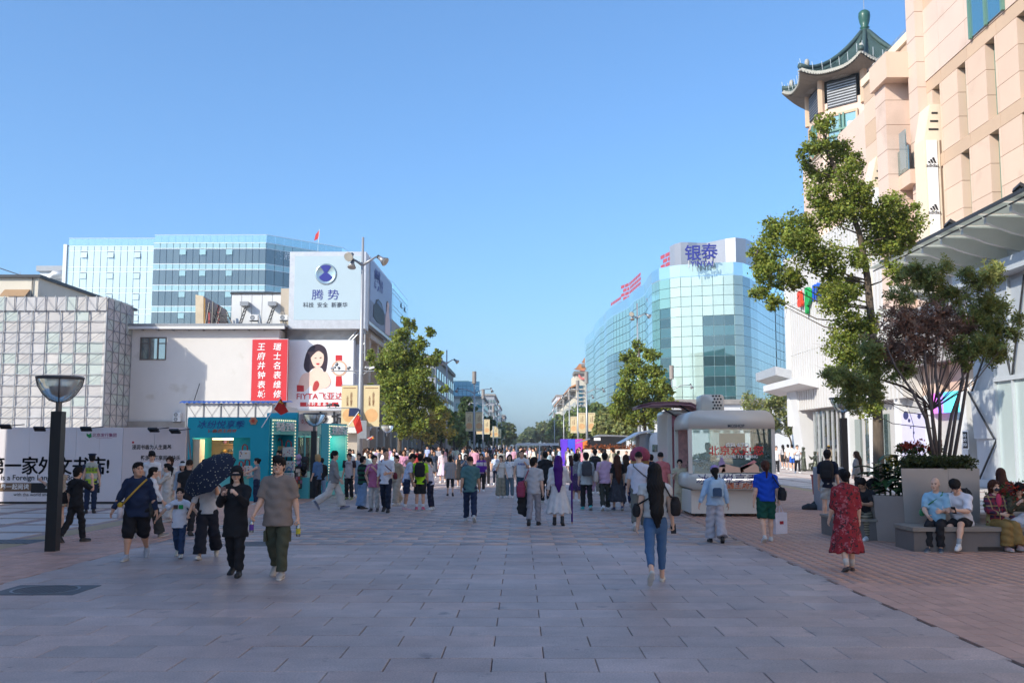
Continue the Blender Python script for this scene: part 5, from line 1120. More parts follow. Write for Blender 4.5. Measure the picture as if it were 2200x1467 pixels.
YT, XT = 83.0, P(1858, 70, 83).x; ZE = 32.4; tw = thing('pagoda_tower', 'octagonal pagoda tower with curved green tiled roof and vase finial', 'tower', (XT, YT, 0))
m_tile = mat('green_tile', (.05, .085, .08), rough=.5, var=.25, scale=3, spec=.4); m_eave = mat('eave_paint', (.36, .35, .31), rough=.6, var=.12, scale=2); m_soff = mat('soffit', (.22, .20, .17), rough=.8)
def octa(r, z, ph=PI / 8): return [(r * math.cos(ph + k * PI / 4), r * math.sin(ph + k * PI / 4), z) for k in range(8)]
def octwall(r0, z0, r1, z1, m, nm):
 a, b = octa(r0, z0), octa(r1, z1)
 for k in range(8): j = (k + 1) % 8; MB().add([a[k], a[j], b[j], b[k]], [(0, 1, 2, 3)]).build(nm, m, tw)
octwall(5.9, 0, 5.9, 17, m_pink, 'wall_panel'); octwall(5.9, 17, 5.0, 21.5, m_pink, 'wall_panel'); octwall(5.0, 21.5, 4.9, 24.6, m_pink, 'wall_panel'); octwall(4.9, 24.6, 4.9, 30.2, m_pink, 'wall_panel')
for z, r in ((24.5, 5.0), (26.0, 4.98), (21.4, 5.1)): octwall(r, z, r, z + .28, m_creamst, 'band')
octwall(4.85, 29.2, 4.85, 29.5, m_creamst, 'band')
for k in range(8):
 a, b = Vector(octa(4.98, 0)[k]), Vector(octa(4.98, 0)[(k + 1) % 8]); d = (b - a).normalized(); nrm = Vector((d.y, -d.x, 0)); L = (b - a).length; ang = math.atan2(d.y, d.x); mid = (a + b) / 2
 if mid.y > 2.5: continue
 lo = MB().box(-L * .34, L * .34, -.02, .06, 29.7, 31.9).build('louvre', m_dark, tw, loc=mid, rot=(0, 0, ang))
 for j in range(9): MB().box(-L * .33, L * .33, -.06, -.02, 29.8 + j * .23, 29.88 + j * .23).build('blade', m_grey, lo)
 wn_ = MB().box(-L * .32, L * .32, -.08, .0, 26.5, 28.9).build('window', mat_glass('tower_window', (.14, .32, .30), .2), tw, loc=mid, rot=(0, 0, ang))
 for x0, x1, z0, z1 in ((-L*.36, -L*.32, 26.2, 29.1), (L*.32, L*.36, 26.2, 29.1), (-L*.32, L*.32, 28.9, 29.1), (-L*.32, L*.32, 26.2, 26.5)): MB().box(x0, x1, -.16, .02, z0, z1).build('window_frame', m_tanst, wn_)
 for x in (-.16, .16): MB().box(x - .07, x + .07, -.24, -.1, 26.2, 29.0).build('green_bar', m_gfr, wn_)
 for z in (26.6, 27.1, 27.6): MB().box(-L * .40, L * .40, -.3, -.24, z, z + .13).build('green_bar', m_gfr, wn_)
for k in range(8):
 a, b = Vector(octa(4.9, 0)[k]), Vector(octa(4.9, 0)[(k + 1) % 8]); MB().tube([a + Vector((0, 0, 29.5)), a + Vector((0, 0, 32.3))], .3, 8).build('column', m_tanst, tw)
def roof_pt(u, v, k):                    # u along the eave 0..1, v 0 eave .. 1 apex
 ph = PI / 8 + (k + u) * PI / 4; e = abs(u - .5) * 2
 c = math.cos(PI / 8) / math.cos((u - .5) * PI / 4)
 r = (6.4 + .45 * e ** 3) * (1 - v) ** 1.0 * c * 1.03 + .34 * v
 z = ZE + .75 * e ** 3 * (1 - v) ** 2 + 4.8 * (v ** 1.65)
 return Vector((r * math.cos(ph), r * math.sin(ph), z))
for k in range(8):
 if math.sin(PI / 8 + (k + .5) * PI / 4) > .8: pass
 v = [roof_pt(i / 10, j / 10, k) for j in range(11) for i in range(11)]; f = [(j*11+i, j*11+i+1, (j+1)*11+i+1, (j+1)*11+i) for j in range(10) for i in range(10)]
 rf = MB().add(v, f).build('roof_face', m_tile, tw, True)
 for i in range(1, 14):
  u = i / 14; vm = 1 - abs(u - .5) * .6 if 0 else min(1, (1 - abs(u - .5) * 2) * 1.2 + .12)
  MB().tube([roof_pt(u, vm * j / 6, k) + Vector((0, 0, .05)) for j in range(7)], .085, 5).build('tile_rib', m_tile, rf, True)
 MB().tube([roof_pt(0, j / 8, k) + Vector((0, 0, .12)) for j in range(9)], [.26] + [.2] * 8, 6).build('hip_ridge', m_tile, tw, True)
 q = roof_pt(0, .12, k); MB().ball(q + Vector((0, 0, .5)), (.22, .22, .38), 8).build('ridge_beast', m_eave, tw, True)
 ed = [roof_pt(i / 10, 0, k) for i in range(11)]; inn = [Vector((4.7 * math.cos(PI/8 + (k + i/10) * PI/4), 4.7 * math.sin(PI/8 + (k + i/10) * PI/4), ZE - .3)) for i in range(11)]
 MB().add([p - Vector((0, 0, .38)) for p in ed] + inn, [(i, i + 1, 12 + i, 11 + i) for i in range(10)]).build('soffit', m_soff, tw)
 MB().add([p + Vector((0, 0, .05)) for p in ed] + [p - Vector((0, 0, .22)) for p in ed], [(i, i + 1, 12 + i, 11 + i) for i in range(10)]).build('eave_board', m_eave, tw)
 for i in range(26):
  e = roof_pt((i + .5) / 26, 0, k); d = Vector((e.x, e.y, 0)).normalized(); MB().tube([e - d * 1.7 + Vector((0, 0, -.30)), e + d * .12 + Vector((0, 0, -.2))], .075, 5).build('rafter', m_eave, tw)
  if i % 4 == 0: MB().tube([e + Vector((0, 0, .1)), e + d * .1 + Vector((0, 0, .8))], .02, 4).build('light_rod', m_alu, tw)
o = MB().lathe([(.45, 36.9), (.5, 37.2), (.3, 37.4), (.3, 37.6), (.42, 37.7), (.3, 37.82), (.42, 38.2), (.5, 38.7), (.47, 39.05), (.3, 39.22), (.001, 39.25)], n=18).build('finial', mat('finial_green', (.03, .10, .08), rough=.35), tw, True)
MB().tube([(0, 0, 39.2), (0, 0, 41.4)], .03, 5).build('lightning_rod', m_grey, tw)
p = P(1828, 265, 78); MB().bbox(p.x - XT - .2, p.x - XT + .2, p.y - YT, p.y - YT + .3, p.z - .25, p.z + .25, .05).build('junction_box', m_whitep, tw)
m_rib = mat('white_rib', (.62, .61, .60), rough=.55, var=.03, scale=1); XW = 21.9
y0, y1, zb_, ztp = 57.0, PXx(1694, 700, XW).y, 5.6, 16.9
MB().box(XW + .1, XF + .45, y0, y1, 4.6, ztp).build('white_wall', m_rib, ml)
k = 0; y = y0
while y < y1 - .5:
 for a, b in ((4.6, 9.0), (9.03, 13.0), (13.03, ztp)): MB().box(XW - .10, XW + .1, y, y + .34, a, b).build('rib', m_rib, ml)
 y += .62
MB().box(XW - .3, XW + 4, y1 - .6, y1, 3.4, ztp + .15).build('end_fin', m_whitep, ml)
g_r, g_g, g_b = ink('logo_red', 228, 70, 40), ink('logo_green', 30, 160, 80), ink('logo_blue', 30, 90, 200)
for ch, px, py, m, sz in (('a', 1719, 637, g_r, 2.4), ('p', 1736, 630, g_g, 2.7), ('m', 1755, 622, g_b, 2.3)):
 q = PXx(px, py, XW - .3); text(ch, ml, m, q, sz, (PI / 2, 0, -PI / 2), bold=.03, ext=.1, name='logo_letter')
m_shop = mat('shop_white', (.46, .45, .44), rough=.6, var=.05); m_inred = mat('interior_red', (.55, .05, .05), emit=(.8, .06, .05), es=.25)
MB().box(XW + .6, XF + 10, 44.5, y1 - 6, 0, 4.6).build('shop_wall', m_shop, ml)
def bayx(y0, y1, z0, z1, m, nm, x=XW + .45, d=.14): return MB().box(x, x + d, y0, y1, z0, z1).build(nm, m, ml)
for k in range(6): bayx(45 + k * 4.4, 45.7 + k * 4.4, 0, 4.6, m_whitep, 'shop_pier', XW + .1, .6)
ga = bayx(70.5, 76, 0, 4.4, mat_glass('entrance_glass', (.12, .10, .10), .2, alpha=.5), 'entrance_glass'); bayx(71, 75.5, .2, 3.4, m_inred, 'red_interior', XW + .75)
for k in range(6): bayx(70.5 + k * 1.1, 70.6 + k * 1.1, 0, 4.4, m_alu, 'mullion', XW + .36, .1)
c = P(1745, 820, 80); MB().prism([(XW + .3, 78.2, 0), (XW + .3, 80.6, 0), (XW - .35, 80.9, 7.0), (XW - .35, 78.4, 7.0)], (1.6, 0, 0)).build('leaning_column', m_whitep, ml)
MB().prism([(XW - 1.5, 73, 6.4), (XW - 1.2, 85, 6.4), (XW + .2, 85, 6.0), (XW + .2, 73, 6.0)], (0, 0, .5)).build('entrance_canopy', m_whitep, ml)
MB().prism([(XW - 1.4, 80, 7.5), (XW - 1.1, 88, 7.5), (XW + .2, 88, 7.1), (XW + .2, 80, 7.1)], (0, 0, .7)).build('upper_canopy', m_alu, ml)
bayx(66, 69.6, .1, 3.6, m_pane, 'shop_window'); text('SABIE', ml, i_white, PXx(1860, 893, XW + .3), .55, (PI / 2, 0, -PI / 2), bold=.02, ext=.03)
bayx(61, 65, .1, 3.8, m_pane, 'shop_window')
po = thing('light_poster', 'tall pale lavender lit poster with small climbing figures', 'poster', (XW + .2, PXx(1955, 930, XW).y, 0)); hp = 1.9
pa, pb = PXx(1926, 890, XW), PXx(1985, 978, XW)
MB().box(0, .12, pb.y - po.location.y, pa.y - po.location.y, .35, pa.z).build('panel', mat('poster_lavender', (.50, .48, .66), emit=(.66, .64, .9), es=.06, var=.06, scale=.8), po)
for (dy, dz, s) in ((1.0, 3.6, .5), (.55, 3.3, .22), (-.9, 3.5, .3), (-.05, 2.6, .16), (-.4, .8, .3), (.35, 2.9, .13)): MB().ball((-.01, dy, dz), (.01, s * .8, s * .5), 8).build('painted_figure', ink('print_navy', 50, 54, 100), po)
MB().tube([(-.02, .5, 3.9), (-.02, -.1, 3.0), (-.02, 0, 2.4), (-.02, -.5, 1.6), (-.02, -.35, .8)], .018, 4).build('painted_line', ink('print_navy', 50, 54, 100), po)
sc_ = thing('led_screen', 'bright multicoloured screen above the shop door behind the maple stems', 'screen', (XW + .1, 49.6, 0)); a, b = PXx(1995, 850, XW), PXx(2052, 880, XW)
cols = [(.75, .15, .7), (.35, .2, .9), (.1, .45, .95), (.1, .75, .85)]
for k, cc in enumerate(cols): y0_, y1_ = b.y + (a.y - b.y) * (3 - k) / 4, b.y + (a.y - b.y) * (4 - k) / 4; MB().box(0, .15, y0_ - 49.6, y1_ - 49.6, b.z - .1, a.z + .1).build('screen_panel', mat('led_%d' % k, cc, emit=cc, es=.45, var=.3, scale=1.2), sc_)
bayx(44.6, 47.2, 0, 6.2, mat('dark_pillar', (.05, .047, .045), rough=.5), 'dark_pillar', XW - .1, .5); text('KO', ml, i_white, PXx(2085, 828, XW - .15), .75, (PI / 2, 0, -PI / 2), bold=.02, ext=.02)
MB().box(XW - .1, XW + .3, 44.6, 56.9, 6.25, 9.4).build('grey_fascia', mat('grey_fascia', (.42, .40, .40), rough=.6), ml)
p = PXx(2075, 945, XW - .12); MB().box(XW - .14, XW - .11, p.y - .3, p.y + .3, p.z - .45, p.z + .45).build('icon_plate', i_white, ml); MB().box(XW - .16, XW - .145, p.y - .25, p.y + .25, p.z - .4, p.z + .4).build('icon_inner', i_black, ml)
for j in range(3):
 for i in range(2): MB().lathe([(.08, 0), (.08, .02), (.045, .02)], n=12).build('icon_ring', i_white, ml, loc=(XW - .165, p.y - .1 + .2 * i, p.z - .22 + .22 * j), rot=(0, -PI / 2, 0))
sf = thing('faceted_storefront', 'grey faceted metal shopfront with diagonal ribs and tall frosted glass', 'storefront', (0, 0, 0)); XS = 21.3; m_fac = mat('facet_grey', (.46, .50, .55), rough=.4, metal=.25, var=.05, orand=.08); m_fac2 = mat('facet_light', (.54, .58, .62), rough=.35, metal=.25, var=.05, orand=.08)
Yc0, Yc1 = 36.0, 46.8; zt_ = 9.2
def facet(pts, m, d=.03): MB().prism(pts, (.08, 0, 0)).build('facet_panel', m, sf)
bx0, bx1 = 20.6, XS
zz = [0, 2.2, 4.4, 6.8, 9.2]
for i in range(4):
 a0, a1 = zz[i], zz[i + 1]; yl, yr = Yc1, Yc1 - 2.3; xo = XS - .15 * (i % 2)
 if i % 2: facet([(xo, yl, a0), (xo, yr, a0), (xo - .1, yl, a1)], m_fac); facet([(xo, yr, a0), (xo, yr, a1), (xo - .1, yl, a1)], m_fac2)
 else: facet([(xo, yl, a0), (xo, yr, a0), (xo - .1, yr, a1)], m_fac2); facet([(xo, yl, a0), (xo - .1, yr, a1), (xo, yl, a1)], m_fac)
 MB().tube([(xo - .16, yl if i % 2 == 0 else yr, a0), (xo - .18, yr if i % 2 == 0 else yl, a1)], .05, 5).build('diagonal_rib', m_dark, sf)
MB().box(XS, XS + 1, Yc0 - 14, Yc1 + .1, 0, zt_).build('wall', m_fac, sf)
for k in range(9):
 y = Yc1 - 2.35 - k * 1.6
 MB().box(XS - .1, XS - .02, y - 1.55, y - .03, .35, 4.7).build('frosted_pane', mat_glass('frosted_glass', (.52, .62, .62), .12, rough=.25, orand=.05), sf)
 for z0, z1, s in ((4.9, 9.0, k % 2),):
  facet([(XS - .1, y - .03, z0), (XS - .1, y - 1.57, z0), (XS - .16, y - .03 - 1.54 * s, z1)], m_fac2); facet([(XS - .1, y - 1.57 + 1.54 * s, z0), (XS - .1, y - 1.57, z1), (XS - .1, y - .03, z1)], m_fac); MB().tube([(XS - .2, y - .03 - 1.5 * (1 - s), z0), (XS - .22, y - .03 - 1.5 * s, z1)], .05, 5).build('diagonal_rib', m_dark, sf)
 MB().box(XS - .22, XS - .1, y - .03, y + .05, 0, zt_).build('mullion', m_fac2, sf)
MB().box(XS - .25, XS - .02, Yc0 - 14, Yc1 - 2.3, 4.7, 4.9).build('transom', m_fac2, sf); MB().box(XS - .8, XS + .9, Yc0 - 14, Yc1 + .1, zt_, zt_ + .6).build('cornice', m_fac, sf); MB().box(XS - .22, XS - .02, Yc0 - 14, Yc1, 0, .35).build('plinth', m_fac, sf)
cn = thing('glass_canopy', 'long frosted glass canopy carried on white tapering fins', 'canopy', (0, 0, 0)); m_fin = mat('fin_white', (.66, .68, .66), rough=.45, metal=.1, var=.04); m_cg = mat_trans('canopy_glass', (.66, .70, .66), .6)
XO, ZO, XI, ZI = 18.4, 11.15, XS + .3, 11.0
y = 29.0; fin_y = []
while y < 50.2:
 MB().prism([(XO + .35, y, ZO - .08), (XI + .3, y, ZI - .05), (XI + .3, y, ZI - 1.15), (XO + 1.4, y, ZO - .75), (XO + .35, y, ZO - .35)], (0, .22, 0)).build('fin', m_fin, cn)
 MB().box(XO, XI, y + .25, y + 2.07, ZO, ZO + .05).build('glass_panel', m_cg, cn); MB().tube([(XO + .25, y + .2, ZO - .12), (XO + .25, y + 2.1, ZO - .12)], .035, 5).build('purlin', m_dark, cn); y += 2.1
MB().box(XO - .06, XO, 29, 50.2, ZO - .04, ZO + .1).build('edge_trim', m_dark, cn); MB().box(XI, XF + .2, 29, 50.2, 9.85, ZI + .5).build('root_beam', m_fac, cn)
for k in range(3): MB().prism([(XO + .9, 51.5 + k * 2.2, ZO - 1.0 - k * .9), (XI, 51.5 + k * 2.2, ZO - 1.0 - k * .9), (XI, 51.5 + k * 2.2, ZO - 1.9 - k * .9), (XO + .9, 51.5 + k * 2.2, ZO - 1.25 - k * .9)], (0, .25, 0)).build('fin', m_fin, cn)
for k, (px, py) in enumerate(((2040, 470), (2190, 388))):
 p = PXx(px, py, XO + .2); t = thing('canopy_spotlight', ['square spotlight on the canopy edge under the adidas banner', 'square spotlight on the canopy edge at the right border of the view'][k], 'spotlight', (p.x, p.y, ZO + .1), 0, 'spotlights on the canopy edge'); o = MB().bbox(-.2, .2, -.22, .22, .08, .3, .03).build('head', m_dark, t); o.rotation_euler = (R(-25), R(30), 0); MB().tube([(0, 0, 0), (0, 0, .2)], .04, 5).build('stem', m_dark, t)

# ---------------------------------------------------------------- curved glass department store
ys = thing('curved_glass_store', 'curved green glass department store with wavy facade and blue rooftop lettering', 'building', (0, 0, 0))
m_yg = [mat_glass('store_glass_%d' % i, c, rf, rough=.012, wob=w, orand=.10, wscale=.09) for i, (c, rf, w) in enumerate([((.40, .52, .45), .09, .22), ((.17, .36, .32), .13, .22), ((.012, .05, .055), .045, .1), ((.03, .11, .12), .05, .1)])]
m_ymul = mat('store_mullion', (.42, .55, .55), rough=.4, metal=.3); ZG = 29.0
pl = [(1256, 262), (1259, 250), (1266, 244), (1274, 236), (1279, 224), (1288, 214), (1297, 209), (1303, 202), (1318, 194), (1338, 187), (1352, 182), (1362, 175), (1374, 171), (1386, 167), (1393, 161), (1402, 155.5), (1418, 152), (1441, 150.2), (1464, 149), (1487, 148.5), (1510, 148), (1533, 147.5), (1556, 147), (1578, 146.6), (1598, 147.5), (1614, 150), (1628, 154), (1641, 159), (1654, 164), (1667, 169), (1682, 174), (1698, 179)]
pts = [Vector((P(px, 700, Y).x, Y, 0)) for px, Y in pl]
nrow = 14; z0y = 6.0; rh = (ZG - 1.9 - z0y) / nrow; far = [[], [], [], []]
def darkpane(i, r, npx):
 """panes tinted dark: reflections of the buildings opposite put into the glass colour"""
 px = pl[i][0]; zc = r / nrow
 if 1405 <= px < 1425 and zc < .74: return True
 if 1502 <= px < 1570 and zc < .66: return True
 if px >= 1598: return True
 if 1270 <= px < 1279 and zc < .7: return True
 if 1300 <= px < 1345 and zc < .62: return True
 return False
n_i = 0
core = MB(); core.prism([p + (Vector((40, 205, 0)) - p).normalized() * 1.3 for p in pts] + [Vector((pts[-1].x, 262, 0))], (0, 0, ZG - 2)); core.build('core', mat('store_core', (.10, .16, .17), rough=.8), ys)
for i in range(len(pts) - 1):
 a, b = pts[i], pts[i + 1]; d = (b - a); L = d.length; d.normalize(); nrm = Vector((d.y, -d.x, 0)); ang = math.atan2(d.y, d.x)
 nsub = max(1, int(round(L / 2.3)))
 cache = {}
 for r in range(nrow):
  for s in range(nsub):
   dk = darkpane(i, r, 0); mi = (2 if r % 2 else 3) if dk else (0 if pl[i][0] > 1425 and pl[i][0] < 1600 else 1)
   sa = a.lerp(b, s / nsub); w = L / nsub
   if i >= 14 and n_i < 300:
    if mi not in cache: cache[mi] = MB().box(.035, w - .035, -.03, .03, .035, rh - .035).mesh('pane', m_yg[mi])
    obj('pane', cache[mi], ys, sa + Vector((0, 0, z0y + r * rh)) - (nrm * .10 if dk else Vector()), (0, 0, ang)); n_i += 1
   else:
    sb = a.lerp(b, (s + 1) / nsub); far[mi].append([sa + d * .09 + Vector((0, 0, z0y + r * rh + .05)), sb - d * .09 + Vector((0, 0, z0y + r * rh + .05)), sb - d * .09 + Vector((0, 0, z0y + (r + 1) * rh - .05)), sa + d * .09 + Vector((0, 0, z0y + (r + 1) * rh - .05))])
 MB().add([a - nrm * .14 + Vector((0, 0, z0y)), b - nrm * .14 + Vector((0, 0, z0y)), b - nrm * .14 + Vector((0, 0, ZG - 1.9)), a - nrm * .14 + Vector((0, 0, ZG - 1.9))], [(0, 1, 2, 3)]).build('mullion_grid', m_ymul, ys)
 MB().prism([a + nrm * .05 + Vector((0, 0, ZG - 1.85)), b + nrm * .05 + Vector((0, 0, ZG - 1.85)), b + nrm * .05 + Vector((0, 0, ZG)), a + nrm * .05 + Vector((0, 0, ZG))], (0, .05, 0)).build('parapet_glass', mat_glass('parapet_glass', (.46, .62, .58), .15, alpha=.7, orand=.06), ys)
 MB().prism([a + nrm * .3 + Vector((0, 0, z0y - .7)), b + nrm * .3 + Vector((0, 0, z0y - .7)), b + nrm * .3 + Vector((0, 0, z0y - .1)), a + nrm * .3 + Vector((0, 0, z0y - .1))], -nrm * .5).build('base_band', m_alu, ys)
 MB().add([a, b, b + Vector((0, 0, z0y - .7)), a + Vector((0, 0, z0y - .7))], [(0, 1, 2, 3)]).build('shop_front', m_pane if i % 3 else m_whitep, ys)
for k, qs in enumerate(far):
 if qs: mb = MB(); [mb.poly(q) for q in qs]; mb.build('far_panes', m_yg[k], ys, kind='stuff')
m_sil = mat('roof_silver', (.46, .45, .47), rough=.35, metal=.5, var=.05, orand=.05); m_rscr = mat('roof_red_screen', (.42, .07, .10), rough=.6, var=.25, scale=1.2)
def screen(pxs, Y, zt, zb_, m, nm, n=8):
 p_ = [Vector((P(px, 600, y).x, y, 0)) for px, y in pxs]
 for a, b in zip(p_[:-1], p_[1:]): MB().prism([a + Vector((0, 0, zb_)), b + Vector((0, 0, zb_)), b + Vector((0, 0, zt)), a + Vector((0, 0, zt))], (0, .2, 0)).build(nm, m, ys)
screen([(1440, 158), (1450, 156), (1464, 154.5), (1480, 154.5), (1500, 155), (1520, 155), (1540, 153.5), (1560, 152), (1582, 151), (1604, 152), (1622, 155)], 0, 33.6, 28.4, m_sil, 'roof_screen')
screen([(1400, 168), (1412, 165), (1420, 163)], 0, 30.8, 28.4, m_sil, 'roof_screen'); screen([(1622, 156), (1640, 162), (1660, 170)], 0, 33.6, 28.4, m_rscr, 'roof_screen')
def lattice(pxs, zt, zb_):
 p_ = [Vector((P(px, 600, y).x, y, 0)) for px, y in pxs]
 for a, b in zip(p_[:-1], p_[1:]):
  nz = max(2, int((zt - zb_) / .8)); L = (b - a).length; nx = max(2, int(L / 1.6))
  for j in range(nz):
   z = zb_ + (zt - zb_) * j / nz
   for i in range(nx):
    u = (i + .5 * (j % 2)) / nx; q = a.lerp(b, u); q2 = a.lerp(b, min(u + .86 / nx, 1)); MB().prism([q + Vector((0, 0, z)), q2 + Vector((0, 0, z)), q2 + Vector((0, 0, z + .62)), q + Vector((0, 0, z + .62))], (0, .15, 0)).build('red_brick', m_rscr, ys)
lattice([(1420, 163), (1441, 159)], 33.2, 29.2); lattice([(1334, 196), (1352, 192), (1377, 180)], 33.5, 29.4); lattice([(1312, 210), (1334, 200)], 32.2, 29.3); lattice([(1302, 215), (1313, 208)], 31.0, 29.2)
for ch, px, py, sz in (('银', 1489, 546, 2.5), ('泰', 1524, 543, 2.5)): text(ch, ys, i_blue, P(px, py, 146.2), sz, (PI / 2, 0, R(-4)), bold=.012, ext=.15, name='roof_letter')
text('YINTAI', ys, i_blue, P(1508, 567, 146.0), 1.05, (PI / 2, 0, R(-4)), bold=.015, ext=.08, name='roof_letter')
for px in (1480, 1500, 1516, 1532): MB().tube([P(px, 575, 146.6), P(px, 530, 147.2)], .09, 5).build('letter_support', m_grey, ys)
# ---------------------------------------------------------------- cream hotel with orange pagoda roofs
ht_ = thing('cream_hotel', 'cream hotel with orange tiled pagoda roofs far down the street', 'building', (0, 0, 0)); m_or = mat('orange_tile', (.50, .20, .06), rough=.5, var=.15, scale=.8); m_cr = mat('hotel_cream', (.66, .60, .48), rough=.8, var=.04)
YHt = 300.0
def prow(p, q, Y, m, nm, par, d=30): a, b = P(*p, Y), P(*q, Y); return MB().box(a.x, b.x, Y, Y + d, max(b.z, 0), a.z).build(nm, m, par)
prow((1238, 800), (1266, 960), YHt, m_cr, 'tower_wall', ht_); prow((1243, 826), (1252, 905), YHt - .3, m_bwin, 'stair_window', ht_, .25)
for k in range(9): prow((1241.5, 826 + 8.8 * k), (1254, 828 + 8.8 * k), YHt - .5, m_cr, 'window_band', ht_, .15)
a = PXx(1238, 820, P(1238, 820, YHt).x); X1 = P(1240, 830, YHt).x
MB().box(X1 - .3, X1 + 14, YHt + .5, YHt + 150, 0, P(1238, 834, YHt).z).build('wing_wall', m_cr, ht_)
for k in range(16):
 for j in range(4): MB().box(X1 - .4, X1 - .28, YHt + 4 + k * 9, YHt + 7.5 + k * 9, 4 + j * 4.2, 6.6 + j * 4.2).build('window', m_pane, ht_)
def proof(pxs, Y, hgt, dpt, m):
 (x0, y0), (x1, y1) = pxs; a, b = P(x0, y0, Y), P(x1, y1, Y); w = b.x - a.x; v = []; f = []
 for i in range(9):
  u = i / 8; e = abs(u - .5) * 2
  for j in range(5): t_ = j / 4; v.append((a.x + w * (.5 + (u - .5) * (1 - .65 * t_)), Y - 1 + dpt * .5 * t_, a.z + .5 * e ** 2 * (1 - t_) + hgt * t_ ** 1.5))
 for i in range(8):
  for j in range(4): f.append((i*5+j, (i+1)*5+j, (i+1)*5+j+1, i*5+j+1))
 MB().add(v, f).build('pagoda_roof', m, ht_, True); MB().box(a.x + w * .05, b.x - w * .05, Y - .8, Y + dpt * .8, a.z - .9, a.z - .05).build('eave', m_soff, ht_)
proof(((1231, 797), (1278, 797)), YHt, 2.6, 12, m_or); prow((1250, 782), (1270, 797), YHt + 3, m_cr, 'upper_tower', ht_, 8); proof(((1248, 782), (1274, 782)), YHt + 3, 2.2, 8, m_or)
q = P(1252.5, 805, YHt - .4); MB().lathe([(1.5, 0), (1.5, .2), (.9, .2), (.9, 0)], n=16).build('emblem', ink('emblem_red', 230, 130, 120), ht_, loc=q, rot=(PI / 2, 0, 0))
a = P(1207, 838, YHt + 100); MB().prism([(X1 - 2.2, YHt + 1, P(1238, 834, YHt).z), (X1 - 2.2, YHt + 150, P(1238, 834, YHt).z), (X1 + 5, YHt + 150, P(1238, 834, YHt).z + 3.2), (X1 + 5, YHt + 1, P(1238, 834, YHt).z + 3.2)], (0, 0, .5)).build('wing_roof', m_or, ht_)
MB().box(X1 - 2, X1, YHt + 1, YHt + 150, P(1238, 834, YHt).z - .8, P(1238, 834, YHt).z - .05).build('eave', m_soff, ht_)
def block(px0, px1, pyt, Y, depth, m, label, mw=None, roof=None, nf=6, nc=4, wx=None):
 a, b = P(px0, pyt, Y), P(px1, pyt, Y); t = thing('far_building', label, 'building', (0, 0, 0), 0, 'buildings down the street')
 MB().box(a.x, b.x, Y, Y + depth, 0, a.z).build('wall', m, t); MB().box(a.x - .4, b.x + .4, Y - .4, Y + depth + .4, a.z, a.z + .6).build('roof', roof or m_conc, t)
 sx = b.x if (a.x + b.x) < 0 else a.x
 for j in range(nf):
  z = 3.5 + (a.z - 4) * j / nf
  for i in range(nc): w = (b.x - a.x) / nc; MB().box(a.x + w * (i + .2), a.x + w * (i + .8), Y - .12, Y - .01, z, z + (a.z - 4) / nf * .6).build('window', mw or m_pane, t)
  for i in range(int(depth / 5)): y = Y + 5 * i + 1; s = .12 if sx < 0 else -.12; MB().box(min(sx, sx + s), max(sx, sx + s), y, y + 3, z, z + (a.z - 4) / nf * .6).build('window', mw or m_pane, t)
 return t, a, b
m_gw = mat('far_white', (.62, .63, .66), rough=.8, var=.06); m_gg = mat('far_grey', (.34, .36, .40), rough=.8, var=.1); m_gb = mat('far_brown', (.34, .27, .23), rough=.8, var=.1)
block(1196, 1216, 851, 420, 60, m_gw, 'white office block beyond the cream hotel'); block(1189, 1202, 884, 560, 80, m_bwin, 'small blue glazed block at the far right of the street', nf=5)
block(1165, 1180, 914, 760, 60, m_gw, 'tiny pale block at the far end of the street, right side', nf=3)
block(886, 936, 772, 150, 40, m_gg, 'grey block half hidden behind the left ginkgo', nf=5, nc=3)
block(1041, 1062, 850, 330, 60, m_gg, 'dark grey block beyond the teal roofed building', nf=7); block(1056, 1072, 872, 430, 60, m_gw, 'pale block with balconies far down on the left', nf=6); block(1068, 1084, 893, 540, 60, m_gb, 'brown block far down on the left', nf=5); block(1080, 1092, 912, 700, 60, m_gg, 'smallest grey block at the far end, left side', nf=4)
t, a, b = block(930, 1038, 856, 262, 40, mat('teal_bldg_white', (.66, .62, .56), rough=.8), 'pale building with sloping teal glass roof on the left', mat_glass('teal_win', (.05, .35, .36), .2), nf=5, nc=7)
m_tg = mat_glass('teal_roof_glass', (.03, .28, .30), .25, orand=.12); nn = 12
for j in range(3):
 for i in range(nn):
  lo_, hi_ = a.z + .7 + j * 1.35, a.z + .7 + (j + 1) * 1.35; w = b.x - a.x
  xa_ = lambda u, z: a.x + w * u - (z - a.z) * .75 * (u > .99); MB().add([(a.x + w * i / nn + .04, 262 + (lo_ - a.z) * .6, lo_), (min(a.x + w * (i + 1) / nn - .04, b.x - (lo_ - a.z) * .7), 262 + (lo_ - a.z) * .6, lo_), (min(a.x + w * (i + 1) / nn - .04, b.x - (hi_ - a.z) * .7), 262 + (hi_ - a.z) * .6, hi_ - .06), (a.x + w * i / nn + .04, 262 + (hi_ - a.z) * .6, hi_ - .06)], [(0, 1, 2, 3)]).build('roof_pane', m_tg, t)
MB().prism([(a.x, 265, a.z + .4), (b.x - .6, 265, a.z + .4), (b.x - 4, 265, a.z + 4.9), (a.x, 265, a.z + 4.9)], (0, 30, 0)).build('mansard', m_tg, t)
q, q2 = P(960, 822, 268), P(978, 835, 268); MB().box(q.x, q2.x, 268, 276, q2.z, q.z).build('roof_hut', m_gg, t)
t, a, b = block(968, 1000, 898, 170, 25, m_gw, 'low white pavilion building with dark windows under the poles', nf=2, nc=5)
block(880, 960, 905, 128, 30, m_gb, 'low brown shop row behind the left trees', nf=2, nc=6); block(1440, 1700, 868, 128, 12, m_whitep, 'low white shop row in front of the curved glass store', nf=1, nc=12)

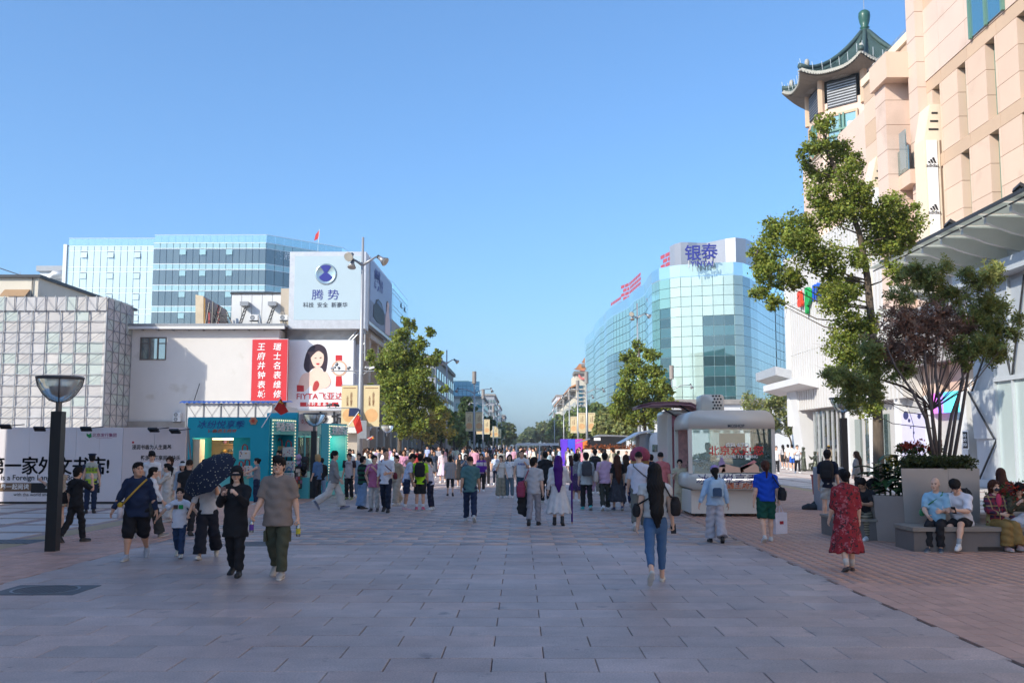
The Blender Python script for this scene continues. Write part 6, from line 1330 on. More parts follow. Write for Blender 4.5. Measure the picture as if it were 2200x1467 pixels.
# ---------------------------------------------------------------- trees
def leaf_mat(name, c, tr=.45):
 if name in MATS: return MATS[name]
 m = mat(name, c, rough=.5, var=.0, vcol=True, spec=.35); nt = m.node_tree; n = nt.nodes; l = nt.links; b = n['Principled BSDF']
 t = n.new('ShaderNodeBsdfTranslucent'); l.new(b.inputs['Base Color'].links[0].from_socket, t.inputs['Color'])
 mx = n.new('ShaderNodeMixShader'); mx.inputs['Fac'].default_value = tr; l.new(b.outputs[0], mx.inputs[1]); l.new(t.outputs[0], mx.inputs[2]); l.new(mx.outputs[0], n['Material Output'].inputs['Surface']); return m
m_bark = mat('bark', (.11, .085, .065), rough=.9, var=.3, scale=9, bump=.5, bscale=14, stretch=(1, 1, .25)); m_barkd = mat('bark_dark', (.14, .11, .10), rough=.9, var=.25, scale=12, bump=.3, bscale=25)
def leaves(clumps, n, size, q, tufts=26, star=False, spread=.2, gap=.25):
 """clumps: centre, radius; leaves sit in small tufts scattered through each clump"""
 C_, T_ = [], []; W = np.array([r ** 2 for c, r in clumps]); W = W / W.sum(); vs = []; col = []
 for (c, r), w in zip(clumps, W):
  nt = max(4, int(tufts * (r / np.mean([x[1] for x in clumps])) ** 2)); nl = max(1, int(n * w / nt))
  d = q.normal(size=(nt, 3)); d /= np.linalg.norm(d, axis=1)[:, None]; rad = r * q.uniform(.25, 1.12, nt) ** .75
  ce = np.array(c) + d * rad[:, None] * np.array((1, 1, .82)); tone = q.uniform(.62, 1.35, nt)
  a = np.repeat(ce, nl, 0) + q.normal(size=(nt * nl, 3)) * (r * spread) * np.repeat(q.uniform(.6, 1.3, nt), nl)[:, None]
  T_.append(np.repeat(tone, nl) * q.uniform(.75, 1.25, nt * nl)); C_.append(a)
 A = np.concatenate(C_); tn = np.concatenate(T_); m = len(A)
 nrm = q.normal(size=(m, 3)) + np.array((-.35, -.35, .75)); nrm /= np.linalg.norm(nrm, axis=1)[:, None]
 u = np.cross(nrm, q.normal(size=(m, 3))); u /= np.linalg.norm(u, axis=1)[:, None]; v = np.cross(nrm, u); s = size * q.uniform(.5, 1.45, m)[:, None]
 if star:
  vv = []
  for ang in (-1.0, 0, 1.0, 2.2):
   du = u * math.cos(ang) + v * math.sin(ang); dv = -u * math.sin(ang) + v * math.cos(ang)
   vv.append(np.stack([A, A + du * s * .55 + dv * s * .17, A + du * s * (1.0 if ang < 2 else .6), A + du * s * .55 - dv * s * .17], 1))
  V = np.concatenate(vv, 0).reshape(-1, 3); tn = np.tile(tn, 4)
 else: V = np.stack([A - u * s * .5, A + v * s * .42 + u * s * .1 + nrm * s * .1, A + u * s * .55, A - v * s * .42 + u * s * .1 + nrm * s * .1], 1).reshape(-1, 3)
 k = len(V) // 4; F = np.arange(4 * k).reshape(k, 4); hue = q.uniform(-.5, .5, k)
 c4 = np.repeat(np.stack([tn * (1 + .35 * hue), tn, tn * (1 - .2 * hue)], 1), 4, 0); return V, F, np.clip(c4, 0, 3)
def tree(label, Y, trunk, clumps_px, n, size, m, seed, name='tree', bark=None, rad=(.22, .06), depth=.75, limbs=True, star=False, extra=None, group=None, tufts=26, base=None, spread=.2):
 """trunk: list of photograph pixels from the ground up; clumps_px: (x, y, radius) in pixels"""
 q = np.random.default_rng(seed); k = Y / F_PX; bark = bark or m_bark
 tp = [P(x, y, Y) for x, y in trunk]; b = Vector((tp[0].x, Y, 0)) if base is None else Vector(base)
 t = thing(name, label, 'tree', b, 0, group or 'street trees'); tp = [Vector((b.x, b.y, b.z))] + [p for p in tp if p.z > b.z + .3]; tp = [p - b for p in tp]
 nt = len(tp); MB().tube(tp, [rad[0] + (rad[1] - rad[0]) * i / (nt - 1) for i in range(nt)], 10).build('trunk', bark, t, True)
 cl = []; fl_ = []
 R_ = np.mean([c[2] for c in clumps_px]) * k; cxm = np.mean([c[0] for c in clumps_px])
 for x, y, r in clumps_px:
  p = P(x, y, Y) - b; p.y += q.uniform(-1, 1) * depth * (1.6 * R_ + .35 * abs(x - cxm) * k * 0); cl.append((tuple(p), r * k * .95)); fl_.append(extra is not None and (x, y) in extra[1])
  for _ in range(3):
   d = q.normal(size=3); d /= np.linalg.norm(d); cl.append((tuple(p + Vector(d) * r * k * q.uniform(.6, 1.15)), r * k * q.uniform(.35, .6))); fl_.append(fl_[-1])
 tw = MB()
 for c, r in cl[::4]:
  c = Vector(c); z0 = max(tp[1].z * .8 if nt > 1 else 1, min(c.z - .25 * (c - Vector((0, 0, c.z))).length - r * .6, tp[-1].z)); a = tp[0]
  for i in range(nt - 1):
   if tp[i].z <= z0 <= tp[i + 1].z: a = tp[i].lerp(tp[i + 1], (z0 - tp[i].z) / max(tp[i + 1].z - tp[i].z, .01))
  if limbs:
   mid = a.lerp(c, .5) + Vector((0, 0, -.10 * (c - a).length)); MB().tube([a, mid, c], [rad[1] * .8, rad[1] * .5, rad[1] * .15], 6).build('limb', bark, t, True)
   for j in range(5): d = Vector(q.normal(size=3)) * r * .8; tw.tube([mid.lerp(c, q.uniform(.3, 1)), c + d], [rad[1] * .16, rad[1] * .05], 3, cap=False)
 if limbs: tw.build('twigs', bark, t)
 for j, (m_, sel) in enumerate([(m, None)] if extra is None else [(m, 0), (extra[0], 1)]):
  cc = cl if sel is None else [c for c, g in zip(cl, fl_) if g == bool(sel)]
  if cc: V, F, c4 = leaves(cc, int(n * len(cc) / len(cl)), size, q, tufts, star, spread); obj('crown', np_mesh('crown', V, F, [m_], col=c4), t)
 return t
g_gink = leaf_mat('ginkgo_leaf', (.25, .30, .055)); g_yel = leaf_mat('yellow_leaf', (.42, .34, .07)); g_dk = leaf_mat('dark_leaf', (.075, .12, .035)); g_mid = leaf_mat('mid_leaf', (.20, .26, .07)); g_pale = leaf_mat('pale_leaf', (.30, .33, .12)); g_map = leaf_mat('maple_leaf', (.25, .28, .085)); g_brown = leaf_mat('maple_brown', (.30, .185, .135)); g_far = leaf_mat('far_leaf', (.18, .22, .085))
big = [(1765,272,26),(1745,318,28),(1800,318,36),(1842,338,26),(1775,372,40),(1812,410,46),(1830,455,52),(1890,468,52),(1948,482,40),(1905,515,50),(1780,460,42),(1720,482,42),(1678,492,40),(1660,535,42),(1720,540,48),(1772,560,50),(1835,560,30),(1648,590,36),(1688,596,36),(1640,625,26),(1668,650,24),(1778,612,30),(1790,655,46),(1820,705,42),(1798,748,40),(1835,785,46),(1852,842,40),(1795,812,28),(1735,348,16),(1712,340,14),(1930,455,26),(1960,512,26),(1755,420,26),(1850,610,24),(1905,590,24),(1862,690,28),(1880,760,30),(1870,880,26)]
tree('tall ginkgo with bright sunlit crown in front of the beige mall', 40, [(1888,1000),(1886,900),(1880,800),(1872,690),(1864,600),(1846,500),(1812,410),(1780,330),(1765,270)], [(a, b, r * .93) for a, b, r in big], 58000, .105, g_gink, 3, 'ginkgo_tree', rad=(.25, .05), tufts=26)
lg = [(880,700,16),(866,724,20),(900,742,20),(926,716,11),(855,760,28),(890,776,30),(830,770,20),(802,766,12),(820,800,22),(860,810,30),(905,815,28),(930,778,16),(945,762,10),(835,840,26),(875,850,30),(915,855,26),(850,882,26),(890,890,26),(930,865,18),(955,836,10),(835,908,16),(870,918,20),(905,915,18),(945,880,12),(795,830,8)]
tree('bushy green ginkgo on the left beside the banner pole', 70, [(858,985),(859,930),(862,880),(868,800),(876,720)], lg, 30000, .165, g_gink, 5, 'ginkgo_tree', rad=(.2, .04), tufts=20)
tree('thin yellowing tree with bare twigs right of the left ginkgo', 92, [(905,985),(908,930),(915,880)], [(915,898,26),(940,876,22),(952,918,22),(925,940,18),(893,930,20),(960,890,14),(935,905,20),(970,930,14)], 2600, .2, g_yel, 6, 'young_tree', rad=(.12, .035), tufts=16)
cg = [(1370,740,14),(1358,768,20),(1395,765,17),(1350,800,20),(1385,800,24),(1412,800,16),(1343,830,18),(1375,838,26),(1415,835,22),(1437,840,12),(1330,860,20),(1360,870,26),(1400,870,26),(1432,866,16),(1322,885,18),(1355,900,22),(1395,902,22)]
tree('layered ginkgo standing before the curved glass store', 76, [(1386,985),(1386,930),(1383,860),(1376,780),(1370,735)], cg, 19000, .175, g_gink, 7, 'ginkgo_tree', rad=(.2, .04), tufts=18)
tree('light green tree behind the ice cream kiosk', 98, [(1702,985),(1700,950),(1690,920)], [(1612,868,22),(1640,886,30),(1690,872,32),(1700,905,28),(1655,915,22),(1722,862,18),(1610,902,16),(1670,850,18),(1718,900,16)], 9000, .2, g_pale, 8, 'street_tree', rad=(.16, .05))
mg = [(2140,588,22),(2110,600,26),(2075,590,18),(2060,640,28),(2120,645,32),(2152,662,22),(2090,690,36),(2142,700,30),(2172,720,16),(2110,740,36),(2150,752,26),(2060,752,34),(2000,592,30),(1962,592,26),(1940,632,26),(2020,622,28),(1800,812,24),(1840,822,30),(1778,802,14),(1830,862,24),(1885,790,32),(1862,752,28),(2190,690,14),(1935,800,24),(1880,850,20)]
mbn = [(1960,682,34),(1920,692,32),(2000,682,36),(2040,682,28),(1950,732,36),(1990,742,38),(1900,742,32),(1930,768,30),(2030,730,32),(2070,702,20)]
mt = tree('multi-stemmed maple with green and withered brown leaves in the steel planter', 20.3, [(2005,975),(2008,930),(2003,880)], mg + mbn, 9500, .09, g_map, 9, 'maple_tree', m_barkd, rad=(.06, .016), star=True, extra=(g_brown, [(a, b) for a, b, r in mbn]), tufts=14, base=(8.41, 20.3, 1.45), spread=.3, depth=.5)
for k, pth in enumerate((((2012,1005),(1990,900),(1960,840),(1925,790),(1905,745)), ((2014,1005),(2002,880),(1990,800),(1985,740)), ((2018,1005),(2020,880),(2010,800),(2012,720)), ((2024,1005),(2045,890),(2070,820),(2060,730)), ((2036,1005),(2052,900),(2066,820),(2085,740)), ((2046,1005),(2068,880),(2080,800),(2110,720)), ((2010,1005),(1985,860),(1940,830),(1890,815)))):
 MB().tube([P(x, y, 20.3 + .12 * (k - 3)) - mt.location for x, y in pth], [.042, .034, .027, .02, .013][:len(pth)], 7).build('stem', m_barkd, mt, True)
far_t = [(948, 105, [(940,915,22),(958,900,20),(965,925,20),(925,935,18)], g_mid, 'green tree filling the gap right of the yellowing tree'), (1000, 200, [(992,935,14),(1012,940,12),(1003,925,12)], g_mid, 'low green tree under the first left banners'), (1255, 150, [(1250,925,18),(1268,930,16),(1240,935,14)], g_mid, 'low green tree left of the bar pavilion'), (1330, 90, [(1325,915,20),(1345,925,18),(1310,935,16)], g_pale, 'pale shrub tree beside the white awning'), (1185, 350, [(1185,938,12),(1195,930,12),(1176,942,9)], g_far, 'rounded tree beyond the violet booth'), (1062, 280, [(1058,938,12),(1066,930,12),(1050,942,10)], g_far, 'rounded tree in the left row beyond the banners'),(1005,150,[(1003,862,9),(1005,880,14),(1000,905,18),(1012,920,18),(990,925,16),(1020,900,12)],g_dk,'dark conifer-shaped tree on the left under the camera poles'),
 (975,118,[(965,930,18),(985,935,16),(975,918,14)],g_pale,'pale green shrubby tree near the left shop row'), (1030,190,[(1025,925,14),(1040,915,14),(1035,935,14)],g_dk,'dark tree in the left row beside the hanging banners'), (1050,240,[(1050,915,12),(1060,930,12),(1045,932,12)],g_far,'mid green tree farther along the left row'),
 (1078,330,[(1075,930,14),(1086,922,14),(1068,940,10),(1095,940,10)],g_far,'round tree at the far end of the left row'), (1140,520,[(1130,938,8),(1140,932,10),(1150,938,9),(1122,943,6)],g_far,'hazy tree in the middle of the vista'), (1165,400,[(1160,930,12),(1172,922,13),(1180,936,12)],g_far,'leafy tree at the far end of the right row'),
 (1205,300,[(1200,915,16),(1212,925,14),(1192,932,12)],g_mid,'mid green tree on the right beyond the violet stall'), (1235,230,[(1232,900,16),(1245,890,14),(1225,918,14),(1250,910,12)],g_mid,'green tree before the cream hotel'), (1275,170,[(1270,890,14),(1285,880,12),(1265,910,16),(1290,905,14)],g_mid,'bushy tree left of the layered ginkgo'),
 (1305,110,[(1300,900,18),(1318,890,16),(1310,925,18),(1292,925,14)],g_pale,'pale loose tree in the flower bed behind the crowd'), (1105,700,[(1100,945,6),(1110,948,5),(1118,947,5)],g_dk,'tiny dark tree at the vanishing end of the street')]
for i, (bx, Y, cl, m, lab) in enumerate(far_t): tree(lab, Y, [(bx, 960), (bx, cl[0][1] + 8)], [(a, b, r * 1.2) for a, b, r in cl], 4600, .0036 * Y, m, 20 + i, 'street_tree', rad=(.002 * Y, .0006 * Y), limbs=Y < 200, group='trees along the far street')

# ---------------------------------------------------------------- lamps and poles
m_bowl = mat_glass('lamp_bowl', (.72, .69, .62), .10, rough=.15, alpha=.45); m_ring = mat('lamp_ring', (.12, .12, .125), rough=.4, metal=.4)
def bowl_lamp(px, pyt, pyb, label, Y=None):
 g = G(px - (6 if px < 300 else 0), pyb) if Y is None else Vector((P(px, pyt, Y).x, Y, 0)); Y = g.y; zt = P(px, pyt, Y).z; k = zt / 4.0; t = thing('bowl_lamp', label, 'street lamp', g, 0, 'bowl-topped street lamps')
 w = .098; MB().box(-w, w, -w, w, 0, zt - .62).build('post', m_black, t); MB().tube([(0, 0, zt - .62), (0, 0, zt - .44)], .055, 10).build('neck', m_ring, t)
 MB().lathe([(.04, -.44), (.16, -.40), (.28, -.28), (.37, -.13), (.40, 0)], (0, 0, zt), 24).build('bowl', m_bowl, t, True); MB().lathe([(.40, -.03), (.425, -.01), (.425, .02), (.395, .03)], (0, 0, zt), 24).build('rim', m_ring, t, True)
 MB().lathe([(.02, -.36), (.14, -.30), (.19, -.16), (.001, -.14)], (0, 0, zt), 14).build('diffuser', mat('lamp_diffuser', (.5, .49, .46), rough=.6), t, True)
 for j in range(4): a = j * PI / 2 + .4; MB().tube([(math.cos(a) * r, math.sin(a) * r, zt + z) for r, z in ((.05, -.45), (.17, -.41), (.29, -.29), (.38, -.14), (.41, 0))], .013, 5).build('bowl_rib', m_ring, t)
 return t
bowl_lamp(118, 812, 1183, 'black post bowl lamp standing nearest at the left'); bowl_lamp(676, 889, 1062, 'black post bowl lamp in front of the mint stall', 36.4); bowl_lamp(832, 914, 0, 'bowl lamp standing in the crowd before the stone columns', 60.0); bowl_lamp(1810, 856, 0, 'bowl lamp on black post half hidden by the maple leaves', 32.0)
m_polep = mat('pole_paint', (.40, .42, .45), rough=.4, metal=.4, var=.06); m_lampg = mat('flood_glass', (.5, .48, .42), rough=.2)
m_ban = mat('banner_gold', srgb(226, 208, 164), rough=.6, var=.06, scale=2); m_ban2 = mat('banner_orange', srgb(230, 182, 128), rough=.6, var=.15, scale=3)
def cone_head(par, p, d, r, L):
 d = Vector(d).normalized(); p = Vector(p); h = MB(); h.tube([p, p + d * L * .35, p + d * L], [r * .45, r * .5, r], 14); o = h.build('flood_head', m_grey, par, True); MB().tube([p + d * (L + .001), p + d * (L + .02)], r * .93, 14).build('lens', m_lampg, o)
 MB().tube([p - d * L * .3, p], r * .4, 10).build('ballast', m_dark, o)
def pole(px, pyt, Y, kind, label, group=None, banner=True, h=None, s=1.0):
 tp = P(px, pyt, Y); t = thing('light_pole', label, 'light pole', (tp.x, Y, 0), 0, group); H_ = tp.z
 MB().tube([(0, 0, 0), (0, 0, 3.5), (0, 0, H_)], [.13 * s, .11 * s, .055 * s], 10).build('pole', m_polep, t, True); MB().tube([(0, 0, 0), (0, 0, .5)], .2 * s, 10).build('base', m_grey, t)
 if kind == 'flood':
  zf = H_ - 1.05
  for sgn in (-1, 1): MB().tube([(0, 0, zf - .25), (sgn * .3, 0, zf - .05), (sgn * .62, -.1, zf + .12)], [.07, .05, .04], 8).build('arm', m_polep, t, True)
  cone_head(t, (.78, -.12, zf + .08), (.55, -.2, -.42), .22, .38); cone_head(t, (-.5, -.15, zf + .2), (-.15, -.75, -.35), .22, .36); cone_head(t, (-.45, -.1, zf - .1), (-.05, -.3, -.8), .2, .3)
 else:
  MB().tube([(0, 0, H_ - .1), (0, 0, H_ + 1.1 * s)], .2 * s, 12).build('antenna', mat('antenna_grey', (.30, .27, .25), rough=.6), t)
  for sgn in (-1, 1): MB().tube([(0, 0, H_ - 1.2), (sgn * .9, 0, H_ - .75), (sgn * 1.9, 0, H_ - .7)], [.06, .05, .04], 6).build('arm', m_polep, t, True); cone_head(t, (sgn * 1.9, 0, H_ - .68), (sgn * .3, -.1, -.8), .18, .4)
 if banner:
  for sgn in (-1, 1): banner_at(t, sgn, 3.0 * s, 1.85 * s, .72 * s)
 return t
def banner_at(t, sgn, z0, h, w, txt=False):
 x0 = .14 if sgn > 0 else -.14 - w; b = MB().box(x0, x0 + w, -.012, .012, z0, z0 + h).build('banner', m_ban, t)
 MB().lathe([(.001, 0), (w * .42, 0)], n=18).build('banner_sun', m_ban2, b, loc=(x0 + w * .5, -.014, z0 + h * .27), rot=(PI / 2, 0, 0))
 o = MB().tube([(x0 - .02 if sgn < 0 else 0, 0, z0 + h + .01), (x0 + w + .02 if sgn > 0 else 0, 0, z0 + h + .01)], .018, 5).build('banner_rod', m_polep, t); MB().tube([(x0 - .02 if sgn < 0 else 0, 0, z0 - .01), (x0 + w + .02 if sgn > 0 else 0, 0, z0 - .01)], .018, 5).build('banner_rod', m_polep, t)
 text('国庆月圆\n喜乐相逢' if 0 else '北\n国\n庆\n月\n圆\n喜\n乐', b, ink('banner_brown', 130, 70, 40), (x0 + w * .62, -.016, z0 + h * .66), h * .058, bold=.005, line=.85); text('王\n府\n井\n香\n遇', b, ink('banner_brown', 0, 0, 0), (x0 + w * .38, -.016, z0 + h * .62), h * .055, bold=.005, line=.85)
 MB().box(x0 + w * .1, x0 + w * .9, -.015, -.012, z0 + h * .93, z0 + h * .945).build('banner_line', ink('banner_brown', 0, 0, 0), b)
ta = pole(780, 510, 45, 'flood', 'tall grey pole with three floodlights, camera arms and gold banners', banner=False)
zz1 = P(780, 797, 45).z
MB().tube([(-1.35, 0, zz1), (.6, 0, zz1)], .03, 6).build('camera_arm', m_polep, ta); MB().tube([(-.5, 0, zz1), (-.2, 0, zz1 - .12), (0, 0, zz1 - .4)], .022, 6).build('arm_brace', m_polep, ta, True); MB().tube([(.35, 0, zz1), (.15, 0, zz1 - .12), (0, 0, zz1 - .4)], .022, 6).build('arm_brace', m_polep, ta, True)
def camera_on(par, p, ang, s=1.0, m=None):
 c = MB().bbox(-.16 * s, .16 * s, -.06 * s, .06 * s, 0, .12 * s, .02).build('camera', m or m_whitep, par, loc=p, rot=(0, R(12), ang)); MB().tube([(.16 * s, 0, .06 * s), (.19 * s, 0, .06 * s)], .04 * s, 8).build('lens', m_black, c); MB().tube([(0, 0, -.1 * s), (0, 0, 0)], .02, 5).build('mount', m_dark, c)
for x, a in ((-1.25, 2.6), (-1.0, -1.2), (-.55, 2.2), (.3, .5), (.5, 2.9)): camera_on(ta, (x, 0, zz1 + .1), a, .8, m_grey if x < -.5 else None)
MB().ball((-1.1, -.05, zz1 + .3), .09, 10).build('dome_camera', m_grey, ta, True)
for sgn in (-1, 1): banner_at(ta, sgn, P(780, 916, 45).z, 1.85, .72)
zz2 = P(770, 876, 45).z; MB().tube([(-1.5, 0, zz2), (0, 0, zz2)], .025, 6).build('camera_arm', m_polep, ta); camera_on(ta, (-1.4, 0, zz2 + .08), 2.8, .8, m_dark); camera_on(ta, (-1.1, 0, zz2 + .08), .6, .8, m_dark)
o = MB().box(-.22, .22, -.02, .02, -.2, .2).build('solar_panel', mat('solar_cell', (.03, .04, .09), rough=.2), ta, loc=(-.25, -.25, P(768, 886, 45).z), rot=(R(-30), 0, 0))
MB().bbox(.02, .34, -.34, -.1, 2.2, 3.0, .02).build('control_box', m_polep, ta)
pole(960, 752, 96, 'flood', 'floodlight pole rising behind the left ginkgo', 'light poles along the street', False)
pole(1369, 652, 86, 'flood', 'floodlight pole rising above the layered ginkgo on the right', 'light poles along the street', False)
lab_l = ['first grey antenna pole of the left row with paired gold banners', 'second antenna pole of the left row with paired banners', 'third antenna pole of the left row', 'fourth antenna pole of the left row', 'fifth antenna pole of the left row', 'last visible antenna pole of the left row']
for k, (px, py, Y) in enumerate(((1019, 822, 112), (1038, 855, 145), (1060, 884, 200), (1068, 893, 235), (1078, 905, 300), (1084, 914, 380))): pole(px, py, Y, 'antenna', lab_l[k], 'antenna poles along the left row', s=1.15)
lab_r = ['antenna pole right behind the kiosk area before the glass store', 'first antenna pole of the right row left of the glass store', 'second antenna pole of the right row in front of the hotel', 'third antenna pole of the right row', 'fourth antenna pole of the right row', 'fifth antenna pole of the right row']
for k, (px, py, Y) in enumerate(((1443, 812, 100), (1260, 822, 115), (1241, 838, 130), (1223, 858, 165), (1211, 872, 195), (1191, 896, 270))): pole(px, py, Y, 'antenna', lab_r[k], 'antenna poles along the right row', banner=k in (1, 2), s=1.15)
# ---------------------------------------------------------------- kiosks on the right
m_kc = mat('kiosk_cream', (.76, .71, .63), rough=.35, var=.03, coat=.3); m_kp = mat('kiosk_pink', (.55, .20, .25), rough=.4, var=.05); m_kglass = mat_glass('kiosk_glass', (.30, .42, .40), .10, rough=.02, alpha=.16, orand=.02); m_ko = mat('kiosk_dark_rose', (.16, .07, .085), rough=.35)
YK = 27.0; xa, xb = P(1480, 1000, YK).x, P(1667, 1000, YK).x; zk = P(1570, 881, YK).z; zg1, zg0 = P(1570, 921, YK).z, P(1570, 1017, YK).z; zb0 = P(1570, 1052, YK).z; W = xb - xa
def rbox(x0, x1, y0, y1, z0, z1, r, n=5, top=True, bot=False):
 """rounded loaf: profile in x-z extruded along y"""
 pr = []
 for ci, (cx_, cz_, a0) in enumerate(((x1 - r, z0 + (r if bot else .001), -PI / 2), (x1 - r, z1 - r, 0), (x0 + r, z1 - r, PI / 2), (x0 + r, z0 + (r if bot else .001), PI))):
  rr = r if (ci in (1, 2) and top) or bot else .001
  for i in range(n + 1): a = a0 + PI / 2 * i / n; pr.append((cx_ + (r if rr > .01 else r) * math.cos(a), y0, cz_ + rr * math.sin(a)))
 return pr, (0, y1 - y0, 0)
kk = thing('gelato_kiosk', 'cream rounded gelato kiosk with big window, red lettering and flower display', 'kiosk', (0, YK, 0)); D = 2.5
MB().prism(*rbox(xa, xb, 0, D, zg1, zk, .32)).build('roof_shell', m_kc, kk, True); MB().prism(*rbox(xa, xb, 0, D, zb0, zg0, .16, bot=True)).build('base_shell', m_kc, kk, True)
for x0, x1 in ((xa, xa + .1), (xb - .1, xb)): MB().box(x0, x1, .02, .12, zg0, zg1).build('corner_post', m_kc, kk); MB().box(x0, x1, D - .12, D - .02, zg0, zg1).build('corner_post', m_kc, kk)
MB().box(xa + .1, xb - .1, .03, .05, zg0, zg1).build('window', m_kglass, kk); MB().box(xb - .06, xb - .04, .12, D - .12, zg0, zg1).build('side_window', m_kglass, kk); MB().box(xa + 1.0, xb - .5, D - .08, D - .05, zg0, zg1).build('back_window', m_kglass, kk)
MB().box(xb - 1.05, xb - .45, 1.6, 2.3, zg0, zg1 - .1).build('inner_cabinet', mat('kiosk_inner', (.45, .33, .30), rough=.6), kk); MB().box(xa + .3, xb - .4, .9, 1.4, zg0 - .3, zg0 + .35).build('counter', m_whitep, kk)
MB().box(xa + .2, xb - .2, -.012, -.004, zb0 + .27, zb0 + .285).build('light_line', mat('cool_light', (1, 1, 1), emit=(1, .97, .92), es=.9), kk)
def kt(s, px, py, size, m, **kw): q = P(px, py, YK); return text(s, kk, m, (q.x, kw.pop('y', -.012), q.z), size, **kw)
kt('MOSHOP', 1581, 915, .11, i_dk, bold=.02); kt('GELATO', 1585, 957, .17, i_white, bold=.02, y=.02); kt('北京欢迎您', 1582, 969, .27, ink('ink_hot_red', 230, 60, 60), bold=.01, y=.02, sx=1.1); kt('WELCOME TO BEIJING', 1584, 981, .11, i_white, bold=.015, y=.02)
kt('冰纷悦享季', 1560, 1031, .30, ink('ink_violet', 50, 44, 110), shear=.25, sx=1.1); kt('香遇王府井', 1585, 1044, .17, ink('ink_orange', 214, 110, 60), bold=.012, shear=.15, sx=1.2)
for nm, pts, m in (('mural_hill', [(1545,1015),(1546,1000),(1560,996),(1575,1001),(1590,1004),(1605,998),(1622,995),(1630,1002),(1632,1015)], ink('mural_peach', 240, 196, 170)), ('mural_wall', [(1590,1004),(1606,996),(1620,988),(1626,992),(1610,1002),(1598,1009)], ink('mural_rose', 226, 150, 150)), ('mural_pagoda', [(1542,1003),(1545,996),(1543,995),(1548,988),(1547,987),(1551,981),(1555,987),(1554,988),(1559,995),(1557,996),(1560,1003)], ink('mural_lilac', 170, 150, 190)), ('mural_tassel', [(1553,1006),(1557,1004),(1559,1013),(1550,1015)], i_red), ('mural_tassel', [(1590,1005),(1594,1003),(1599,1013),(1592,1015)], i_red)):
 MB().prism([(P(x, y, YK).x, .015, P(x, y, YK).z) for x, y in pts], (0, .01, 0)).build(nm, m, kk)
q_ = np.random.default_rng(4); fl_m = mat('flower_white', (.75, .76, .78), rough=.7)
for k, (px, lab) in enumerate(((1512, 'white flower arrangement at the left inside the kiosk window'), (1640, 'white flower arrangement at the right inside the kiosk window'))):
 t = thing('flower_arrangement', lab, 'flowers', (P(px, 1010, YK).x, YK + .35, zg0), 0, 'flowers in the kiosk window')
 cl = [((q_.uniform(-.3, .3), q_.uniform(-.12, .12), q_.uniform(.1, .42)), .12) for _ in range(9)]; V, F, c4 = leaves(cl, 500, .06, q_, 10); obj('foliage', np_mesh('foliage', V, F, [g_dk], col=c4), t)
 fb = MB();
 for _ in range(26): fb.ball((q_.uniform(-.36, .36), q_.uniform(-.2, .02), q_.uniform(.05, .52)), q_.uniform(.02, .045), 6)
 fb.build('blossoms', fl_m, t, True)
x0, x1 = P(1511, 850, YK).x, P(1560, 850, YK).x; z0_, z1_ = zk - .01, P(1535, 846, YK).z; ru = thing('roof_unit', 'cream perforated ventilation unit on the kiosk roof', 'ventilation unit', (0, YK, 0)); MB().prism(*rbox(x0, x1, .3, 1.1, z0_, z1_, .09)).build('casing', m_kc, ru, True)
for j in range(5):
 for i in range(3): MB().tube([(x0 + .32 + i * .085 + .04 * (j % 2), .292, z0_ + .07 + j * .085), (x0 + .32 + i * .085 + .04 * (j % 2), .30, z0_ + .07 + j * .085)], .03, 6).build('hole', m_black, ru)
pk = thing('pink_kiosk', 'dark pink kiosk section with raised rose hatch beside the cream kiosk', 'kiosk', (0, 30, 0)); pa, pb = P(1434, 950, 30), P(1482, 950, 30)
MB().prism(*rbox(pa.x, pb.x, 0, 2.2, P(1450, 890, 30).z, P(1450, 890, 30).z + .0 + .14, .12)).build('roof_shell', m_kc, pk, True); MB().box(pa.x, pa.x + .14, 0, 2.2, .35, P(1450, 890, 30).z).build('end_wall', m_kc, pk)
MB().box(pa.x + .14, pb.x, .25, .4, .35, P(1450, 890, 30).z).build('back_wall', m_kp, pk); MB().box(pa.x + .35, pa.x + .62, .2, .24, .4, P(1450, 920, 30).z).build('doorway', m_black, pk); MB().box(pb.x - .32, pb.x - .05, .18, .22, .4, P(1450, 912, 30).z).build('photo_strip', mat('poster_rose', (.6, .35, .35), var=.4, scale=6), pk)
MB().box(pa.x + .15, pb.x, -.05, .0, P(1450, 916, 30).z, P(1450, 899, 30).z).build('sign_board', m_kp, pk); MB().box(P(1456, 905, 30).x, pb.x - .02, -.07, -.055, P(1450, 913, 30).z, P(1450, 901, 30).z).build('sign_panel', ink('sign_pale_pink', 224, 196, 200), pk); text('Gelato', pk, i_dk, (P(1462, 907, 30).x, -.08, P(1462, 907, 30).z), .12)
hp = [P(1376, 869, 29.5), P(1400, 863, 29.5), P(1450, 862, 29.5), P(1485, 864, 29.5), P(1499, 871, 29.5), P(1504, 880, 29.5)]; mb = MB(); th = [Vector((p.x, -.5, p.z)) for p in hp]; mb.prism(th + [p - Vector((0, 0, .07)) for p in th[::-1]], (0, 2.2, 0)); mb.build('hatch', m_ko, pk, True); mb = MB(); mb.prism([p - Vector((0, 0, .075)) for p in th] + [p - Vector((0, 0, .10)) for p in th[::-1]], (0, 2.2, 0)); mb.build('hatch_lining', mat('hatch_pink', (.45, .25, .28)), pk, True)
for a, b in (((1425, 878), (1458, 897)), ((1455, 867), (1484, 886))): MB().tube([P(*a, 29.6) - Vector((0, 30, 0)), P(*b, 29.6) - Vector((0, 30, 0))], .03, 6).build('gas_strut', m_black, pk)
for x in (pa.x + .1, pb.x - .1): MB().box(x - .05, x + .05, .3, .4, 0, .36).build('leg', m_dark, pk)
for x in (xa + .3, (xa + xb) / 2, xb - .3): MB().box(x - .06, x + .06, .5, .62, 0, zb0 + .05).build('leg', m_dark, kk)
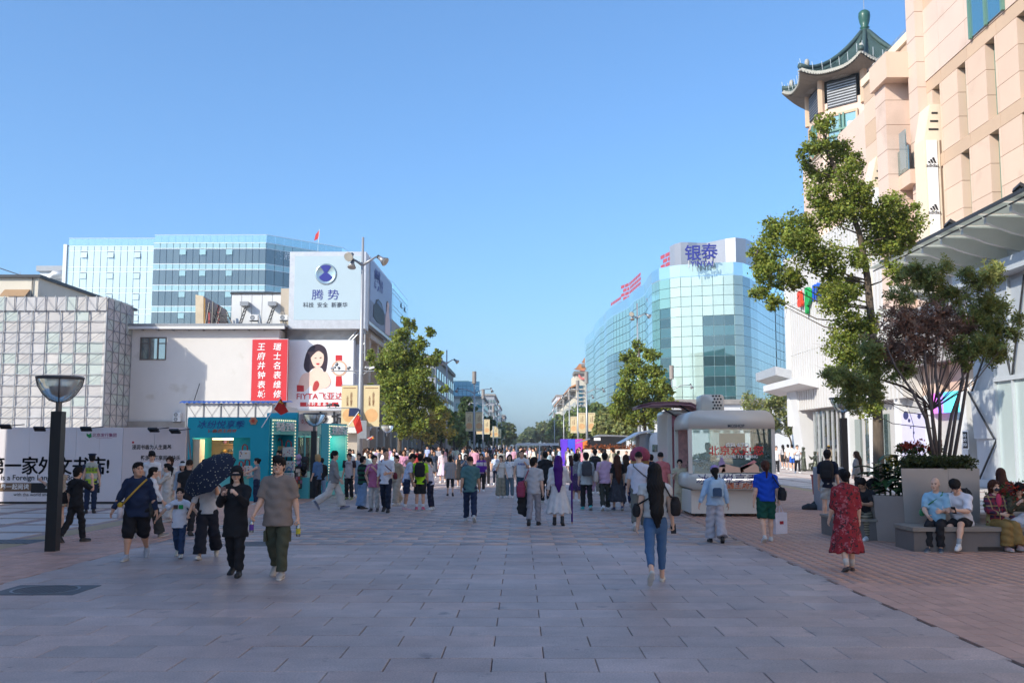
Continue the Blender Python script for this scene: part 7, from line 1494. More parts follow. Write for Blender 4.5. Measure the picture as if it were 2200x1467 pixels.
MB().box(xa + .1, xb - .1, .3, D - .2, .08, zb0 - .02).build('chassis', m_kc, kk)
w2 = thing('white_kiosk', 'smaller white rounded kiosk with blue brush print and lifted awning behind the crowd', 'kiosk', (0, 40, 0)); a, b = P(1396, 928, 40), P(1440, 1000, 40); MB().prism(*rbox(a.x, b.x, 0, 2, .4, a.z, .3)).build('shell', m_whitep, w2, True); MB().box(P(1401, 955, 40).x, P(1416, 955, 40).x, -.03, -.01, P(1400, 970, 40).z, P(1400, 955, 40).z).build('window', m_pane, w2); text('冰纷', w2, i_blue, (P(1430, 942, 40).x, -.03, P(1430, 942, 40).z), .28, shear=.2)
MB().prism([P(1334, 952, 40) - Vector((0, 40, 0)), P(1375, 928, 40) - Vector((0, 40, 0)), P(1404, 923, 40) - Vector((0, 40, 0)), P(1404, 926, 40) - Vector((0, 40, 0)), P(1376, 932, 40) - Vector((0, 40, 0))], (0, 2, 0)).build('awning', m_whitep, w2); MB().box(P(1376, 940, 40).x, a.x, .4, 1.8, .4, P(1376, 930, 40).z).build('service_side', m_grey, w2)
for x in (a.x + .2, b.x - .2): MB().box(x - .08, x + .08, .5, 1.5, 0, .42).build('leg', m_dark, w2)
vb = thing('event_booth', 'violet and orange lit promotion booth beyond the crowd', 'booth', (0, 92, 0)); a, b = P(1204, 943, 92), P(1300, 985, 92); n = 6
for k in range(n): MB().box(a.x + (b.x - a.x) * k / n, a.x + (b.x - a.x) * (k + 1) / n - .02, 0, .2, 0, a.z).build('panel', mat('booth_%d' % (k % 4), [(.12, .04, .55), (.05, .08, .6), (.45, .05, .45), (.7, .2, .04)][k % 4], emit=[(.12, .04, .7), (.05, .1, .75), (.5, .05, .5), (.8, .25, .04)][k % 4], es=.10, var=.35, scale=1.3), vb)
MB().box(a.x, b.x, .2, 4, 0, a.z - .05).build('body', m_dark, vb)
bk = thing('bar_pavilion', 'dark bar pavilion with thin white roof behind the crowd', 'pavilion', (0, 70, 0)); a, b = P(1268, 938, 70), P(1345, 985, 70); MB().box(a.x, b.x, 0, 3, 0, a.z).build('box', m_black, bk); MB().prism([P(1240, 952, 70) - Vector((0, 70, 0)), P(1290, 933, 70) - Vector((0, 70, 0)), P(1350, 935, 70) - Vector((0, 70, 0)), P(1350, 938, 70) - Vector((0, 70, 0)), P(1290, 937, 70) - Vector((0, 70, 0))], (0, 3, 0)).build('roof', m_grey, bk); MB().box(P(1276, 940, 70).x, P(1290, 946, 70).x, -.04, 0, P(1276, 946, 70).z, P(1276, 940, 70).z).build('sign', i_white, bk)
fbp = thing('flower_bed', 'pale planter bed with rusty orange flowers behind the crowd', 'flower bed', (P(1345, 985, 62).x, 62, 0)); MB().bbox(-2.6, 2.2, -.6, .6, 0, P(1345, 965, 62).z, .04).build('planter', m_kc, fbp); cl = [((x, 0, P(1345, 962, 62).z), .3) for x in np.arange(-2.4, 2.2, .4)]; V, F, c4 = leaves(cl, 1800, .1, q_, 14); obj('flowers', np_mesh('flowers', V, F, [leaf_mat('rust_flower', (.32, .10, .03))], col=c4), fbp)
p = P(1375, 1000, 33); ic = thing('ice_cream_sculpture', 'giant ice cream cone model with red scoop near the kiosk', 'sculpture', (p.x, 33, 0)); MB().lathe([(.1, .3), (.3, 1.35), (.32, 1.4)], n=14).build('cone', mat('wafer', (.5, .28, .1), var=.3, scale=14), ic, True); MB().ball((0, 0, P(1375, 975, 33).z - .05), (.34, .34, .3), 14).build('scoop', mat('scoop_red', (.35, .05, .1), var=.4, scale=10, bump=.4, bscale=14), ic, True); MB().tube([(0, 0, 0), (0, 0, .32)], .16, 12).build('stand', m_whitep, ic)
def deck_chair(px, py, w, label, rz=0):
 g = G(px, py); t = thing('folding_lounger', label, 'lounger', g, rz, 'folding loungers by the kiosk');
 MB().prism([(-w, -.28, .30), (w * .3, -.28, .30), (w, -.28, .55), (w, -.28, .58), (w * .3, -.28, .33), (-w, -.28, .33)], (0, .56, 0)).build('sling', mat('sling_grey', (.2, .2, .22), rough=.8), t)
 for y in (-.29, .29):
  MB().tube([(-w, y, .32), (w * .3, y, .32), (w, y, .57)], .016, 6).build('frame', m_black, t)
  for x in (-w * .75, w * .45): MB().tube([(x - .12, y, .32), (x - .18, y, .015), (x + .18, y, .015), (x + .12, y, .32)], .014, 6).build('leg', m_black, t)
deck_chair(1492, 1092, .55, 'black folding lounger under the left end of the kiosk'); deck_chair(1585, 1090, .55, 'black folding lounger under the middle of the kiosk'); deck_chair(1640, 1078, .5, 'folding lounger piled with papers under the right end of the kiosk', .3)
p = G(1478, 1078); t = thing('easel_sign', 'pink printed easel sign standing left of the cream kiosk', 'sign', p, R(-25)); o = MB().box(-.32, .32, -.015, .015, .12, 1.32).build('board', mat('easel_pink', (.55, .3, .33), rough=.5, var=.35, scale=3), t); o.rotation_euler.x = R(-8)
for s in (-.33, .33): MB().tube([(s, -.01, 0), (s, .18, 1.36)], .016, 6).build('leg', m_black, t)
MB().tube([(0, .17, 1.3), (0, .62, 0)], .016, 6).build('rear_leg', m_black, t); text('Gelato', t, i_white, (0, .1, 1.05), .16)
p = G(1782, 1095); t = thing('grey_cabinet', 'plain grey utility cabinet left of the seated pair', 'cabinet', (p.x, p.y, 0), R(6)); MB().bbox(-.35, .35, -.3, .3, 0, P(1782, 1003, p.y).z, .02).build('casing', mat('cabinet_grey', (.30, .33, .38), rough=.5), t); MB().box(-.3, .3, -.312, -.30, .1, P(1782, 1010, p.y).z - .1).build('door', mat('cabinet_door', (.32, .35, .40), rough=.45), t)
p = G(1757, 1092); t = thing('red_bin_stand', 'narrow red metal stand bin beside the grey cabinet', 'bin', p); MB().prism([(-.10, -.1, .42), (.10, -.1, .42), (.14, -.1, .98), (-.14, -.1, .98)], (0, .22, 0)).build('bin', mat('bin_red', (.38, .06, .05), rough=.5), t); MB().box(-.16, .16, -.12, .14, .98, 1.02).build('lid', mat('bin_red', (0, 0, 0)), t)
for x in (-.08, .08): MB().tube([(x, 0, 0), (x, 0, .44)], .02, 6).build('leg', mat('bin_red', (0, 0, 0)), t)
p = G(1745, 1094); v, f = sdf_mesh([sd_ell((0, 0, .06), (.32, .2, .12), .05), sd_ell((.15, .05, .16), (.12, .12, .14), .08)], .03, folds(.012, 3)); v[:, 2] = np.maximum(v[:, 2], 0); obj('dark_sack', np_mesh('dark_sack', v, f, [cloth((.05, .055, .06))], smooth=True), None, p, label='crumpled dark sheet on the paving by the red bin', cat='sack')
va = thing('white_van', 'white minibus parked across the street beyond the crowd', 'van', (P(1165, 985, 104).x, 104, 0)); w = (P(1224, 960, 104).x - P(1107, 960, 104).x) / 2; m_vp = mat('van_white', (.60, .64, .68), rough=.25, coat=.5, var=.02)
body = [(-w, 0, .35), (w, 0, .35), (w, 0, 1.05), (w * .93, 0, 1.25), (w * .80, 0, 1.98), (w * .72, 0, 2.1), (-w * .92, 0, 2.1), (-w * .98, 0, 1.95)]
MB().prism(body, (0, 1.8, 0)).build('body', m_vp, va)
for i in range(4): x0 = -w * .92 + i * w * .42; MB().box(x0, x0 + w * .38, -.012, .0, 1.25, 1.85).build('window', m_pane, va)
for x in (-w * .62, w * .62):
 wh = MB().lathe([(.02, -.1), (.36, -.1), (.36, .1)], n=18).build('wheel', m_black, va, loc=(x, .02, .36), rot=(PI / 2, 0, 0)); MB().lathe([(.001, .105), (.2, .105)], n=14).build('rim', m_alu, wh)
MB().box(-w * .9, w * .9, -.02, -.001, .78, .82).build('trim', m_grey, va); MB().box(w * .985, w * 1.01, .1, .4, .8, 1.0).build('headlight', m_lampg, va)
# ---------------------------------------------------------------- steel planters, bench
m_steel = mat('planter_steel', (.36, .335, .32), rough=.42, metal=.3, var=.10, scale=1.2, orand=.06); m_bench = mat('bench_stone', (.17, .15, .14), rough=.7, var=.12); m_benchw = mat('bench_top', (.26, .225, .19), rough=.7, var=.12, scale=4); m_soil = mat('soil', (.04, .03, .022), rough=1)
c0 = G(1948, 1173); c1 = G(2102, 1196); xL = c0.x; yF = c0.y; xR = xL + 1.42; zP = P(1945, 1006, yF).z
pt = thing('steel_planter', 'big brushed steel planter with clipped hedge under the maple', 'planter', (0, 0, 0)); yB = yF + 1.6; xK = xL + .64
for nm, q in (('panel', [(xL, yF, 0), (xL + .85, yF + .0, 0), (xL + .85, yF, zP), (xL - .06, yF - .03, zP)]), ('panel', [(xL + .855, yF, 0), (xR, yF + .02, 0), (xR + .03, yF - .01, zP), (xL + .855, yF, zP)]), ('panel', [(xR, yF + .02, 0), (xR, yB, 0), (xR + .03, yB, zP), (xR + .03, yF - .01, zP)]), ('panel', [(xK, yB, 0), (xL, yF, 0), (xL - .06, yF - .03, zP), (xK - .03, yB, zP)]), ('panel', [(xR, yB, 0), (xK, yB, 0), (xK, yB, zP), (xR + .03, yB, zP)])): MB().prism([Vector(a) for a in q], (0, .02, 0)).build(nm, m_steel, pt)
MB().prism([(xL + .03, yF + .05, zP - .2), (xR, yF + .05, zP - .2), (xR, yB, zP - .2), (xK, yB, zP - .2)], (0, 0, .14)).build('soil', m_soil, pt)
hg = thing('hedge', 'low clipped green hedge filling the steel planter', 'hedge', (xL, yF, zP)); cl = [((x, y, .06 + q_.uniform(0, .08)), .15) for x in np.arange(.08, 1.42, .14) for y in np.arange(.1, 1.5, .2) if x > .42 * y]; V, F, c4 = leaves(cl, 9000, .045, q_, 12); obj('foliage', np_mesh('foliage', V, F, [leaf_mat('hedge_leaf', (.07, .085, .025))], col=c4), hg)
for k in range(9): MB().tube([(.3 + k * .12, .5, -.05), (.3 + k * .12, .5, .1)], .012, 4).build('stem', m_barkd, hg)
fl2 = thing('red_flowers', 'red flowering plants around the foot of the maple', 'flowers', (xL, yF + 1.0, zP)); cl = [((x, q_.uniform(0, .8), .3 + q_.uniform(0, .1)), .13) for x in np.arange(.5, 1.45, .09)]; V, F, c4 = leaves(cl, 900, .05, q_, 8); obj('foliage', np_mesh('foliage', V, F, [g_dk], col=c4), fl2); V, F, c4 = leaves([((a, b, c + .06), r) for (a, b, c), r in cl], 700, .05, q_, 6); obj('blossoms', np_mesh('blossoms', V, F, [leaf_mat('petal_red', (.40, .05, .03))], col=c4), fl2)
x2, y2 = 7.22, 20.5; z2 = P(1880, 1064, 20.4).z; xE, yE = 7.78, 19.95; p2 = thing('low_steel_planter', 'lower steel planter with large leaved canna plants', 'planter', (0, 0, 0)); MB().prism([(x2, y2, 0), (xE, yE, 0), (xE, yE, z2), (x2 - .05, y2, z2)], (0, .02, 0)).build('panel', m_steel, p2); MB().prism([(x2, y2 + 1.8, 0), (x2, y2 + .02, 0), (x2 - .05, y2 + .02, z2), (x2 - .05, y2 + 1.8, z2)], (.02, 0, 0)).build('panel', m_steel, p2); MB().box(x2 + .02, xE + 1, y2 + .03, y2 + 1.8, z2 - .2, z2 - .08).build('soil', m_soil, p2)
m_canna = mat('canna_leaf', (.045, .105, .03), rough=.4, var=.2, scale=5, spec=.5)
for k in range(6):
 bx, by = x2 + .1 + q_.uniform(0, .65), y2 + q_.uniform(.1, .9); t = thing('canna_plant', ['broad leaved canna at the left corner of the low planter', 'broad leaved canna leaning over the planter edge', 'tall canna beside the big steel planter', 'canna with upright young leaf near the tree trunk', 'canna at the back of the low planter', 'low spreading canna in the middle of the planter'][k], 'plant', (bx, by, z2 - .1), 0, 'canna plants in the low planter'); hgt = q_.uniform(.45, .95)
 MB().tube([(0, 0, 0), (0, 0, hgt)], [.02, .01], 6).build('stem', m_canna, t)
 for j in range(9):
  a = q_.uniform(0, 2 * PI); z = hgt * (.2 + .8 * j / 9); L = q_.uniform(.35, .6); el = q_.uniform(.2, .9); d = Vector((math.cos(a), math.sin(a), 0)); s_ = Vector((-d.y, d.x, 0)); v = []; f = []
  for i in range(7): u = i / 6; c = d * (L * u * math.cos(el * (1 - .5 * u))) + Vector((0, 0, z + L * (math.sin(el) * u - .75 * u * u * .7))); wd = .085 * math.sin(PI * min(u * .92 + .06, 1)) * 1.25; v += [c - s_ * wd + Vector((0, 0, .03)), c, c + s_ * wd + Vector((0, 0, .03))]
  for i in range(6): f += [(3*i, 3*i+1, 3*i+4, 3*i+3), (3*i+1, 3*i+2, 3*i+5, 3*i+4)]
  MB().add(v, f).build('leaf', m_canna, t, True)
yf = thing('yellow_flowers', 'small yellow flowers behind the canna leaves', 'flowers', (P(1922, 985, 21).x, 21, z2 - .1)); V, F, c4 = leaves([((q_.uniform(-.15, .15), 0, .75 + q_.uniform(-.1, .1)), .1) for _ in range(8)], 300, .05, q_, 6); obj('blossoms', np_mesh('blossoms', V, F, [leaf_mat('petal_yellow', (.55, .42, .05))], col=c4), yf); MB().tube([(0, 0, 0), (0, 0, .7)], .015, 5).build('stem', m_canna, yf)
b0 = G(2003, 1195); bn = thing('stone_bench', 'long stone bench with brown slatted top in front of the planter', 'bench', (0, 0, 0)); bx0, bx1, by0 = b0.x, 10.6, yF - 1.02; zs_ = .44
MB().box(bx0, bx1, by0 + .05, yF - .06, 0, zs_ - .08).build('plinth', m_bench, bn)
for k in range(8): MB().bbox(bx0 - .03, bx1, by0 + .0 + k * .12, by0 + .108 + k * .12, zs_ - .075, zs_, .008).build('slat', m_benchw, bn)
for x in (bx0 + 1.15,): MB().box(x, x + 1.1, by0 + .035, by0 + .049, .02, .09).build('vent_gap', m_black, bn)
rf2 = thing('red_salvia_bed', 'red salvia bed behind the two seated women', 'flowers', (P(2110, 1080, 19.6).x, 19.0, .5)); cl = [((x, q_.uniform(-.2, .3), .35 + q_.uniform(-.1, .25)), .2) for x in np.arange(0, 2.2, .14)]; V, F, c4 = leaves(cl, 2600, .06, q_, 9); obj('foliage', np_mesh('foliage', V, F, [g_dk], col=c4), rf2); V, F, c4 = leaves([((a, b - .1, c + .1), r) for (a, b, c), r in cl[::2]], 900, .05, q_, 7); obj('blossoms', np_mesh('blossoms', V, F, [MATS['petal_red']], col=c4), rf2); MB().box(0, 2.2, -.3, .4, -.5, .2).build('trough', m_steel, rf2)

# ---------------------------------------------------------------- people
BK, NAVY, JEAN, LJEAN, GREY, LGREY, OLIVE, BEIGE, TEAL, PINK, KHAKI, RED = (.024, .024, .027), (.022, .034, .075), (.07, .12, .23), (.22, .32, .47), (.26, .26, .27), (.42, .42, .44), (.085, .09, .058), (.58, .5, .38), (.085, .19, .20), (.52, .16, .30), (.14, .14, .105), (.36, .03, .04)
def S(c, k='sneaker', s=.75): return (c, k, s)
WS, BS = S((.72, .72, .72)), S(BK, 'sneaker', .05)
hold_A = ((42, 6, 85, 30), (42, 6, 85, 30))            # both hands before the chest
def worn(p, name, label, cat, pos, group=None, rz=0):
 t = thing(name, label, cat, p['W'](pos), p['face'] + rz, group); t.scale = (p['s'],) * 3; return t
def backpack(p, c, label, c2=None, h=.44):
 b = .115 * p['wd']; t = worn(p, 'backpack', label, 'backpack', (0, -b - .075, 1.02), 'backpacks'); m = cloth(c)
 v, f = sdf_mesh([sd_box((0, 0, h * .42), (.155, .085, h * .42), .06, .05), sd_box((0, .005, h * .68), (.13, .075, h * .32), .07, .05)], .015, folds(.003, 4)); obj('sack', np_mesh('sack', v, f, [m], smooth=True), t)
 MB().bbox(-.1, .1, -.125, -.07, .03, .22, .03).build('pocket', cloth(c2 or c), t)
 for s in (-1, 1): MB().tube([(s * .07, .06, h - .05), (s * .105, b + .02, h + .0), (s * .12, b * 2 + .06, h - .10), (s * .125, b * 2 + .06, h - .22)], .02, 6).build('strap', m, t, True)
def side_bag(p, side, c, label, size=(.28, .12, .24), z=.86, strap=True, cat='bag', name='shoulder_bag', c2=None, cross=False):
 x = side * (.20 * p['wd'] + size[1] * .5 + .02); t = worn(p, name, label, cat, (x, -.02, z), 'bags carried by pedestrians'); w, d, h = size; m = cloth(c)
 v, f = sdf_mesh([sd_box((0, 0, h * .36), (d * .5, w * .5, h * .36), .045, .05), sd_box((0, 0, h * .62), (d * .40, w * .42, h * .36), .04, .05)], .014, folds(.003, 8)); obj('sack', np_mesh('sack', v, f, [m], smooth=True), t)
 if c2: MB().box(side * d * .62 - .006, side * d * .62 + .006, -w * .3, w * .3, h * .25, h * .75).build('print', cloth(c2), t)
 if strap:
  ez = 1.42 - z; ex = (-side * .12 if cross else side * .13) - x
  for s in (-1, 1): MB().tube([(0, s * w * .36, h - .03), (ex * .5, s * .13, ez * .62), (ex, s * .085, ez * .96), (ex, 0, ez + .03)], .013, 5).build('strap', m, t, True)
def hand_item(p, i, kind, label, c=(.5, .5, .5), c2=None):
 q = p['hand'][i]
 if kind == 'phone': t = thing('phone', label, 'phone', q, p['face'], 'phones in hand'); MB().bbox(-.037, .037, -.005, .005, -.075, .075, .003).build('case', cloth(c), t, rot=(R(-35), 0, 0)); MB().box(-.033, .033, -.0065, -.005, -.07, .07).build('screen', m_black, t, rot=(R(-35), 0, 0))
 elif kind == 'bottle':
  t = thing('bottle', label, 'bottle', q + Vector((0, 0, -.20)), 0, 'bottles in hand'); MB().lathe([(.001, 0), (.033, .005), (.034, .13), (.03, .16), (.013, .19), (.013, .205)], n=12).build('bottle_body', mat_glass('bottle_clear', (.6, .65, .66), .12, alpha=.35), t, True); MB().lathe([(.0345, .04), (.0345, .12)], n=12).build('wrapper', cloth(c), t); MB().lathe([(.0145, .2), (.0145, .222), (.001, .222)], n=10).build('cap', i_white, t)
 elif kind == 'bag':
  w, h = (.3, .36) if c2 is None else c2; t = thing('shopping_bag', label, 'bag', q + Vector((0, 0, -h - .16)), p['face'] + .5, 'shopping bags in hand'); MB().prism([(-w/2, -.055, 0), (w/2, -.055, 0), (w/2 * 1.02, -.055, h), (-w/2 * 1.02, -.055, h)], (0, .11, 0)).build('paper', cloth(c), t)
  for s in (-.05, .05): MB().tube([(-w * .2, s, h), (0, s * .3, h + .17), (w * .2, s, h)], .006, 5).build('handle', cloth(c), t)
  MB().box(-.05, .05, -.058, -.056, h * .45, h * .6).build('mark', cloth(RED), t)
def umbrella(p, i, c, label, tilt, r=.52, dots=None, L=.62, drop=.16):
 q = p['hand'][i]; t = thing('umbrella', label, 'umbrella', q, 0, 'open umbrellas'); t.rotation_euler = tilt; m = cloth(c, dots) ; n = 8; v = [(0, 0, L + drop)]; f = []
 for j in range(1, 6):
  u = j / 5
  for k in range(n * 2): a = PI * k / n; sg = 1 - .05 * u * (k % 2); v.append((r * u * sg * math.cos(a), r * u * sg * math.sin(a), L + drop - drop * 1.25 * u ** 1.9 - (.02 * u * (k % 2 == 0))))
 f = [(0, 1 + k, 1 + (k + 1) % (2*n)) for k in range(2*n)] + [(1 + (j-1)*2*n + k, 1 + j*2*n + k, 1 + j*2*n + (k+1) % (2*n), 1 + (j-1)*2*n + (k+1) % (2*n)) for j in range(1, 5) for k in range(2*n)]
 MB().add(v, f).build('canopy', m, t, True); MB().tube([(0, 0, -.12), (0, 0, L + drop + .05)], .007, 6).build('shaft', m_grey, t); MB().tube([(0, 0, -.2), (0, 0, -.1)], .014, 6).build('handle', m_black, t)
 for k in range(n): a = 2 * PI * k / n; MB().tube([(0, 0, L), (r * .5 * math.cos(a), r * .5 * math.sin(a), L + drop * .45)], .004, 4).build('rib', m_grey, t)
pp = person
p = pp(290, 1201, 992, 188, 'heavy man in navy zip jacket and black shorts with bright shoulder strap', w=1.28, belly=.75, walk=-.55, skin_t=1, hair='short', top=(NAVY, None), sleeve=2, hem=.76, botk='shorts', cut=1.02, bot=((.018, .018, .022), None), shoes=S((.38, .42, .48)), arms=((-8, 16, 12, 0), (6, 22, 14, -5)), head=(35, 0))
t = worn(p, 'bottle_sling', 'yellow and red patterned strap with a small toy bottle on the navy man', 'strap', (0, 0, 0)); MB().tube([(-.16, .05, 1.42), (-.05, .2, 1.28), (.1, .27, 1.1), (.2, .22, .98)], .018, 6).build('strap', cloth((.55, .35, .06), ('dots', (.5, .06, .08), 38)), t, True); MB().lathe([(.001, 0), (.05, .01), (.05, .16), (.03, .2)], (.24, .2, .74), 12).build('flask', cloth((.62, .58, .62), ('dots', (.5, .3, .4), 30)), t, True); MB().ball((.24, .2, .98), .05, 8).build('lid', cloth((.6, .4, .05)), t, True)
p = pp(383, 1197, 1050, 186, 'small boy in white tee and rolled jeans holding hands on both sides', walk=.6, skin_t=0, hair='short', top=((.74, .74, .80), None), bot=((.035, .06, .13), None), shoes=S((.6, .58, .5), 'sneaker', .7), arms=((0, 50, 8, 0), (0, 52, 8, 0)), sleeve=.75, hem=.76, loose=.02, vox=.011)
for dx, c in ((.0, (.03, .35, .1)), (.09, (.1, .06, .05))): MB().box(-.045 + dx, .03 + dx, .135, .14, 1.2, 1.27).build('shirt_print', cloth(c), p['root'], loc=(-.03, -.045, -.37))
p = pp(444, 1199, 1005, 186, 'woman in white blouse and dark wide trousers under the navy umbrella', fem=1, walk=-.6, hair='lowpony', top=((.66, .68, .72), None), sleeve=1.2, hem=.86, bot=((.02, .022, .032), None), botk='wide', shoes=S((.62, .58, .5), 'flat', .7), arms=((52, 10, 112, 25), (10, 18, 10, 0)), hands=('grip', 'grip'))
umbrella(p, 0, (.018, .024, .045), 'dark navy umbrella with tiny dots tilted over the woman in white', (R(38), R(-30), 0), r=.50, dots=('dots', (.4, .38, .3), 20), L=.20)
p = pp(503, 1237, 1003, 178, 'woman dressed all in black with black cap looking at her phone', fem=1, walk=.35, hair='long', hat=('cap', BK), top=(BK, None), sleeve=1.95, hem=.62, loose=.035, bot=(BK, None), botk='trousers', shoes=S(BK, 'boot', .03), arms=hold_A, hands=('grip', 'grip'), head=(8, -6), skin_t=3, collar=.08); hand_item(p, 1, 'phone', 'phone held by the woman in black', (.3, .2, .18))
p = pp(594, 1240, 981, 176, 'stocky man with glasses in grey-brown tee and olive cargo trousers', w=1.14, walk=.45, hair='fringe', top=((.27, .22, .19), None), sleeve=.88, hem=.74, loose=.02, bot=(OLIVE, None), shoes=S((.46, .42, .38)), arms=((-8, 12, 14, 0), (14, 12, 25, 0)), hands=('grip', 'grip'), skin_t=0)
for s in (-1, 1): MB().lathe([(.026, -.003), (.03, 0), (.026, .003)], n=14).build('glasses_rim', m_dark, p['root'], loc=Vector(np.array((s * .032, .118, .012)) * p['s']) + (Matrix.Rotation(-p['face'], 3, 'Z') @ (p['head'] - p['root'].location)), rot=(PI / 2, 0, 0))
for s in (-1, 1): MB().bbox(s * .17 - .02, s * .17 + .02, -.06, .07, .52, .68, .01).build('cargo_pocket', cloth(OLIVE), p['root'])
hand_item(p, 1, 'bottle', 'clear bottle with purple label held at the hip by the olive trousered man', (.14, .06, .32)); hand_item(p, 0, 'bottle', 'yellow drink bottle swinging in the hand of the olive trousered man', (.6, .5, .06))
pp(402, 1150, 987, 4, 'bald man in black tee seen from behind', w=1.1, hair='buzz', hairc='dark', walk=.2, top=(BK, None), bot=(BK, None), shoes=BS, skin_t=1)
p = pp(324, 1155, 1001, -60, 'woman in white top and flared dark trousers walking right', fem=1, walk=.75, hair='lowpony', top=(WHITE, None), sleeve=1.9, hem=.9, bot=((.05, .055, .055), None), botk='wide', shoes=S((.3, .3, .3))); side_bag(p, -1, BK, 'black crescent bag of the woman in flared trousers', z=.88)
pp(356, 1121, 996, 100, 'woman in loose white outfit with hand at her face', fem=1, hair='pony', top=((.7, .66, .6), None), sleeve=1.9, bot=((.68, .65, .6), None), botk='wide', arms=((40, 5, 120, 10), (30, 5, 90, 30)), shoes=WS)
pp(322, 1108, 970, 190, 'young man in white tee looking down behind the navy jacket', hair='fringe', head=(20, -18), top=(WHITE, None), bot=(BK, None)); pp(361, 1106, 982, 170, 'curly haired person in white tee in front of the hoarding text', hair='curly', hairc='brown', top=((.7, .68, .64), None), bot=(BEIGE, None)); pp(390, 1124, 990, 175, 'person in white bucket hat and blue shirt', fem=1, hair='bob', hat=('bucket', (.7, .7, .68)), top=((.35, .42, .5), None), sleeve=1.8, bot=(LJEAN, None)); pp(436, 1132, 986, 200, 'crew cut man in white tee left of the umbrella', hair='buzz', w=1.1, top=(WHITE, None), bot=(BK, None), skin_t=2)
p = pp(124, 1141, 995, 70, 'woman in floral blouse and plaid tunic half hidden by the lamp post', fem=1, hair='bob', top=((.42, .38, .30), ('floral', (.10, .16, .09), (.4, .16, .14), 13)), sleeve=1.1, hem=.98, botk='skirt', cut=.62, bot=((.34, .30, .22), ('plaid', (.03, .06, .05), .09, (.4, .2, .12))), shoes=S((.55, .5, .42)), arms=((45, 5, 70, 0), (40, 5, 80, 10)))
p = pp(160, 1164, 1003, -22, 'young man in black tee and black trousers with phone at his ear', walk=-.5, hair='fringe', top=(BK, None), sleeve=.85, bot=(BK, None), shoes=S(BK, 'sneaker', .12), arms=((-5, 8, 15, 0), (55, 18, 115, 15))); side_bag(p, -1, BK, 'black duffel with red stripe on the man in black', size=(.36, .16, .26), z=.88, c2=(.5, .05, .04), cross=True)
p = pp(193, 1101, 975, 20, 'guard in yellow reflective vest and navy uniform seen from behind', hair='short', hat=('officer', NAVY), top=((.42, .60, .05), ('stripe', (.5, .52, .45), .32)), sleeve=0, hem=.84, bot=(NAVY, None), shoes=BS);
for i in (0, 1): MB().tube([Vector(np.array(x)) for x in ((( -1, 1)[i] * .185, -.01, 1.36), ((-1, 1)[i] * .215, .02, 1.1), ((-1, 1)[i] * .2, .14, .93))], [.062, .05, .04], 8).build('sleeve', cloth(NAVY), p['root'], True)
text('东 城\n平安志愿', p['root'], i_dk, Vector((0, -.145, 1.24)), .085, (PI / 2, 0, 0), bold=.01)
p = pp(550, 1083, 984, 95, 'woman in grey sleeveless top and sunglasses reaching to the stall', fem=1, hair='bun', top=((.25, .26, .28), None), sleeve=0, hem=.92, bot=(NAVY, None), botk='wide', arms=((60, 8, 10, 0), (10, 8, 60, 10)))
pp(598, 1075, 968, 150, 'man in black at the bag stall opening', hair='short', top=(BK, None), bot=(BK, None)); pp(0, 0, 0, 170, 'stall keeper in black among the toys', loc=(P(478, 1000, 36).x, 36.0, 0), h=1.66, hair='short', top=(BK, None), bot=(BK, None)); pp(0, 0, 0, 60, 'long haired stall keeper behind the teal counter', loc=(P(460, 1000, 35.6).x, 35.6, 0), h=1.58, fem=1, hair='long', top=((.08, .06, .06), None), bot=(BK, None))
pp(681, 1076, 976, 60, 'light haired woman in blue shirt by the lamp post', fem=1, hair='bob', hairc='blond', top=((.09, .18, .34), None), sleeve=1.5, bot=(BK, None)); pp(690, 1072, 984, 15, 'person in black top and blue jeans facing the mint stall', hair='short', top=(BK, None), sleeve=1.6, bot=(LJEAN, None), shoes=WS, w=1.05)
pp(716, 1095, 967, -88, 'young man in grey sweater and white jeans striding right', walk=.8, hair='fringe', top=((.26, .26, .26), None), sleeve=1.95, loose=.03, bot=((.62, .60, .56), None), botk='wide', shoes=S((.16, .18, .26), 'sneaker', .5))
p = pp(749, 1073, 974, 165, 'man in pale raglan tee with dark sleeves', top=((.48, .44, .45), None), sleeve=0, bot=(BK, None), shoes=S((.2, .24, .1)), skin_t=1)
for s in (-1, 1): MB().tube([(s * .17, -.005, 1.37), (s * .205, -.01, 1.12)], [.068, .066], 10).build('raglan_sleeve', cloth((.05, .03, .035)), p['root'], True)
text('BATTLE', p['root'], i_dk, Vector((0, .135, 1.27)), .07, (PI / 2, 0, PI), bold=.02)
pp(770, 1066, 974, 170, 'man in light blue jacket behind the striped boy', hair='short', top=((.38, .47, .58), None), sleeve=1.9, bot=(LJEAN, None)); pp(778, 1093, 980, -50, 'boy in green and black striped top and light jeans', hair='short', top=((.02, .09, .05), ('stripe', (.015, .015, .018), .14)), sleeve=.9, loose=.02, bot=(LJEAN, None), botk='wide', shoes=BS)
pp(803, 1098, 978, 172, 'girl in pink tee and pale trousers', fem=1, hair='pony', head=(30, -5), top=(PINK, None), sleeve=.85, hem=.74, loose=.02, bot=((.5, .5, .49), None), arms=hold_A, shoes=S((.06, .06, .07)))
p = pp(828, 1100, 965, 175, 'tall man in white shirt and navy trousers with maroon strap', walk=.5, hair='buzz', skin_t=1, top=((.68, .72, .80), None), sleeve=1.5, hem=.78, bot=((.018, .024, .045), None), shoes=BS, arms=((10, 6, 75, 25), (-12, 8, 10, 0)), head=(30, 8)); side_bag(p, -1, (.12, .02, .03), 'maroon sling bag of the tall man in white shirt', size=(.24, .08, .2), z=.9, cross=True)
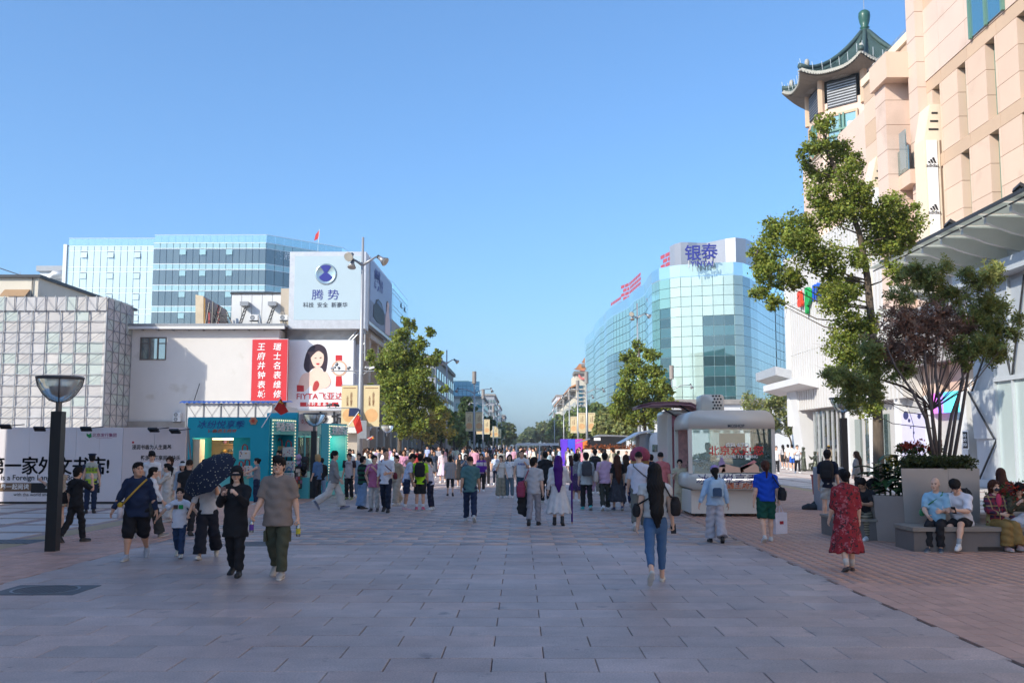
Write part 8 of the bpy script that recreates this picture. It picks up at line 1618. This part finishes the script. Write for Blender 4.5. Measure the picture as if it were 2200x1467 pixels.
pp(851, 1085, 977, 150, 'older man in beige shirt and beige trousers', walk=.6, hair='short', top=((.40, .32, .22), None), sleeve=.95, bot=((.46, .39, .31), None), botk='wide', shoes=WS); pp(859, 1039, 989, 180, 'little girl in white dress top behind the beige man', fem=1, hair='bob', top=(WHITE, None), bot=((.3, .36, .34), None))
pp(873, 1096, 973, -80, 'man in pale blue polo and dark shorts bending forward', lean=14, hair='short', skin_t=2, top=((.56, .62, .76), None), sleeve=.8, botk='shorts', bot=(NAVY, None), shoes=S((.62, .38, .40)), sock=(.7, .7, .7), head=(0, -25))
p = pp(902, 1096, 975, 2, 'man in bright neon green tee and black shorts seen from behind', hair='short', skin_t=1, top=((.44, .82, .03), None), sleeve=.8, botk='shorts', bot=(BK, None), shoes=S((.55, .12, .2)), sock=(.72, .7, .7)); backpack(p, BK, 'black backpack slung at the side of the neon green tee');
pp(924, 1095, 981, 80, 'woman in white tee and navy trousers beside the neon green tee', fem=1, lean=10, hair='pony', top=((.62, .62, .72), None), bot=((.02, .022, .045), None), shoes=WS, head=(0, -20))
pp(967, 1065, 979, 5, 'woman in pale plaid shirt and black leggings seen from behind', fem=1, w=1.12, walk=.3, hair='bob', top=((.32, .34, .40), ('plaid', (.42, .32, .22), .07)), sleeve=1, hem=.74, loose=.03, botk='leggings', bot=(BK, None), shoes=BS)
pp(1010, 1120, 979, 2, 'man in teal tee and navy trousers walking away', w=1.08, walk=.5, hair='buzz', hairc='dark', skin_t=1, top=(TEAL, None), sleeve=.8, hem=.78, bot=(NAVY, None), shoes=S((.5, .52, .55)))
pp(988, 1047, 974, 178, 'woman in black dress facing the camera in the crowd', fem=1, hair='long', top=(BK, None), sleeve=0, botk='dress', bot=(BK, None)); pp(1000, 1052, 976, 185, 'woman in dark floral blouse checking her phone', fem=1, hair='long', top=((.05, .08, .12), ('floral', (.5, .5, .5), (.2, .3, .4), 14)), bot=(BK, None), arms=hold_A)
p = pp(1034, 1055, 975, 180, 'woman in white and purple vest top with black trousers', fem=1, hair='long', top=((.6, .56, .6), ('stripe', (.16, .04, .32), .3)), sleeve=1.9, bot=(BK, None), shoes=WS); t = worn(p, 'purple_bag', 'purple shoulder bag held in front of the woman in the vest', 'bag', (0, .2, .88), 'bags carried by pedestrians'); MB().bbox(-.17, .17, -.04, .06, 0, .26, .03).build('sack', cloth((.10, .025, .26)), t); MB().tube([(-.12, 0, .26), (-.09, -.05, .5), (-.1, -.12, .56)], .012, 5).build('strap', cloth((.10, .025, .26)), t); MB().tube([(.12, 0, .26), (.09, -.05, .5), (.1, -.12, .56)], .012, 5).build('strap', cloth((.10, .025, .26)), t)
pp(1045, 1043, 968, 175, 'man in dark brown tee behind the purple bag', hair='short', top=((.05, .035, .04), None), bot=(BK, None)); pp(1065, 1042, 975, 178, 'boy in blue printed white tee', hair='short', walk=.4, top=((.55, .62, .75), ('floral', (.08, .2, .5), (.6, .6, .7), 7)), bot=((.03, .04, .07), None), shoes=WS)
pp(1076, 1069, 978, 190, 'woman in cream tee and camouflage trousers eating', fem=1, hair='lowpony', head=(-30, 0), top=((.68, .64, .58), None), bot=((.34, .32, .25), ('floral', (.12, .11, .08), (.22, .21, .15), 12)), botk='wide', shoes=WS, arms=((10, 6, 20, 0), (30, 6, 110, 20)))
p = pp(1095, 1069, 976, 172, 'woman in white tee and faded jeans with black crossbody bag', fem=1, hair='long', top=(WHITE, None), bot=((.13, .19, .24), None), shoes=WS); side_bag(p, -1, BK, 'black crossbody pouch of the woman in faded jeans', size=(.2, .09, .24), z=1.0, cross=True)
p = pp(1121, 1076, 967, 175, 'big man in white printed tee and jeans eating a snack', w=1.15, hair='buzz', skin_t=1, top=((.68, .68, .70), None), bot=((.05, .10, .15), None), arms=((15, 12, 110, 15), (5, 8, 20, 0))); text('PARIS', p['root'], i_blue, Vector((0, .16, 1.26)), .1, (PI / 2, 0, PI), bold=.03)
p = pp(1147, 1128, 983, -6, 'person in grey tee and grey trousers with big pink plaid bag', walk=-.4, hair='fringe', top=((.48, .48, .50), None), sleeve=.85, loose=.015, bot=((.30, .29, .32), None), shoes=BS, head=(-35, 0)); side_bag(p, -1, (.28, .05, .10), 'large pink and white checked tote on the left shoulder', size=(.46, .2, .4), z=.72, name='checked_tote', c2=(.7, .62, .66)); q = p['W']((-.3, .02, .4)); v, f = sdf_mesh([sd_cone((0, 0, .42), (0, 0, 0), .10, .13, .04, .6), sd_cone((.05, 0, .3), (.07, 0, -.12), .06, .05, .04)], .02, folds(.008, 2)); obj('black_jacket', np_mesh('black_jacket', v, f, [cloth(BK)], smooth=True), None, q, label='black jacket dangling below the pink checked tote', cat='jacket')
p = pp(1172, 1081, 970, 0, 'man in black tee walking away left of the purple wig', walk=.4, hair='short', top=(BK, None), bot=(BK, None), shoes=S((.5, .5, .45)), sleeve=.9, w=1.1); umbrella(p, 0, (.22, .42, .62), 'light blue umbrella over the man in black tee', (R(-10), R(-58), 0), r=.42, L=.3)
p = pp(1200, 1128, 979, -4, 'person in long purple wig and white robe walking away', fem=1, hair='verylong', hairc='purple', top=((.66, .65, .66), None), sleeve=1.95, loose=.025, hem=1.0, botk='dress', bot=((.66, .65, .66), None), cut=.30, dressflare=.24, shoes=S(BK, 'boot', .03), walk=.3, arms=((-4, 10, 14, 0), (20, 12, 60, -10)), hands=('relax', 'grip'))
t = thing('purple_staff', 'tall purple staff planted beside the purple wig', 'staff', G(1229, 1126)); zt = P(1229, 978, t.location.y).z; MB().tube([(0, 0, .06), (0, 0, zt - .25)], .022, 8).build('shaft', cloth((.08, .015, .18)), t); MB().tube([(0, 0, 0), (0, 0, .07)], [.006, .02], 8).build('tip', cloth((.5, .3, .15)), t); MB().tube([(0, 0, zt - .26), (-.02, 0, zt - .1), (-.03, 0, zt)], [.04, .055, .05], 8).build('head', cloth((.06, .03, .03)), t, True)
p = pp(1238, 1078, 974, 0, 'woman in dark floral skirt under the pink umbrella', fem=1, hair='bob', top=((.25, .25, .27), ('floral', (.5, .5, .5), (.1, .1, .12), 14)), sleeve=.9, botk='skirt', cut=.42, bot=((.06, .04, .10), ('floral', (.2, .12, .3), (.02, .02, .05), 14)), shoes=WS); umbrella(p, 1, (.55, .32, .42), 'pale pink umbrella held low like a shield', (R(-82), 0, R(8)), r=.5, L=-.05, drop=.12)
p = pp(1260, 1095, 972, 2, 'person in pale grey tee and black trousers with dark backpack', walk=.3, hair='short', top=((.50, .53, .53), None), sleeve=1.4, hem=.76, loose=.02, bot=(BK, None), shoes=S((.05, .42, .42), 'sneaker', .5)); backpack(p, (.075, .078, .09), 'charcoal backpack on the pale grey tee')
p = pp(1279, 1061, 965, 0, 'man in olive jacket with black backpack farther ahead', hair='short', top=((.07, .075, .05), None), sleeve=1.9, bot=((.16, .16, .15), None)); backpack(p, BK, 'black backpack on the olive jacket')
p = pp(1300, 1096, 972, 5, 'person in lilac pink tee and dark olive trousers', walk=-.35, hair='short', top=((.60, .40, .56), None), sleeve=.85, loose=.02, bot=((.05, .052, .042), None), shoes=WS); side_bag(p, -1, (.62, .52, .46), 'cream tote bag on the lilac tee', size=(.38, .12, .34), z=.84, name='tote_bag')
pp(1327, 1096, 977, 5, 'woman with long dark hair in black lace skirt', fem=1, walk=.3, hair='verylong', hairc='auburn', top=(BK, None), sleeve=.8, botk='skirt', cut=.28, bot=((.05, .05, .06), ('floral', (.12, .12, .14), (.02, .02, .025), 18)), shoes=S((.04, .05, .12), 'sneaker', .6)); p = pp(1346, 1089, 976, 0, 'woman in cream top and navy trousers with thin brown strap', fem=1, walk=.5, hair='long', hairc='brown', top=((.66, .60, .55), None), bot=((.02, .022, .06), None), shoes=S((.2, .1, .06))); side_bag(p, -1, (.2, .32, .5), 'light blue tote beside the cream top', size=(.32, .1, .3), z=.84)
p = pp(1374, 1138, 969, -4, 'man in white tee and grey cargo trousers partly behind the long haired woman', w=1.12, walk=-.5, hair='buzz', top=((.60, .62, .72), None), sleeve=.9, bot=((.155, .16, .145), None), shoes=S((.55, .5, .47))); side_bag(p, 1, (.12, .11, .12), 'slim dark sling bag across the white tee', size=(.22, .08, .2), z=.9, cross=True)
pp(1421, 1108, 971, 0, 'broad man in salmon tee behind the long haired woman', w=1.18, hair='buzz', top=((.52, .17, .18), None), sleeve=.85, bot=((.05, .05, .055), None))
p = pp(1410, 1253, 991, -3, 'woman with waist length black hair in white top and blue jeans', fem=1, walk=-.75, hair='verylong', top=((.58, .58, .57), None), sleeve=.35, hem=.96, botk='slim', cut=1.72, bot=((.08, .16, .30), None), shoes=S((.62, .57, .50), 'flat', .55), arms=((-6, 9, 14, 0), (6, 9, 12, 0)), hands=('relax', 'grip')); side_bag(p, 1, (.03, .026, .026), 'dark leather bucket bag on the shoulder of the woman in jeans', size=(.24, .13, .28), z=.98); side_bag(p, -1, BK, 'small black crossbody pouch at the left hip of the woman in jeans', size=(.2, .1, .2), z=.96, cross=True); hand_item(p, 1, 'phone', 'black phone and cord in the hand of the woman in jeans', BK)
p = pp(1462, 1100, 987, 168, 'woman in cream layered dress and trousers with lilac pouch', fem=1, hair='pony', top=((.62, .54, .38), None), sleeve=.5, hem=.62, loose=.02, bot=((.62, .54, .40), None), botk='wide', shoes=S((.6, .5, .45), 'flat'), arms=((5, 8, 20, 0), (25, 8, 95, 20))); pp(1449, 1086, 964, 40, 'woman in lilac tee at the pink kiosk', fem=1, hair='pony', top=((.45, .34, .52), None), bot=(LGREY, None)); pp(1400, 1080, 976, 10, 'person in dark navy jacket between white and salmon tees', hair='short', top=(NAVY, None), sleeve=1.9, bot=(BK, None))
p = pp(1538, 1165, 1001, 0, 'woman in light blue hoodie, lilac cap and wide pale trousers', fem=1, walk=.35, hair='lowpony', hat=('cap', (.36, .25, .52)), top=((.40, .55, .72), None), sleeve=1.95, hem=.84, loose=.03, bot=((.46, .44, .48), None), botk='wide', shoes=S(BK, 'sneaker', .04), arms=((-6, 20, 16, 0), (-4, 14, 14, 0))); backpack(p, (.42, .56, .68), 'light blue backpack with clear printed window', (.05, .09, .16), .40)
p = pp(1648, 1163, 990, 0, 'woman in bright blue tee and green shorts walking away', fem=1, w=1.2, walk=-.35, hair='pony', hairc='auburn', top=((.012, .07, .50), None), sleeve=.8, hem=.86, botk='shorts', cut=.95, bot=((.012, .075, .055), None), shoes=S((.62, .6, .58)), arms=((-6, 9, 14, 0), (4, 12, 10, 0)), hands=('relax', 'grip')); side_bag(p, 1, BK, 'black shoulder bag with photo print on the blue tee', size=(.36, .14, .28), z=.88, c2=(.4, .36, .3)); hand_item(p, 1, 'bag', 'white paper shopping bag hanging from the hand of the blue tee', (.70, .68, .76), (.3, .42))
fl = ((.30, .03, .04), ('floral', (.42, .12, .14), (.035, .03, .035), 8)); p = pp(1821, 1226, 1008, 6, 'woman in long red floral dress with hair in a bun', fem=1, w=1.12, walk=-.28, hair='bun', top=fl, sleeve=1.1, hem=.80, loose=.02, botk='dress', bot=fl, cut=.32, dressflare=.17, shoes=S((.10, .045, .03), 'flat', .08), sock=(.6, .55, .5), skin_t=0)
p = pp(1782, 1120, 966, -25, 'man in navy tee and pale shorts with black backpack', hair='short', top=((.012, .018, .04), None), sleeve=.85, botk='shorts', cut=.85, bot=((.42, .43, .42), None), shoes=S((.3, .35, .42))); backpack(p, BK, 'black backpack on the navy tee beside the lamp')
pp(1843, 1072, 969, 60, 'woman in grey sweater with long brown hair', fem=1, hair='verylong', hairc='brown', top=((.26, .25, .25), None), sleeve=1.95, loose=.04, bot=(BK, None))
pp(0, 0, 0, 150, 'dark haired seller standing inside the gelato kiosk', loc=(P(1522, 1000, 28.6).x, 28.6, .3), h=1.68, hair='short', top=((.05, .045, .05), None), bot=(BK, None))
sit = (84, 88, 84, 80); bY = yF - .62
def seated(px, label, **kw): X = P(px, 1100, bY).x; return pp(0, 0, 0, kw.pop('face', 190), label, loc=(X, kw.pop('y', bY), 0), seat=zs_ - .02, legs=kw.pop('legs', sit), group='people resting on the bench', **kw)
p = seated(2012, 'elderly bald man in light blue polo sitting on the bench', h=1.68, face=150, hair=None, skin_t=0, top=((.30, .52, .68), None), sleeve=.85, bot=(BK, None), shoes=S((.06, .08, .11), 'flat', .4), arms=((20, 6, 70, 20), (25, 6, 40, 30)), head=(-10, -5)); side_bag(p, 1, (.06, .25, .12), 'green strapped pouch of the elderly man', size=(.18, .08, .16), z=.98, cross=True)
p = seated(2066, 'young man in white tee and black shorts bent over his phone on the bench', h=1.76, face=140, lean=24, hair='fringe', top=((.74, .74, .80), None), sleeve=.95, loose=.03, botk='shorts', cut=.85, bot=(BK, None), shoes=WS, sock=(.35, .36, .37), legs=(88, 60, 80, 92), arms=((35, 6, 60, 30), (30, 6, 65, 30)), head=(0, -25), hands=('grip', 'grip')); backpack(p, BK, 'black backpack worn by the young man on the bench', h=.4); hand_item(p, 0, 'phone', 'phone held by the young man on the bench', BK)
p = seated(2138, 'elderly woman in plaid jacket, pink top and dark face mask on the bench', h=1.58, face=195, fem=1, hair='curly', hairc='auburn', top=((.05, .03, .06), ('plaid', (.30, .03, .05), .08, (.3, .26, .12))), sleeve=1.95, loose=.03, bot=((.26, .17, .06), None), botk='wide', shoes=S((.5, .36, .36), 'sneaker', .55), legs=(84, 70, 84, 86), arms=((22, 10, 20, 0), (25, 8, 55, 25))); q = p['root']; hl = Matrix.Rotation(-p['face'], 3, 'Z') @ (p['head'] - q.location); MB().ball((0, 0, 0), (.062 * p['s'], .045 * p['s'], .042 * p['s']), 10).build('face_mask', cloth((.045, .05, .065)), q, True, loc=hl + Vector((0, .068, -.045)))
MB().ball((0, .105, 1.2), (.055, .045, .13), 10).build('pink_top', cloth((.55, .06, .13)), q, True, loc=(0, .0, (zs_ - .02) / 1 + .10 * p['s'] - .90 * p['s'] + .02))
p = seated(2190, 'woman with dark curly hair in camouflage top bowed on the bench', h=1.56, face=170, fem=1, lean=18, hair='curly', top=((.08, .08, .05), ('floral', (.03, .03, .025), (.16, .09, .05), 12)), sleeve=1.9, bot=((.25, .28, .33), None), head=(0, -30), arms=hold_A, y=bY + .1)
t = thing('paper_parcel', 'crumpled pale paper bag on the lap of the bowed woman', 'bag', p['W']((0, .28, .98))); v, f = sdf_mesh([sd_cone((-.1, 0, 0), (.1, 0, 0), .1, .12, .05), sd_ell((.05, 0, .1), (.1, .08, .08), .04)], .02, folds(.012, 6)); obj('paper', np_mesh('paper', v, f, [cloth((.5, .52, .58))], smooth=True), t)
X = P(2152, 1060, 21.3).x; pp(0, 0, 0, 5, 'woman with long brown hair in dark polka dot dress sitting farther back', loc=(X, 21.3, 0), h=1.66, seat=.55, legs=sit, fem=1, hair='long', hairc='auburn', top=((.02, .018, .045), ('dots', (.55, .45, .5), 26)), sleeve=.7, bot=((.2, .06, .14), None), botk='trousers'); sb2 = thing('rear_bench', 'low steel seat behind the salvia bed', 'bench', (X, 21.3, 0)); MB().bbox(-.9, .9, -.28, .28, .40, .5, .01).build('seat', m_benchw, sb2); MB().box(-.8, .8, -.22, .22, 0, .4).build('plinth', m_steel, sb2)
rb = thing('tree_bench', 'low dark seat ledge left of the canna planter', 'bench', (6.95, 21.0, 0)); MB().box(-.35, .3, -.5, 1.2, 0, .38).build('plinth', m_bench, rb); MB().bbox(-.38, .3, -.53, 1.2, .38, .43, .008).build('slab_top', m_benchw, rb)
for px, lab, kw in ((1868, 'man in black tee leaning forward on the planter ledge', dict(top=(BK, None), sleeve=.8, bot=((.3, .26, .18), ('stripe', (.12, .1, .07), .05)), hair='short', lean=22, skin_t=2)), (1846, 'person in purple top crouched beside the man on the ledge', dict(top=((.14, .07, .26), None), fem=1, bot=(OLIVE, None), hair='bob', lean=28))):
 X = P(px, 1060, 20.9 + (px < 1850) * .5).x; pp(0, 0, 0, 140 if px > 1850 else 250, lab, loc=(X - .05, 20.9 + (px < 1850) * .5, 0), h=1.66, seat=.42, legs=sit, arms=((35, 6, 60, 20), (35, 6, 60, 20)), head=(0, -25), **kw)
for px, py, ph, fc, lab, kw in ((1669, 1017, 958, 170, 'man in white tee at the left of the plaza group', dict(top=(WHITE, None), bot=(BK, None))), (1683, 1006, 955, 20, 'woman in pale jacket and black skirt in the plaza group', dict(fem=1, hair='long', top=((.5, .48, .5), None), sleeve=1.9, botk='skirt', cut=.5, bot=(BK, None))), (1694, 1008, 954, 0, 'student in white top and dark shorts in the plaza group', dict(top=(WHITE, None), botk='shorts', bot=((.10, .08, .08), None))), (1703, 1010, 953, 5, 'student with blue shorts in the plaza group', dict(top=(WHITE, None), botk='shorts', bot=((.03, .12, .5), None))), (1714, 1016, 956, 175, 'man in white tee and black trousers at the right of the plaza group', dict(top=((.66, .7, .76), None), bot=(BK, None), walk=.3, arms=hold_A)), (1782, 1013, 957, -30, 'person in yellow cap and beige shirt near the statue', dict(top=((.42, .34, .24), None), sleeve=1.8, hat=('cap', (.45, .28, .03)), bot=(BEIGE, None))), (1858, 1012, 950, 10, 'courier in white jacket and orange helmet', dict(top=((.72, .72, .74), None), sleeve=1.95, loose=.03, hat=('helmet', (.65, .12, .03)), bot=(BK, None), w=1.1)), (1835, 1030, 995, 170, 'small child in white near the ginkgo trunk', dict(top=(WHITE, None), bot=((.2, .1, .1), None)))): pp(px, py, ph, fc, lab, group='people on the sunlit plaza', vox=.026, **kw)
m_bz = mat('bronze', (.10, .11, .085), rough=.45, metal=.7, var=.2, scale=6)
for px, py, ph, lab, kw in ((1727, 1012, 956, 'bronze statue of a standing robed figure', dict(botk='skirt', cut=.1, dressflare=.08, sleeve=1.95)), (1752, 1012, 962, 'bronze statue of a seated figure playing an instrument', dict(seat=.5, legs=sit, botk='skirt', cut=.35, arms=((45, 8, 80, 20), (45, 8, 90, 20)), sleeve=1.95))):
 p = pp(px, py, None, 100, lab, name='bronze_statue', h=1.75, hair='bun', vox=.026, top=m_bz, bot=m_bz, group='bronze statues on the plaza', **kw); p['root']['category'] = 'statue'
 for ch in p['root'].children:
  me = ch.data.copy(); me.materials.clear(); me.materials.append(m_bz); ch.data = me
p = G(1756, 1011); t = thing('bronze_stool', 'bronze stool under the seated statue', 'stool', (p.x, p.y, 0)); MB().bbox(-.28, .28, -.25, .25, .42, .48, .01).build('seat', m_bz, t)
for x in (-.24, .24):
 for y in (-.2, .2): MB().box(x - .03, x + .03, y - .03, y + .03, 0, .42).build('leg', m_bz, t)

# ---------------------------------------------------------------- the far crowd: templates copied as individuals, coloured one by one
cm_top = mat('crowd_top', objc=True, rough=.85, var=.12, scale=6); cm_bot = mat('crowd_bottom', (.05, .055, .07), rough=.85, var=.3, scale=.9, orand=.9)
tmpl = []
for k, (fc, fem, hr, kind, wk, bp) in enumerate([(180, 0, 'short', 'trousers', .5, 0), (180, 1, 'long', 'trousers', -.5, 0), (180, 1, 'bob', 'skirt', .3, 0), (0, 0, 'short', 'trousers', .5, 0), (0, 1, 'long', 'wide', -.4, 0), (0, 0, 'fringe', 'shorts', .4, 0), (0, 1, 'pony', 'dress', .3, 0), (150, 0, 'buzz', 'trousers', .2, 0), (-60, 1, 'lowpony', 'wide', .6, 0), (90, 0, 'short', 'trousers', .7, 0)]):
 p = pp(0, 0, 0, fc, 'distant pedestrian in the far crowd', loc=(0, 60, 0), h=1.70 if not fem else 1.62, fem=fem, hair=hr, hairc=('black', 'dark', 'brown')[k % 3], botk=kind, walk=wk, top=cm_top, bot=cm_bot if kind != 'dress' else cm_top, vox=.028, group='pedestrians in the far crowd', sleeve=.8 if k % 3 else 1.9, skin_t=k % 3); tmpl.append((p['root'], fc))
pal = [('white', (.72, .72, .73), 36), ('black', (.02, .02, .022), 26), ('grey', (.25, .25, .27), 10), ('cream', (.58, .50, .38), 9), ('pale blue', (.34, .46, .62), 9), ('navy', (.02, .03, .07), 8), ('pink', (.55, .28, .36), 6), ('red', (.40, .05, .05), 4), ('yellow', (.60, .48, .04), 3), ('olive', (.10, .11, .06), 4), ('lilac', (.36, .28, .5), 3), ('brown', (.14, .08, .05), 4)]
cw = np.array([c[2] for c in pal], float); cw /= cw.sum(); q = np.random.default_rng(12); used = set(); n = 0
spots = []
for row, (Y0, Y1, x0, x1, cnt) in enumerate([(43, 52, -8.6, -3.4, 10), (46, 56, 3.8, 8.0, 8), (52, 62, -10.5, 7, 26), (62, 76, -11, 8.5, 40), (76, 96, -12, 11, 52), (96, 125, -12, 12, 54), (125, 165, -11, 12, 46), (165, 220, -10, 11, 30)]):
 for _ in range(cnt):
  for _t in range(20):
   x, y = q.uniform(x0, x1), q.uniform(Y0, Y1)
   if all((x - a) ** 2 + (y - b) ** 2 > .4 for a, b in spots) and not (100 < y < 108 and -3.5 < x < 7.5) and not (y < 60 and .2 < x < 3.8 and y > 44): spots.append((x, y)); break
dirw = {180: 'approaching', 150: 'approaching', 0: 'walking away', -60: 'crossing right', 90: 'crossing left'}
for x, y in spots:
 k = int(q.integers(0, len(tmpl))); root, fc = tmpl[k]; c = pal[int(q.choice(len(pal), p=cw))]
 if k in used: o = copy_tree(root)
 else: o = root; used.add(k)
 o.location = (x, y, 0); o.rotation_euler.z = R(fc) + q.normal(0, .25); s = q.uniform(.92, 1.07); o.scale = (s, s, s)
 for ch in o.children: ch.color = (*[v * q.uniform(.85, 1.12) for v in c[1]], 1)
 dist_w = 'near' if y < 62 else ('middle' if y < 100 else 'far'); xp = VPX + x / y * F_PX; wh = 'by the left shopfronts' if xp < 870 else 'under the left trees' if xp < 980 else 'left of the van' if xp < 1100 else 'before the van' if xp < 1225 else 'by the violet booth' if xp < 1320 else 'near the kiosks'; kd = ['short haired man', 'long haired woman', 'woman in skirt', 'short haired man', 'long haired woman', 'young man in shorts', 'woman in dress', 'crew cut man', 'ponytailed woman', 'short haired man'][k]
 o['label'] = '%s, %s top, %s in %s crowd %s' % (kd, c[0], dirw[fc], dist_w, wh)
 n += 1
for k, (r, fc) in enumerate(tmpl):
 if k not in used:
  for ch in list(r.children): bpy.data.objects.remove(ch)
  bpy.data.objects.remove(r)

# ---------------------------------------------------------------- thin city haze: one closed box of even air round the street
hm = bpy.data.materials.new('haze_air'); hm.use_nodes = True; hn = hm.node_tree.nodes; hn.remove(hn['Principled BSDF'])
pv = hn.new('ShaderNodeVolumePrincipled'); pv.inputs['Color'].default_value = (.86, .90, .96, 1); pv.inputs['Density'].default_value = .00045; pv.inputs['Anisotropy'].default_value = .15
hm.node_tree.links.new(pv.outputs[0], hn['Material Output'].inputs['Volume'])
MB().box(-400, 400, -90, 1200, -1.06, 62).build('haze', hm, kind='stuff')
